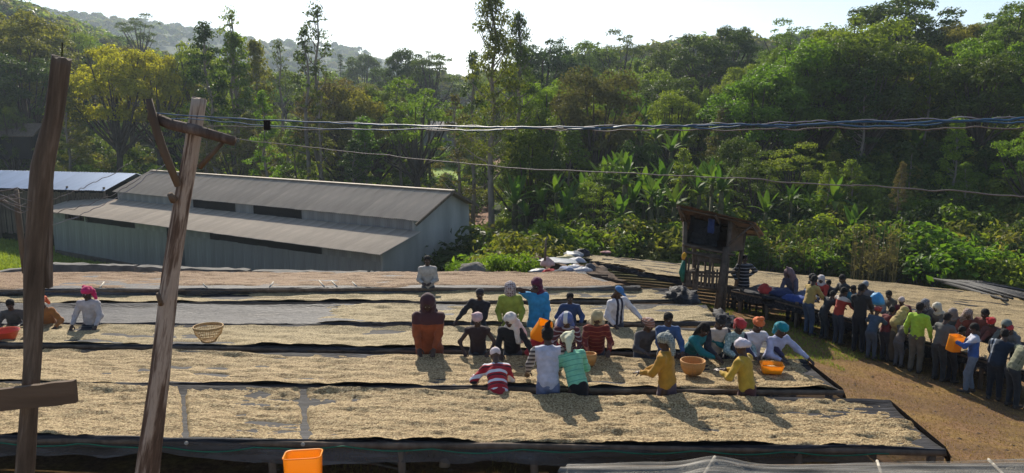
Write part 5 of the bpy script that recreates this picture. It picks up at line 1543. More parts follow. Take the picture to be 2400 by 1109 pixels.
def crowd(px, nearside, label, off=None, dh=0, **k):
    """find t so that the person's waist lands in pixel column px"""
    off = (.92 if nearside else -.95) if off is None else off
    best = min(np.linspace(-.15, 1.2, 500), key=lambda t: abs(proj(*(table_pt(t, off) + Vector((0, 0, 1.0))))[0] - px))
    q = table_pt(best, off)
    if 'hands' not in k and 'lime' not in label:
        k['lean'] = k.get('lean', 14) + random.uniform(0, 14); dh += random.uniform(-22, 22); k['side'] = random.uniform(-9, 9); k['turn'] = random.uniform(-30, 30)
    k['h'] = k.get('h', 1.56) * .95
    k.setdefault('vox', .027); k.setdefault('h', 1.56); k.setdefault('lean', 14); k.setdefault('nod', 25)
    k.setdefault('hl', (-.18, .42, .86)); k.setdefault('hr', (.18, .42, .86))
    return person(px, 0, q.y, (HN if nearside else HF) + dh, label, base=(q.x, q.y), group=GC, **k)
crowd(1898, True, 'youth in a tan and yellow jacket and jeans, first of the crowd seen from behind', h=1.62, top=(.42, .30, .09), bottom=(.06, .085, .13), dh=-25, lean=10)
crowd(1968, True, 'boy in a cream and red shirt with his back turned, left part of the crowd', h=1.50, topm=C('cream_red_shirt', (.42, .05, .03), stripes=[((.55, .46, .38), 3.0, .12, -.125)]), bottom=(.04, .045, .06), lean=6)
crowd(2016, True, 'tall figure in black with a pale print on the shoulder, standing in the crowd', h=1.72, top=(.03, .028, .026), bottom=(.02, .02, .025), lean=4)
crowd(2046, True, 'child in a denim jacket with a red scarf round the neck, in the crowd', h=1.32, top=(.05, .08, .12), head='wrap', hc=(.35, .05, .04), bottom=(.07, .085, .11), off=1.15)
crowd(2078, True, 'figure in a maroon top leaning on the table left of the lime shirt', h=1.40, top=(.16, .03, .03), bottom=(.045, .04, .045), lean=26, off=.85)
yj = crowd(2100, True, 'woman with a mustard shawl over head and back, holding a small yellow can', h=1.44, top=(.36, .26, .10), head='shawl', hc=(.44, .33, .13), skirt=True, bottom=(.12, .09, .06), lean=16, hl=(-.2, .40, .95), off=.75)
crowd(2152, True, 'man in a bright lime shirt and khaki trousers seen from behind', h=1.66, top=(.38, .58, .05), bottom=(.13, .115, .085), lean=3, hands='down', hl=(-.26, .10, .84), hr=(.26, .10, .84), dh=12, off=1.0, vox=.02, nod=5)
crowd(2205, True, 'figure in a dark grey shirt leaning right of the lime shirt', h=1.60, top=(.11, .11, .10), bottom=(.035, .038, .04), lean=22, off=1.0)
jb = crowd(2284, True, 'boy in a white and blue jacket lifting an orange jerrycan', h=1.54, topm=C('white_blue_jacket', (.05, .12, .36), stripes=[((.50, .52, .60), 3.0, .09, -.115)]), bottom=(.16, .20, .25), hands='front', hl=(-.10, .36, 1.12), hr=(.14, .36, 1.02), dh=62 - HN, lean=2, off=1.15, vox=.02, curl='curl', step=.06)
crowd(2338, True, 'large figure in a navy jacket with white sleeve stripes near the right edge', h=1.58, topm=C('navy_striped', (.018, .03, .05), stripes=[((.32, .36, .40), 1.0, .03, .14), ((.32, .36, .40), 1.0, .03, .20)], axis=0), bottom=(.02, .025, .035), lean=14, bulk=1.2, off=1.1)
crowd(2382, True, 'figure in an olive patterned jacket near the right edge', h=1.60, topm=C('camouflage', (.10, .12, .07), plaid=((.28, .28, .18), .11, .3)), bottom=(.03, .035, .04), lean=10, off=1.2)
crowd(2425, True, 'figure in dark clothes cut by the right edge of the picture', h=1.58, top=(.10, .12, .14), head='cap', hc=(.25, .28, .3), lean=10, off=1.1)
crowd(2237, True, 'boy in a black shirt squeezed between the grey shirt and the blue jacket', h=1.36, top=(.022, .022, .025), bottom=(.03, .03, .035), lean=24, off=.8)
crowd(1935, True, 'child in a dark shirt between the tan jacket and the cream shirt', h=1.34, top=(.03, .035, .04), bottom=(.03, .035, .04), lean=20, off=.8)
crowd(2112, True, 'child in grey trousers sitting against the table leg', h=1.2, top=(.12, .10, .09), bottom=(.10, .10, .105), lean=12, off=1.0)
crowd(1858, False, 'seated figure under a mauve-brown cloth peaked over the head', h=1.58, lean=12, top=(.10, .09, .12), head='drape', hc=(.20, .13, .135), off=-.35, gz=None)
crowd(1918, False, 'figure in a black cap and dark jacket bending at the left end of the table', h=1.62, lean=22, top=(.03, .035, .045), head='beanie', hc=(.02, .02, .022))
crowd(1925, False, 'woman in a red shirt with a white headscarf, far side of the table', h=1.52, lean=18, top=(.45, .05, .035), head='scarf', hc=(.55, .50, .48), off=-.75)
crowd(1952, False, 'figure in a dark shirt facing the camera behind the cream shirt', h=1.44, lean=16, top=(.05, .05, .06))
crowd(1984, False, 'tall dark figure standing behind the table between cream shirt and black figure', h=1.66, lean=6, top=(.05, .05, .05))
crowd(2004, False, 'figure with a blue bundle on the shoulder', h=1.46, lean=14, top=(.04, .22, .34))
crowd(2036, False, 'woman in a grey woollen cap behind the tall black figure', h=1.58, lean=10, top=(.14, .14, .15), head='beanie', hc=(.22, .23, .25))
crowd(2066, False, 'boy in a white and black vest behind the table', h=1.42, lean=14, top=(.26, .25, .24))
crowd(2096, False, 'dark-haired figure behind the mustard shawl', h=1.52, lean=8, top=(.10, .09, .07))
crowd(2120, False, 'woman in maroon with a pale knitted cap on the far side', h=1.48, lean=16, top=(.14, .03, .04), head='beanie', hc=(.50, .40, .36))
crowd(2172, False, 'woman in a black and white dotted scarf right of the lime shirt', h=1.50, lean=18, top=(.05, .05, .06), head='scarf', headm=C('dotted_scarf', (.32, .32, .34), plaid=((.04, .04, .05), .03, .45)))
crowd(2196, False, 'woman in a cream scarf behind the dark grey shirt', h=1.52, lean=20, top=(.12, .11, .10), head='scarf', hc=(.52, .48, .38))
crowd(2232, False, 'woman in a grey-brown scarf left of the orange jerrycan', h=1.50, lean=20, top=(.08, .10, .12), head='scarf', hc=(.20, .17, .16))
crowd(2268, False, 'woman in a brown patterned scarf and brick red shirt behind the jerrycan', h=1.52, lean=20, top=(.24, .06, .04), head='shawl', headm=C('brown_patterned', (.16, .10, .08), plaid=((.36, .28, .24), .04, .3)))
crowd(2302, False, 'tall dark-haired figure behind the boy with the jerrycan', h=1.62, lean=10, top=(.16, .05, .04))
crowd(2334, False, 'woman with a bright red headwrap on the far side near the right edge', h=1.54, lean=18, top=(.10, .04, .04), head='wrap', hc=(.50, .03, .03))
crowd(2356, False, 'figure with a grey hood behind the navy jacket', h=1.50, lean=18, top=(.14, .16, .15), head='hood', hc=(.12, .14, .13))
crowd(2384, False, 'figure in a red cap at the right edge, far side of the table', h=1.46, lean=16, top=(.12, .12, .12), head='beanie', hc=(.42, .04, .05))
# ------------------------------------------------------------------ poles
def bark(name, cols, sc, stops):
    m, nt, b = newmat(name)
    f = noise_tex(nt, sc, 6, stretch=(1, 1, .13), rough=.65); g = noise_tex(nt, sc * 5, 4, stretch=(1, 1, .06), rough=.7)
    a = N(nt, 'ShaderNodeMath', operation='MULTIPLY_ADD'); nt.links.new(g, a.inputs[0]); a.inputs[1].default_value = .45; nt.links.new(f, a.inputs[2])
    c = ramp(nt, a.outputs[0], list(zip(stops, cols)))
    nt.links.new(c, b.inputs['Base Color']); b.inputs['Roughness'].default_value = .85; b.inputs['Specular IOR Level'].default_value = .2
    bump(nt, a.outputs[0], .9, .02, b)
    return m
bark1 = bark('grey_cracked_wood', [(.045, .032, .022), (.14, .105, .075), (.27, .215, .165)], 9, [.45, .75, .95])
bark2 = bark('peeling_bark', [(.045, .030, .023), (.16, .105, .072), (.50, .40, .31), (.31, .24, .18)], 7, [.50, .67, .77, 1.0])
def pole(name, pix, d, rads, mat, label, seed, n=22, m=70, lobes=.16):
    pts = [Pd(px, py, d) for px, py in pix]
    base = pts[0]; top = pts[-1]; ax_ = (top - base); L = ax_.length
    q = ax_.to_track_quat('Z', 'Y'); Mi = q.to_matrix().inverted()
    lp = [Mi @ (p - base) for p in pts]; zs = [p.z for p in lp]
    V = []
    for i in range(m):
        z = L * i / (m - 1)
        cx = np.interp(z, zs, [p.x for p in lp]); cy = np.interp(z, zs, [p.y for p in lp]); r = np.interp(z, zs, rads)
        for k in range(n):
            th = 2 * math.pi * k / n
            rr = r * (1 + lobes * float(fbm(math.cos(th) * 1.5, math.sin(th) * 1.5, z * .9, seed, 3)) + .09 * float(fbm(math.cos(th) * 5, math.sin(th) * 5, z * 1.4, seed + 5, 2)))
            V.append((cx + math.cos(th) * rr, cy + math.sin(th) * rr, z + (.03 * float(fbm(th, 0, 0, seed)) if i == m - 1 else 0)))
    F = [(i * n + k, i * n + (k + 1) % n, (i + 1) * n + (k + 1) % n, (i + 1) * n + k) for i in range(m - 1) for k in range(n)]
    V.append((lp[-1].x, lp[-1].y, L)); c = len(V) - 1
    root = empty('utility_pole', base, 0, label, 'pole')
    b_ = MB(); b_.add(V, F, True); b_.add([], []); 
    me = b_.mesh('trunk'); 
    import bmesh
    bm = bmesh.new(); bm.from_mesh(me); bm.verts.ensure_lookup_table()
    for k in range(n): bm.faces.new((bm.verts[(m - 1) * n + k], bm.verts[(m - 1) * n + (k + 1) % n], bm.verts[c]))
    bm.to_mesh(me); bm.free()
    o = link('trunk', me, mat, root, rot=q.to_euler())
    return root
DP = 5.4
def gb(px, py, d): # ground end below the frame
    return px, py
p1 = pole('pole', [(20, 1360), (58, 1109), (75, 850), (80, 620), (92, 480), (100, 390), (128, 270), (145, 133)], 5.2, [.078, .060, .056, .066, .070, .072, .058, .060], bark1, 'thick dark cracked pole at the left edge, with a plank nailed across it', 5, lobes=.10)
p2 = pole('pole', [(285, 1400), (345, 1109), (375, 880), (400, 640), (425, 480), (445, 370), (466, 232)], 5.6, [.094, .086, .070, .060, .056, .052, .050], bark2, 'leaning peeled pole with a crossarm that carries the cables', 9)
w0 = Vector(p1.location)
# second thin stave tied to the first pole
s_ = MB(); A_ = Pd(112, 674, 5.26) - w0; B2_ = Pd(113, 372, 5.26) - w0
s_.beam(A_, B2_, .048, .045); s_.build('stave', bark1, p1)
s_ = MB(); pa, pb = Pd(-60, 944, 5.0), Pd(178, 917, 5.0)
n = 12; V = []
for i in range(n + 1):
    p = pa.lerp(pb, i / n); hh = .076 * (1 + .12 * float(fbm(i * .5, 2, 0, 3))) + .006 * i / n
    V += [p + Vector((0, -.02, hh)), p + Vector((0, .02, hh)), p + Vector((0, .02, -hh)), p + Vector((0, -.02, -hh))]
V = [v - w0 for v in V]
s_.add(V, [(i * 4 + k, i * 4 + (k + 1) % 4, i * 4 + 4 + (k + 1) % 4, i * 4 + 4 + k) for i in range(n) for k in range(4)] + [(3, 2, 1, 0), (n * 4, n * 4 + 1, n * 4 + 2, n * 4 + 3)])
s_.build('plank', bark('red_plank', [(.05, .032, .022), (.12, .078, .052), (.20, .145, .10)], 6, [.4, .7, .95]) if False else mat_noise('brown_plank', (.07, .045, .028), (.24, .165, .105), 3, .8, stretch=(.2, 1, 2), bs=.6, bd=.01), p1)
q_ = MB(); q_.tube([Pd(145, 135, 5.2) - w0, Pd(146, 100, 5.2) - w0], .004, 5); q_.build('nail', dark_in, p1)
# crossarm, braces on pole 2
w2 = Vector(p2.location)
DA = 5.48
c_ = MB(); c_.tube([Pd(352, 270, DA) - w2, Pd(400, 292, DA) - w2, Pd(460, 305, DA) - w2, Pd(550, 331, DA) - w2], [.036, .038, .038, .034], 9, wob=.06); c_.build('crossarm', bark('arm_wood', [(.05, .036, .028), (.13, .095, .075), (.24, .19, .16)], 10, [.45, .75, 1.0]), p2)
c_ = MB(); c_.tube([Pd(349, 232, 5.42) - w2, Pd(358, 275, 5.42) - w2, Pd(380, 345, 5.45) - w2, Pd(418, 436, 5.5) - w2], [.022, .028, .030, .024], 8, wob=.06); c_.build('brace', old_wood, p2)
c_ = MB(); c_.tube([Pd(522, 334, 5.5) - w2, Pd(468, 392, 5.56) - w2], [.014, .02], 7); c_.build('brace', old_wood, p2)
c_ = MB(); c_.tube([Pd(378, 715, 5.5) - w2, Pd(370, 688, 5.46) - w2], [.018, .016], 6); c_.build('stub', old_wood, p2)
c_ = MB(); c_.tube([Pd(408, 470, 5.52) - w2, Pd(398, 455, 5.48) - w2], [.03, .02], 7); c_.build('stub', old_wood, p2)
wire_m = mat_noise('pale_wire', (.20, .19, .20), (.38, .36, .38), 20, .5, bs=0, spec=.5)
wire_b = mat_noise('blue_cable', (.02, .07, .14), (.04, .13, .24), 12, .5, bs=0, spec=.5)
wire_d = mat_noise('brown_wire', (.13, .11, .10), (.26, .23, .21), 12, .6, bs=0)
def cable(name, pix, d0, d1, rad, mat, label, wig=.0, n=90, seed=1, group=None, tight=None):
    x0, x1 = pix[0][0], pix[-1][0]; pts = []
    for i in range(n + 1):
        px = x0 + (x1 - x0) * i / n
        py = np.interp(px, [a for a, _ in pix], [b__ for _, b__ in pix]) if x1 > x0 else np.interp(px, [a for a, _ in pix][::-1], [b__ for _, b__ in pix][::-1])
        d = 1 / (1 / d0 + (1 / d1 - 1 / d0) * i / n)
        p = Pd(px, py, d); s = wig * (5.4 / 5.4)
        p += Vector((0, .5 * s * float(fbm(i * .35, seed, 3, 2)), s * float(fbm(i * .3, seed, 0, 2)) ))
        pts.append(p)
    m_ = MB(); m_.tube([p - pts[0] for p in pts], rad, 6)
    o = m_.build(name, mat, loc=pts[0]); return tag(o, label, 'cable', group)
def sm(px0, py0, px1, py1, sag, n=24):
    return [(px0 + (px1 - px0) * i / n, py0 + (py1 - py0) * i / n + sag * 4 * (i / n) * (1 - i / n)) for i in range(n + 1)]
GB_ = 'overhead cables from the leaning pole'
cable('overhead_cable', sm(362, 264, 1250, 300, 8) + sm(1250, 300, 2700, 272, 3)[1:], 5.5, 2.5, .0042, wire_b, 'thickest blue cable of the bundle, running over the field to the right edge', wig=.008, n=160, seed=1, group=GB_)
cable('overhead_cable', sm(400, 277, 1250, 300, 14) + sm(1250, 300, 2700, 280, 4)[1:], 5.5, 2.5, .0034, wire_b, 'second blue cable twisted along the thickest one', wig=.012, n=160, seed=4, group=GB_)
cable('overhead_cable', sm(372, 268, 1250, 302, 4) + sm(1250, 302, 2700, 268, 0)[1:], 5.5, 2.5, .0020, wire_m, 'thin pale wire winding round the blue cables', wig=.014, n=160, seed=7, group=GB_)
cable('overhead_cable', sm(484, 296, 1200, 304, 4) + sm(1200, 304, 2700, 292, 4)[1:], 5.5, 2.5, .0024, wire_d, 'brown wire just under the bundle, parting from it at the right edge', wig=.012, n=160, seed=9, group=GB_)
cable('overhead_cable', sm(545, 325, 1200, 394, 2) + sm(1200, 394, 2700, 480, -6)[1:], 5.48, 2.6, .0026, wire_d, 'single lower wire from the crossarm end, sloping down to the right edge', wig=.007, n=140, seed=11, group=GB_)
clip = MB(); clip.box(Pd(626, 293, 4.6), (.035, .02, .06)); tag(clip.build('cable_clip', dark_in), 'small dark clamp gripping the wires right of the leaning pole', 'clamp')
GBB = 'barbed wires strung between the two poles'
cable('barbed_wire', sm(122, 530, 400, 372, 18), 5.25, 5.6, .0028, wire_m, 'upper rusty barbed wire crossing the warehouse roof', wig=.02, n=50, seed=21, group=GBB)
cable('barbed_wire', sm(122, 468, 300, 385, 5), 5.25, 5.7, .0024, wire_d, 'short strand of barbed wire close to the first pole', wig=.02, n=40, seed=23, group=GBB)
cable('barbed_wire', sm(122, 500, 330, 420, 10), 5.25, 5.6, .0024, wire_d, 'lower barbed wire sagging against the lean-to roof', wig=.02, n=40, seed=24, group=GBB)
# tangled twigs left of the first pole
tw = MB()
for i in range(9):
    a = Pd(-20 + random.uniform(-10, 10), 460 + random.uniform(-10, 10), 5.1); pts_ = [a]
    for k in range(4): pts_.append(pts_[-1] + Vector((.06, random.uniform(-.03, .03), random.uniform(-.04, .03))))
    tw.tube([p for p in pts_], [.006, .005, .004, .003, .002], 5)
tag(tw.build('dry_branch', wire_d), 'tangle of dry grey twigs against the first pole', 'branch')
p3 = MB(); p3.tube([Pd(60, 640, 16.0), Pd(42, 500, 16.0), Pd(38, 445, 16.0)], [.06, .055, .045], 8, wob=.1); tag(p3.build('fence_post', old_wood), 'thin leaning dark post seen left of the first pole', 'post')
sp_ = MB(); sp_.tube([Pd(1276, 632, 25.5), Pd(1280, 560, 25.5)], [.045, .035], 7); tag(sp_.build('fence_post', old_wood), 'lone thin post standing by the heap of sacks', 'post')

# ------------------------------------------------------------------ lookout hut
rust = mat_noise('rusty_roof_sheet', (.11, .070, .048), (.30, .20, .135), 1.5, .8, stretch=(2, 1, 1), bs=.4)
hutw = mat_noise('hut_wood', (.045, .034, .026), (.15, .115, .085), 8, .85, bs=.4, bd=.01)
black_tarp = mat_noise('black_tarp', (.010, .011, .014), (.035, .035, .04), 3, .6, bs=.8, bd=.05)
sackcloth = mat_noise('brown_sackcloth', (.06, .045, .035), (.15, .11, .08), 3, .9, bs=.6, bd=.03)
DF, DB = 20.9, 22.6
hb = GV(Pd(1650, 700, DF))
hut = empty('lookout_hut', hb, 0, 'small rickety raised hut of sticks with a tilted tin roof beside the man in stripes', 'hut')
def H(px, py, d): return Pd(px, py, d) - hb
def pole_h(name, a, b_, r, mat=hutw): q = MB(); a, b_ = Vector(a), Vector(b_); q.tube([a, a.lerp(b_, .5) + Vector((random.uniform(-.02, .02), 0, 0)), b_], [r, r * .95, r * .9], 7, wob=.08); return q.build(name, mat, hut)
def gl(px, py, d):
    p = Pd(px, py, d); return Vector((p.x, p.y, G(p.x, p.y) - .2)) - hb
for (pb, pt, d) in (((1607, 690), (1606, 520), DF), ((1695, 690), (1712, 520), DF), ((1630, 690), (1628, 490), DB), ((1716, 690), (1745, 545), DB)):
    pole_h('corner_post', gl(pb[0], pb[1], d), H(pt[0], pt[1], d), .07)
pole_h('corner_post', gl(1680, 690, DF - .1), H(1702, 580, DF - .1), .10)
# floor planks
for i in range(9):
    a = H(1603, 580, DF + i * .2); b_ = H(1712, 592, DF + i * .2)
    a.z = H(1603, 578, DF).z; b_.z = H(1712, 592, DF).z
    q = MB(); q.beam(a, b_, .17, .03); q.build('floor_plank', hutw, hut)
for (l, r, th) in (((1600, 573), (1722, 598), .05), ((1604, 590), (1700, 610), .04), ((1602, 636), (1690, 641), .045), ((1600, 668), (1690, 680), .05)):
    pole_h('rail', H(l[0], l[1], DF - .08), H(r[0], r[1], DF - .08), th * .9)
pole_h('rail', H(1625, 645, DB), H(1720, 650, DB), .04); pole_h('rail', H(1600, 640, DF), H(1628, 630, DB), .04); pole_h('rail', H(1698, 640, DF), H(1722, 636, DB), .04)
for i, px in enumerate((1611, 1618, 1628, 1636, 1645, 1655, 1664, 1672, 1681)):
    q = MB(); t0_ = random.uniform(-6, 8); a = H(px - 3, 675 + random.uniform(-4, 6), DF - .13); b_ = H(px + random.uniform(0, 6), (600 if i % 3 == 0 else 632) + t0_, DF - .13)
    q.beam(a, b_, .05 + .03 * random.random(), .02, up=(0, 1, 0)); q.build('slat', hutw, hut)
for i, px in enumerate((1632, 1650, 1668, 1690)):
    pole_h('slat', H(px, 676, DB), H(px + 4, 605, DB), .03)
# box above: sackcloth back and side, black hanging tarp in front
def sheet(name, corners, mat, nx_=8, ny_=8, amp=.04, seed=0, thick=.012):
    a, b_, c_, d_ = [Vector(c) for c in corners]; V = []
    nr = (b_ - a).cross(d_ - a).normalized()
    for i in range(nx_ + 1):
        for j in range(ny_ + 1):
            u, v = i / nx_, j / ny_
            p = a.lerp(b_, u).lerp(d_.lerp(c_, u), v); V.append(p + nr * amp * float(fbm(u * 4, v * 4, seed, seed)))
    n1 = len(V); V += [p - nr * thick for p in V]
    F = []
    for i in range(nx_):
        for j in range(ny_):
            k = i * (ny_ + 1) + j; F.append((k, k + ny_ + 1, k + ny_ + 2, k + 1)); F.append((n1 + k, n1 + k + 1, n1 + k + ny_ + 2, n1 + k + ny_ + 1))
    q = MB(); q.add(V, F, True); return q.build(name, mat, hut)
sheet('wall_cloth', (H(1622, 575, DB), H(1735, 590, DB), H(1735, 525, DB), H(1622, 500, DB)), sackcloth, seed=1)
sheet('wall_cloth', (H(1706, 592, DF), H(1740, 585, DB), H(1742, 530, DB), H(1708, 520, DF)), sackcloth, seed=2, amp=.08)
sheet('tarp', (H(1614, 568, DF + .5), H(1680, 580, DF + .5), H(1690, 528, DF + .5), H(1626, 512, DF + .5)), black_tarp, seed=3, amp=.12)
sheet('tarp', (H(1607, 575, DF), H(1624, 560, DB), H(1640, 510, DB), H(1622, 505, DF)), black_tarp, seed=4, amp=.1)
sheet('blue_cloth', (H(1658, 545, DF - .06), H(1672, 548, DF - .06), H(1676, 515, DF - .06), H(1660, 512, DF - .06)), cloth('faded_blue', (.03, .05, .14)), seed=5, amp=.06, nx_=4, ny_=4)
sheet('lower_board', (H(1630, 612, DF - .02), H(1688, 618, DF - .02), H(1690, 598, DF - .02), H(1632, 590, DF - .02)), hutw, seed=6, amp=.01, nx_=3, ny_=3, thick=.03)
# roof: near edge high, falling away from the camera
ra_, rb_, rc_, rd_ = H(1584, 478, 20.2), H(1768, 521, 20.6), H(1790, 552, 23.4), H(1604, 541, 23.2)
for i in range(8):
    u0, u1 = i / 8, (i + 1.06) / 8
    a = ra_.lerp(rb_, u0); b_ = ra_.lerp(rb_, u1); c_ = rd_.lerp(rc_, u1); d_ = rd_.lerp(rc_, u0)
    V = []; nn = 13
    up_ = (b_ - a).cross(d_ - a).normalized()
    jit = random.uniform(-.05, .05)
    for j in range(2):
        for k in range(nn):
            p = a.lerp(b_, k / (nn - 1)) if j == 0 else d_.lerp(c_, k / (nn - 1))
            V.append(p + up_ * (.014 * math.cos(k * math.pi) + .008 * (i % 2)) + (d_ - a).normalized() * jit)
    q = MB(); q.add(V, [(k, k + 1, nn + k + 1, nn + k) for k in range(nn - 1)]); q.build('roof_sheet', rust, hut)
for (u, v0, v1) in ((.04, 0, 1), (.5, 0, 1), (.95, 0, 1)):
    a = ra_.lerp(rb_, u); b_ = rd_.lerp(rc_, u); dn = Vector((0, 0, -.07)); pole_h('rafter', a + dn, b_ + dn, .035)
for v in (.08, .5, .92):
    pole_h('roof_batten', ra_.lerp(rd_, v) + Vector((0, 0, -.04)), rb_.lerp(rc_, v) + Vector((0, 0, -.04)), .03)
pole_h('brace', H(1708, 575, DF - .1), H(1762, 528, 20.8), .035)
pole_h('brace', H(1610, 520, DF), H(1590, 488, 20.3), .03)
gn_ = MB(); gn_.tube([H(1603, 612, DF - .1), H(1597, 640, DF - .12), H(1600, 660, DF - .1)], [.05, .09, .03], 8, wob=.3); gn_.build('green_net_scrap', mat_noise('green_net', (.01, .09, .06), (.03, .20, .13), 8, .7), hut)
yc = MB(); yc.tube([Pd(1602, 608, DF - .15), Pd(1603, 598, DF - .15), Pd(1606, 592, DF - .15)], [.04, .07, .03], 8, wob=.3)
tag(yc.build('yellow_bag', cloth('yellow_bag', (.70, .38, .03))), 'small yellow bag hanging on the left side of the lookout hut', 'bag')
# low rail fence between hut and crowd
fr_ = empty('rail_fence', GV(Pd(1740, 720, 21.6)), 0, 'low dark stick fence between the lookout hut and the crowd', 'fence')
fo = Vector(fr_.location)
for px in (1705, 1722, 1738, 1756, 1772, 1788):
    p = Pd(px, 720, 22.3); g0 = G(p.x, p.y); q = MB(); q.tube([Vector((p.x, p.y, g0 - .2)) - fo, Vector((p.x + .03, p.y, g0 + .72)) - fo], .035, 6); q.build('post', hutw, fr_)
for zz in (.25, .5, .68):
    a = Pd(1700, 720, 22.3); b_ = Pd(1795, 720, 22.3); q = MB(); q.tube([Vector((a.x, a.y, G(a.x, a.y) + zz)) - fo, Vector((b_.x, b_.y, G(b_.x, b_.y) + zz)) - fo], .03, 6); q.build('rail', hutw, fr_)

# ------------------------------------------------------------------ containers
orange_pl = mat_noise('orange_plastic', (.92, .40, .012), (.98, .48, .02), 2, .38, bs=.1, bd=.004, spec=.5)
m_, nt_, b_ = orange_pl, orange_pl.node_tree, orange_pl.node_tree.nodes['Principled BSDF']
tr_ = nt_.nodes.new('ShaderNodeBsdfTranslucent'); tr_.inputs[0].default_value = (1.0, .55, .04, 1); ms_ = nt_.nodes.new('ShaderNodeMixShader'); ms_.inputs[0].default_value = .45
nt_.links.new(b_.outputs[0], ms_.inputs[1]); nt_.links.new(tr_.outputs[0], ms_.inputs[2]); nt_.links.new(ms_.outputs[0], nt_.nodes['Material Output'].inputs['Surface'])
red_pl = mat_noise('red_plastic', (.60, .06, .02), (.70, .09, .03), 2, .35, bs=.1, bd=.004, spec=.5)
def rrect(w, l, r, n=5):
    out = []
    for cx, cy, a0 in ((w / 2 - r, l / 2 - r, 0), (-w / 2 + r, l / 2 - r, 90), (-w / 2 + r, -l / 2 + r, 180), (w / 2 - r, -l / 2 + r, 270)):
        for k in range(n + 1):
            a = R(a0 + 90 * k / n); out.append((cx + r * math.cos(a), cy + r * math.sin(a)))
    return out
def can(w, l, h, mat, loc, rot, label, group=None, taper=.94, r=.05, name='cut_jerrycan', rim=True, cat='container', ribs=False, slant=0.0):
    """open plastic container with real wall thickness"""
    lv = [(0, taper), (.03, taper + .01), (h * .45, (taper + 1) / 2), (h * .5, (taper + 1) / 2 + (.012 if ribs else 0)), (h, 1.0)]
    V = []; rings = []
    def ring(s, z, inset):
        i0 = len(V)
        for x, y in rrect(w * s - inset * 2, l * s - inset * 2, max(.01, r - inset * .5)): V.append((x, y, z + slant * y * (z / h)))
        rings.append(i0)
    for z, s in lv: ring(s, z, 0)
    ring(1.0, h + .004, .002)
    for z, s in lv[::-1][:-1]: ring(s, z - .001, .006)
    ring(taper, .008, .008)
    n = len(rrect(w, l, r)); F = []
    for a in range(len(rings) - 1):
        for k in range(n): F.append((rings[a] + k, rings[a] + (k + 1) % n, rings[a + 1] + (k + 1) % n, rings[a + 1] + k))
    F.append(tuple(range(n))[::-1]); F.append(tuple(rings[-1] + k for k in range(n)))
    root = empty(name, loc, 0, label, cat, group); root.rotation_euler = rot
    q = MB(); q.add(V, F, True); q.build('shell', mat, root)
    if rim:
        q = MB(); rr_ = [(x * 1.02, y * 1.02, h + slant * y) for x, y in rrect(w, l, r)]; q.tube(rr_ + rr_[:1], .006, 5); q.build('rim', mat, root)
    return root
pb_ = Pd(709, 1070, 7.4)
can(.37, .30, .46, orange_pl, (pb_.x, pb_.y, pb_.z - .45), (R(-4), 0, R(8)), 'bright orange cut-open plastic can at the bottom edge of the picture', r=.06, slant=-.05)
stl = empty('wooden_stand', (pb_.x, pb_.y, G(pb_.x, pb_.y)), 0, 'rough wooden stand holding the orange can, just below the picture edge', 'stand')
hs = pb_.z - .45 - G(pb_.x, pb_.y)
MB().box((0, 0, hs - .02), (.5, .45, .035)).build('top', old_wood, stl)
for sx in (-.2, .2):
    for sy in (-.17, .17): MB().tube([(sx, sy, -.05), (sx, sy, hs - .04)], .025, 6).build('leg', old_wood, stl)
# jerrycan over the sorters
jp = Pd(1266, 768, gap_depth(2, 1270) - .28)
can(.24, .18, .36, orange_pl, (jp.x - .06, jp.y, jp.z - .16), (R(35), R(22), R(10)), 'orange cut jerrycan held up between the black-clad woman and the striped woman', 'orange jerrycans held by people', name='jerrycan', r=.04)
hnd = wpt(jb, np.mean([jb['hands'][0], jb['hands'][1]], axis=0))
can(.30, .20, .34, orange_pl, (hnd.x - .02, hnd.y, hnd.z - .20), (R(8), R(6), R(20)), 'big orange jerrycan carried by the boy in the white and blue jacket', 'orange jerrycans held by people', name='jerrycan', r=.05)
hh_ = wpt(yj, yj['hands'][0])
can(.14, .10, .18, orange_pl, (hh_.x - .02, hh_.y, hh_.z - .06), (0, R(5), 0), 'small yellow-orange can in front of the mustard shawl', 'orange jerrycans held by people', name='jerrycan', r=.03)
# red basin and orange tray
def on_bed(px, py, extra=.0): q = bed_corner(px, py); return Vector((q.x, q.y, q.z + extra))
def bowl(name, mat, loc, r0, r1, h, label, cat, oval=1.0, n=28, fill=None):
    V = []; prof_ = [(r0, 0), (r0 * .55 + r1 * .45, h * .4), (r1, h), (r1 * 1.04, h + .004), (r1 * 1.03, h - .008), (r1 - .012, h - .004), (r0 * .55 + r1 * .45 - .008, h * .4), (r0 - .005, .008)]
    for (r, z) in prof_:
        for k in range(n): a = 2 * math.pi * k / n; V.append((r * math.cos(a) * oval, r * math.sin(a), z))
    F = [(i * n + k, i * n + (k + 1) % n, (i + 1) * n + (k + 1) % n, (i + 1) * n + k) for i in range(len(prof_) - 1) for k in range(n)]
    F.append(tuple(range(n))[::-1]); F.append(tuple((len(prof_) - 1) * n + k for k in range(n)))
    root = empty(name, loc, 0, label, cat)
    q = MB(); q.add(V, F, True); q.build('shell', mat, root)
    return root
bowl('basin', red_pl, on_bed(12, 792, -.02), .17, .24, .16, 'red plastic basin in front of the dark-clothed boy, left of the first pole', 'basin')
tq = on_bed(1808, 872, .0)
can(.34, .26, .13, orange_pl, tq, (0, 0, R(-10)), 'orange rectangular tray holding beans near the right end of the second bed', name='tray', r=.04, taper=.85, cat='tray')
tm_ = MB(); V = []; 
for i in range(13):
    for j in range(11): u, v = i / 12 - .5, j / 10 - .5; V.append((u * .28, v * .21, .07 + .035 * max(0, 1 - 6 * (u * u + v * v)) + random.uniform(-.004, .004)))
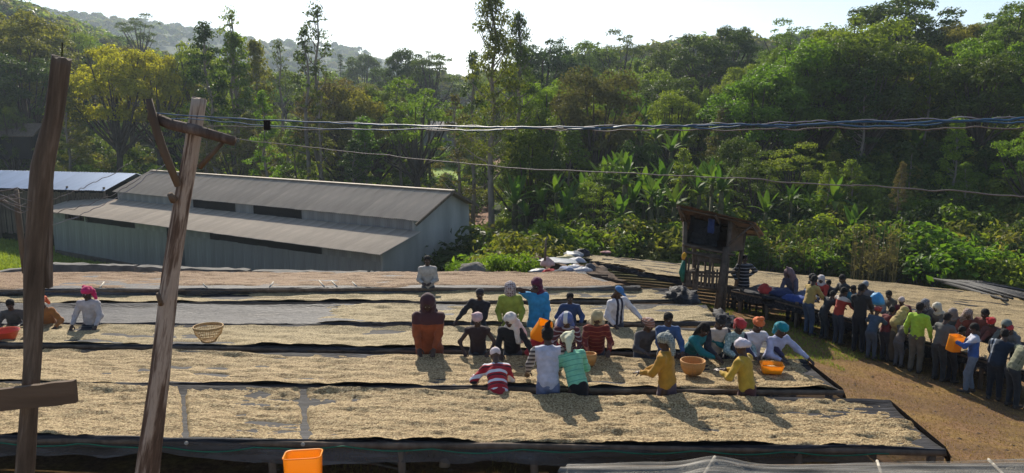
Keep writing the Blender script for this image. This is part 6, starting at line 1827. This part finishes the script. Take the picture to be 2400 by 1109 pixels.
tm_.add(V, [(i * 11 + j, (i + 1) * 11 + j, (i + 1) * 11 + j + 1, i * 11 + j + 1) for i in range(12) for j in range(10)], True)
ob_ = tm_.build('heap_of_beans', BM['pale'], loc=tq, rot=(0, 0, R(-10))); tag(ob_, 'small heap of beans lying in the orange tray', 'beans', kind='stuff')
straw = mat_noise('straw_wicker', (.36, .22, .09), (.60, .40, .18), 20, .7, bs=.3, bd=.004)
straw_o = mat_noise('orange_wicker', (.42, .20, .06), (.62, .34, .12), 20, .7, bs=.3, bd=.004)
def basket(loc, r0, r1, h, mat, label, open_=True, ns=40):
    root = empty('basket', loc, 0, label, 'basket', 'woven baskets on the beds')
    me = MB().tube([(r0, 0, 0), (r0 + (r1 - r0) * .75, 0, h * .5), (r1, 0, h)], [.006, .006, .0055], 5).mesh('stake'); me.materials.append(mat)
    me2 = MB().tube([(r0, 0, 0), (r0 + (r1 - r0) * .75, 0, h * .5), (r1, 0, h)], [.014, .017, .015], 5).mesh('stake'); me2.materials.append(mat)
    for k in range(ns): link('stake', me if open_ else me2, None, root, rot=(0, 0, 2 * math.pi * k / ns))
    nb = 6 if open_ else 11
    for i in range(nb):
        z = h * (i + .3) / nb; t = z / h; r = r0 + (r1 - r0) * (.75 * t / .5 if t < .5 else .75 + .25 * (t - .5) / .5)
        q = MB(); q.tube([(r * math.cos(a), r * math.sin(a), z) for a in np.linspace(0, 2 * math.pi, 29)], .006 if open_ else .011, 5, cap=False); q.build('weave_band', mat, root)
    for z, rr_ in ((h, r1), (h - .02, r1 - .002), (0, r0)):
        q = MB(); q.tube([(rr_ * math.cos(a), rr_ * math.sin(a), z) for a in np.linspace(0, 2 * math.pi, 29)], .012, 6, cap=False); q.build('rim', mat, root)
    q = MB(); q.add([(r0 * math.cos(a), r0 * math.sin(a), .004) for a in np.linspace(0, 2 * math.pi, 24, endpoint=False)] + [(r0 * math.cos(a), r0 * math.sin(a), -.006) for a in np.linspace(0, 2 * math.pi, 24, endpoint=False)], [tuple(range(24)), tuple(range(24, 48))[::-1]]); q.build('bottom', mat, root)
    return root
basket(on_bed(490, 800, .01), .12, .255, .27, straw, 'open pale straw basket standing alone on the third bed')
basket(on_bed(1623, 876, .02), .12, .185, .19, straw_o, 'orange-brown basket on the second bed in front of the teal cardigan', False)
basket(on_bed(1382, 856, .02), .07, .10, .17, straw_o, 'small pale basket behind the mint green sweater', False)
# white cup-like cap held by the yellow sweater woman, white sheet
# thin pale sticks on the far beds
GSx = 'peeled sticks on the far beds'
for (a, b_, lab) in (((231, 682), (244, 664), 'pale stick beside the magenta headscarf'), ((374, 682), (378, 668), 'short pale stick beside the leaning pole'), ((476, 668), (488, 680), 'pale stick just right of the leaning pole'),
                     ((632, 676), (641, 664), 'lone pale stick on the husk bed'), ((748, 661), (760, 675), 'left one of three pale sticks on the husk bed'), ((777, 661), (790, 675), 'middle one of three pale sticks on the husk bed'), ((826, 664), (838, 676), 'right one of three pale sticks on the husk bed')):
    p = on_surface(a[0], a[1], lambda x, y: .5 - .1 * (y - 19.5) if y > 18.5 else bedz(x, y)); q2 = on_surface(b_[0], b_[1], lambda x, y: .5 - .1 * (y - 19.5) if y > 18.5 else bedz(x, y))
    q = MB(); q.tube([p + Vector((0, 0, .03)), q2 + Vector((0, 0, .03))], .018, 6); tag(q.build('stick', mat_noise('peeled_stick', (.3, .27, .22), (.52, .48, .4), 8, .7)), lab, 'stick', GSx)
# wooden trough on the bed end
tr0 = on_surface(1345, 655, lambda x, y: -.05)
trf = empty('broken_crate', (tr0.x, tr0.y, tr0.z), R(-8), 'small broken wooden crate frame lying at the end of the husk bed', 'crate')
MB().box((0, 0, .05), (.06, .5, .3)).build('end_board', hutw, trf); MB().box((.5, -.2, .12), (1.0, .04, .07)).build('side_board', hutw, trf); MB().box((.5, .22, .1), (1.0, .04, .07)).build('side_board', hutw, trf)

# ------------------------------------------------------------------ sacks, bundles, mounds
def lump(name, loc, size, mat, label, cat, group=None, seed=0, rz=0.0, n=18, flat=.0, rough_=.25, sharp=3):
    V = []; m2 = n // 2 + 1
    for i in range(m2):
        ph = math.pi * i / (m2 - 1)
        for k in range(n):
            th = 2 * math.pi * k / n
            d_ = Vector((math.sin(ph) * math.cos(th), math.sin(ph) * math.sin(th), math.cos(ph)))
            r = 1 + rough_ * float(fbm(d_.x * sharp + seed * 3.3, d_.y * sharp, d_.z * sharp, seed, 3))
            V.append((d_.x * r * size[0] / 2, d_.y * r * size[1] / 2, max(-.1, d_.z * r) * size[2]))
    F = [(i * n + k, i * n + (k + 1) % n, (i + 1) * n + (k + 1) % n, (i + 1) * n + k) for i in range(m2 - 1) for k in range(n)]
    q = MB(); q.add(V, [f[::-1] for f in F], True); o = q.build(name, mat, loc=loc, rot=(0, 0, rz)); return tag(o, label, cat, group)
white_sack = cloth('white_sack', (.48, .48, .50), .6); blue_cl = cloth('blue_cloth', (.04, .08, .28)); red_cl = cloth('red_cloth', (.55, .06, .05)); pinkish = cloth('pale_pink_sack', (.60, .42, .38)); grey_tarp = cloth('grey_tarp', (.22, .24, .26), .5)
GSK = 'sacks and cloths dumped beside the upper field'
for i, (px, py, d, w, hgt, mt, lab) in enumerate([
    (1283, 612, 25.6, .55, .34, pinkish, 'pinkish sack at the foot of the lone post'), (1262, 632, 24.6, .7, .10, grey_tarp, 'flat grey sheet left of the sacks'), (1290, 634, 24.4, .55, .16, red_cl, 'crumpled red cloth in the sack heap'),
    (1312, 634, 24.2, .6, .13, cloth('dark_cloth', (.04, .045, .06)), 'dark cloth in the middle of the sack heap'), (1330, 628, 24.6, .6, .16, cloth('blue_white_sack', (.30, .34, .46)), 'blue and white sack in the heap'),
    (1347, 625, 24.8, .62, .20, white_sack, 'bright white sack, left of two'), (1366, 630, 24.5, .66, .20, white_sack, 'bright white sack, right of two'), (1382, 625, 24.7, .45, .28, cloth('black_white_bundle', (.10, .10, .11)), 'dark pointed bundle at the right of the sacks'),
    (1328, 603, 27.2, .8, .22, cloth('cream_sack', (.55, .48, .26)), 'cream yellow sack lying behind the others'), (1352, 607, 26.8, .7, .22, white_sack, 'white sack behind on the grey tarp'), (1345, 594, 28.5, .9, .22, grey_tarp, 'grey bag farthest up the heap'),
    (1312, 610, 26.4, 1.6, .06, grey_tarp, 'long pale tarp spread under the rear sacks'), (1366, 590, 29.0, .7, .34, black_tarp, 'black bundle at the top corner of the field'), (1420, 590, 30.0, .45, .08, cloth('pink_rag', (.55, .30, .26)), 'small pink rag on the far edge of the field')]):
    p = Pd(px, py, d); g0 = G(p.x, p.y)
    lump('sack' if 'sack' in lab else 'cloth_bundle', (p.x, p.y, max(p.z - hgt * .4, g0)), (w * .9, w * .6, hgt * .7), mt, lab, 'sack' if 'sack' in lab else 'cloth', GSK, seed=i + 3, rz=random.uniform(-.6, .6), rough_=.5)
    if p.z - hgt * .4 > g0 + .15:
        pass
# mound that carries the sacks
mpx = Pd(1320, 640, 26.0)
V = []; n = 24
soilm = mat_noise('heap_soil', (.06, .04, .028), (.17, .115, .075), 5, .95, bs=.7, bd=.05)
mo = lump('rubble_mound', (Pd(1325, 640, 26.4).x, 26.4, G(1.8, 26.4) - .1), (4.0, 3.6, max(.3, Pd(1325, 622, 26.4).z - G(1.8, 26.4))), soilm, 'low earth bank under the heap of sacks', 'mound', seed=40, n=40, rough_=.4, sharp=5)
lump('husk_heap', (Pd(1255, 625, 27.5).x, 27.5, Pd(1255, 632, 27.5).z - .2), (1.4, 1.1, .65), mat_noise('brown_husk', (.06, .03, .02), (.18, .10, .06), 14, .95, bs=1, bd=.05), 'brown heap of husks left of the lone post', 'heap', seed=41, n=26)
lump('rock_heap', (Pd(1110, 632, 26.0).x, 26.0, Pd(1110, 634, 26.0).z - .15), (1.3, .9, .42), mat_noise('grey_rock', (.10, .09, .08), (.26, .24, .20), 4, .9, bs=.8, bd=.05), 'grey humped covered heap left of the green weeds', 'heap', seed=42, n=22, rough_=.2)
for i, (px, hgt, w) in enumerate([(1135, .5, 1.3), (1165, .75, 1.7), (1200, .85, 1.8), (1232, .6, 1.4), (1080, .5, 1.1)]):
    d = 26.4 + (i % 2) * .5; p = Pd(px, 634, d); cm, tm_x, H_, W_ = TP['herb']
    o = empty('weed_clump', (p.x, d, p.z - .12), random.uniform(0, 6), ['bright weeds right of the grey heap', 'bright weed clump in the middle of the green patch', 'tallest bright weed clump in the green patch', 'bright weeds beside the brown heap', 'small weeds at the warehouse corner'][i], 'plant', 'bright green weeds behind the husk bed')
    link('foliage', cm, LM['bright'], o, scale=(w / W_, w / W_, hgt / H_)); link('stem', tm_x, bark_dark, o, scale=(w / W_, w / W_, hgt / H_))
bankm = soilm
lump('soil_bank', (Pd(1160, 640, 26.8).x, 26.9, G(-.6, 26.9) - .2), (6.0, 2.6, max(.25, Pd(1160, 636, 26.8).z - G(-.6, 26.9) + .12)), bankm, 'low earth bank under the green weeds', 'mound', seed=44, n=30, rough_=.12)
# rolled dark netting and sticks at the right of the field
GRN = 'bunched nets and poles lying on the field'
rn = MB()
for i in range(12):
    a = on_surface(2180 + i * 3, 652 + i, lambda x, y: fz(x, y) + .1); b_ = on_surface(2400 + random.uniform(-60, 60), 698 + random.uniform(-12, 8), lambda x, y: fz(x, y) + .12)
    md = a.lerp(b_, .5) + Vector((0, 0, random.uniform(0, .15)))
    rn.tube([a, md, b_], [.05, .07 + .05 * random.random(), .05], 6, wob=.3)
tag(rn.build('branch_pile', black_tarp), 'long dark roll of netting and branches along the upper right of the field', 'netting', GRN)
# bunched net at the right end of the fifth bed
bn = bed_corner(1608, 697)
lump('bunched_net', (bn.x - .1, bn.y, bn.z - .06), (.75, .9, .26), net_g, 'bunched grey net on the right end of the fifth bed', 'netting', seed=51, rough_=.7, sharp=4, n=26)
bn = bed_corner(1700, 738)
lump('bunched_net', (bn.x - .05, bn.y, bn.z - .12), (.45, .8, .16), net_m, 'bunched dark net on the right end of the fourth bed', 'netting', seed=52, rough_=.7, sharp=4, n=26)
# clothes and bags heaped at the left end of the crowd table
def on_table(t, off, up=.05): return table_pt(t, off, tz(t) + up)
def t_of(px, off=0): return min(np.linspace(-.1, 1.1, 400), key=lambda t: abs(proj(*table_pt(t, off, tz(t)))[0] - px))
for i, (px, off, sz, mt, lab) in enumerate([(1796, .2, (.42, .36, .22), red_cl, 'red bag at the left end of the sorting table'), (1812, .1, (.38, .3, .16), pinkish, 'pale pink cloth beside the red bag'), (1832, .1, (.75, .5, .18), cloth('navy_coat', (.03, .045, .12)), 'navy coat heaped on the sorting table'),
                                         (1866, .35, (.95, .34, .16), blue_cl, 'rolled bright blue sheet under the seated figure'), (1888, -.1, (.7, .5, .20), cloth('slate_cloth', (.10, .12, .18)), 'slate blue cloth next to the rolled blue sheet')]):
    t = t_of(px, off); lump('cloth_bundle', on_table(t, off, .03), sz, mt, lab, 'cloth', 'clothes heaped on the sorting table', seed=60 + i, rz=-.9, rough_=.5)
lump('blue_bag', on_table(t_of(2052), 0, .45), (.36, .3, .26), cloth('sky_blue_bag', (.05, .30, .58), .5), 'sky blue bag held above the table in the middle of the crowd', 'bag', seed=71)
# ------------------------------------------------------------------ nearest covered bed at the bottom right
def nb(px, py, z): return Pz(px, py, z)
crn = [Pz(1020, 1180, .95), Pz(2700, 1180, .80), Pz(2560, 1090, .80), Pz(1330, 1100, .95)]
crn[0] = Pz(1180, 1250, .95); crn[1] = Pz(2900, 1250, .8)
fl, fr, br, bl = crn
cr = empty('covered_bed', ((fl.x + fr.x) / 2, fl.y, 0), 0, 'net-covered drying bed cut off by the bottom right corner of the picture', 'drying bed')
co = -Vector(cr.location)
def SC(u, v): return fl.lerp(fr, u).lerp(bl.lerp(br, u), v)
peak = [.31]
nu, nv_ = 110, 60; V = []
for i in range(nu + 1):
    for j in range(nv_ + 1):
        u, v = i / nu, j / nv_; p = SC(u, v) + co
        x = u * 9
        hgt = .10 * math.exp(-((u - .27) / .05) ** 2) * v + .03 * float(fbm(x * .8, v * 7, 0, 71, 3)) + .06 * float(fbm(x * .25, v * 16, 0, 72, 3)) - .05 * (1 - v) * 0
        if j == nv_: hgt -= .02
        p.z += .06 + hgt; V.append(p)
F = [(i * (nv_ + 1) + j, (i + 1) * (nv_ + 1) + j, (i + 1) * (nv_ + 1) + j + 1, i * (nv_ + 1) + j + 1) for i in range(nu) for j in range(nv_)]
link('cover_net', mesh_np('cover_net', np.array([tuple(v) for v in V]), np.array(F)), net_cover, cr)
V2 = [Vector(v) - Vector((0, 0, .07)) for v in V]
ob2 = link('beans', mesh_np('beans', np.array([tuple(v) for v in V2]), np.array(F)), bean_mat('covered_beans', (.07, .065, .055), (.17, .16, .13), (.26, .24, .2)), cr); ob2['kind'] = 'stuff'
for (u, v0, v1) in ((.27, 0, 1.02), (.58, 0, 1.03), (.80, 0, 1.04)):
    q = MB(); q.tube([SC(u - .05, v0) + co + Vector((0, 0, .03)), SC(u, v1) + co + Vector((0, 0, .05 if u > .3 else .12))], .017, 7); q.build('cross_stick', mat_noise('peeled_stick', (.3, .27, .22), (.52, .48, .4), 8, .7), cr)
for v in (0, 1):
    q = MB(); q.tube([SC(u, v) + co for u in np.linspace(0, 1, 8)], .035, 6); q.build('rail', old_wood, cr)
    for u in np.linspace(.02, .98, 7):
        q = MB(); p = SC(u, v) + co; q.tube([p, p - Vector((0, 0, .9 - G(p.x - co.x, p.y - co.y)))], .045, 6); q.build('post', old_wood, cr)
# stones, sticks and litter under the nearest bed
lump('stone', GV(Pz(1042, 1092, 0)) + Vector((0, 0, .02)), (.16, .13, .10), mat_noise('tan_stone', (.2, .13, .08), (.36, .25, .17), 5, .9), 'tan stone on the soil under the nearest bed', 'stone', seed=80)
for i, (a, b_, lab) in enumerate((((805, 1085), (960, 1106), 'longer fallen branch on the soil under the nearest bed'), ((860, 1080), (940, 1092), 'thin fallen twig beside the longer branch'))):
    p, q2 = GV(Pz(*a, 0)), GV(Pz(*b_, 0)); q = MB(); q.tube([p + Vector((0, 0, .04)), p.lerp(q2, .5) + Vector((.0, .05, .05)), q2 + Vector((0, 0, .03))], [.02, .022, .014], 6); tag(q.build('fallen_branch', old_wood), lab, 'branch')

# ------------------------------------------------------------------ grass and straw on the ground
def blades(name, n, sampler, hmin, hmax, mat, label, seed, flat=.3, w=.012):
    rg = np.random.default_rng(seed); pts_ = sampler(rg, n); m = len(pts_)
    z = ground(pts_[:, 0], pts_[:, 1]); P_ = np.stack([pts_[:, 0], pts_[:, 1], z], -1)
    th = rg.uniform(0, 6.283, m); hh = rg.uniform(hmin, hmax, m); ln = rg.uniform(0, 1, m) ** .5 * flat
    d = np.stack([np.cos(th) * ln, np.sin(th) * ln, np.sqrt(1 - np.minimum(.98, ln) ** 2)], -1)
    sd2 = np.stack([-np.sin(th), np.cos(th), np.zeros(m)], -1) * w
    V = np.stack([P_ - sd2, P_ + sd2, P_ + d * hh[:, None]], 1).reshape(-1, 3); F = np.arange(3 * m).reshape(m, 3)
    o = link(name, mesh_np(name, V, F, False), mat); return tag(o, label, name.replace('_', ' '), None, 'stuff')
def samp_px(poly, fn=None):
    # uniform in a world-space box bounded by pixel column and depth
    def f(rg, n):
        d = rg.uniform(poly[2], poly[3], n * 3); x0 = (poly[0] - 1200) / F_PX * d; x1 = (poly[1] - 1200) / F_PX * d
        x = x0 + (x1 - x0) * rg.uniform(0, 1, n * 3); p = np.stack([x, d], -1)
        nn_ = fbm(x * .9, d * .9, 0, 55, 2)
        k = nn_ > (poly[4] if len(poly) > 4 else -1)
        if fn: k &= fn(x, d)
        return p[k][:n]
    return f
LG = leaf_mat('grass_green', (.09, .13, .02), (.24, .30, .05), .45, .7)
LS = leaf_mat('grass_straw', (.17, .11, .035), (.38, .26, .09), .25, .8)
notbed = lambda x, y: (x > 4.15 + (16 - y) * .22) & (y > 8)
blades('dry_grass', 30000, samp_px((1600, 2500, 9, 23), notbed), .02, .055, LS, 'short dry straw-coloured grass on the slope between beds and crowd', 1, flat=.95, w=.006)
blades('grass', 10000, samp_px((1640, 2100, 14, 23, .0), notbed), .03, .10, LG, 'green grass patches below the lookout hut and beside the beds', 2, flat=.8, w=.007)
blades('grass', 5000, samp_px((500, 2200, 9.2, 11.2, .1)), .03, .09, LS, 'sparse dry weeds on the soil under the nearest bed', 3, flat=.8, w=.006)
blades('grass', 30000, samp_px((-60, 300, 42, 60)), .15, .4, LG, 'green grass slope left of the warehouse', 4, flat=.7, w=.05)
# tall dry stalks at the field edge
def stalks(name, cols, n, label, seed, h0, h1, mat):
    random.seed(seed); q = MB()
    for i in range(n):
        px = random.uniform(*cols[0]); d = random.uniform(*cols[1]); x = (px - 1200) / F_PX * d; z = G(x, d); hh = random.uniform(h0, h1)
        a = Vector((x, d, z)); b_ = a + Vector((random.uniform(-.2, .2), random.uniform(-.1, .1), hh)); q.tube([a, b_], [.02, .012], 3, cap=False)
        for k in range(7):
            t = random.uniform(.3, 1); p = a.lerp(b_, t); v = Vector((random.uniform(-.3, .3), random.uniform(-.3, .3), random.uniform(-.15, .25))); w_ = Vector((0, 0, .03))
            q.add([p, p + v * .5 + w_, p + v, p + v * .5 - w_], [(0, 1, 2, 3)])
    tag(q.build(name, mat), label, 'stalks', None, 'stuff')
stalks('dry_stalks', ((2010, 2120), (38, 41)), 55, 'tall pale dry stalks standing at the field edge above the crowd', 5, 2.0, 3.8, LM['brown'])
stalks('dry_stalks', ((1790, 2000), (40, 42.5)), 60, 'scattered brown stalks along the field edge right of the hut', 6, 1.2, 2.8, LM['brown'])
stalks('reeds', ((2240, 2420), (38, 40)), 70, 'thin green reeds at the field edge in the lower right', 7, 1.2, 2.6, LM['mid'])

# pebbles and clods on the trodden soil
def pebbles(name, n, cols, ds, smin, smax, mat, label, seed):
    rg = np.random.default_rng(seed); V = []; F = []; base = np.array([(1,0,0),(0,1,0),(-1,0,0),(0,-1,0),(0,0,1),(0,0,-1),(.7,.7,.3),(-.7,.6,.2)])
    oc = [(0,6,4),(6,1,4),(1,7,4),(7,2,4),(2,3,4),(3,0,4),(6,0,5),(1,6,5),(7,1,5),(2,7,5),(3,2,5),(0,3,5)]
    k = 0
    while k < n:
        d = rg.uniform(*ds); px = rg.uniform(*cols); x = (px - 1200) / F_PX * d
        if px > 1640 and not (x > 4.15 + (16 - d) * .22): k += 1; continue
        s = smin + (smax - smin) * rg.random() ** 3; z = G(x, d); m0 = len(V)
        for v in base: V.append((x + v[0] * s * rg.uniform(.7, 1.3), d + v[1] * s * rg.uniform(.7, 1.3), z + v[2] * s * .6))
        F += [(a + m0, b__ + m0, c__ + m0) for a, b__, c__ in oc]; k += 1
    tag(link(name, mesh_np(name, np.array(V), np.array(F), False), mat), label, 'pebbles', None, 'stuff')
pebbles('pebbles', 900, (1650, 2600), (8.5, 22), .008, .05, mat_noise('clod', (.12, .07, .04), (.34, .23, .14), 6, .95), 'small stones and clods on the trodden soil between beds and crowd', 12)
pebbles('pebbles', 250, (450, 2300), (9.3, 11), .008, .04, mat_noise('clod', (.12, .07, .04), (.34, .23, .14), 6, .95), 'small stones and clods on the soil under the nearest bed', 13)

# ------------------------------------------------------------------ haze
hm = bpy.data.materials.new('haze_air'); hm.use_nodes = True
hn = hm.node_tree; hn.nodes.remove(hn.nodes['Principled BSDF'])
pv = hn.nodes.new('ShaderNodeVolumePrincipled'); pv.inputs['Density'].default_value = .00034
pv.inputs['Color'].default_value = (.72, .86, 1.0, 1); pv.inputs['Anisotropy'].default_value = .35
hn.links.new(pv.outputs[0], hn.nodes['Material Output'].inputs['Volume'])
hz = MB().box((0, 900, 71), (3400, 2760, 162)).build('haze', hm); hz['kind'] = 'stuff'
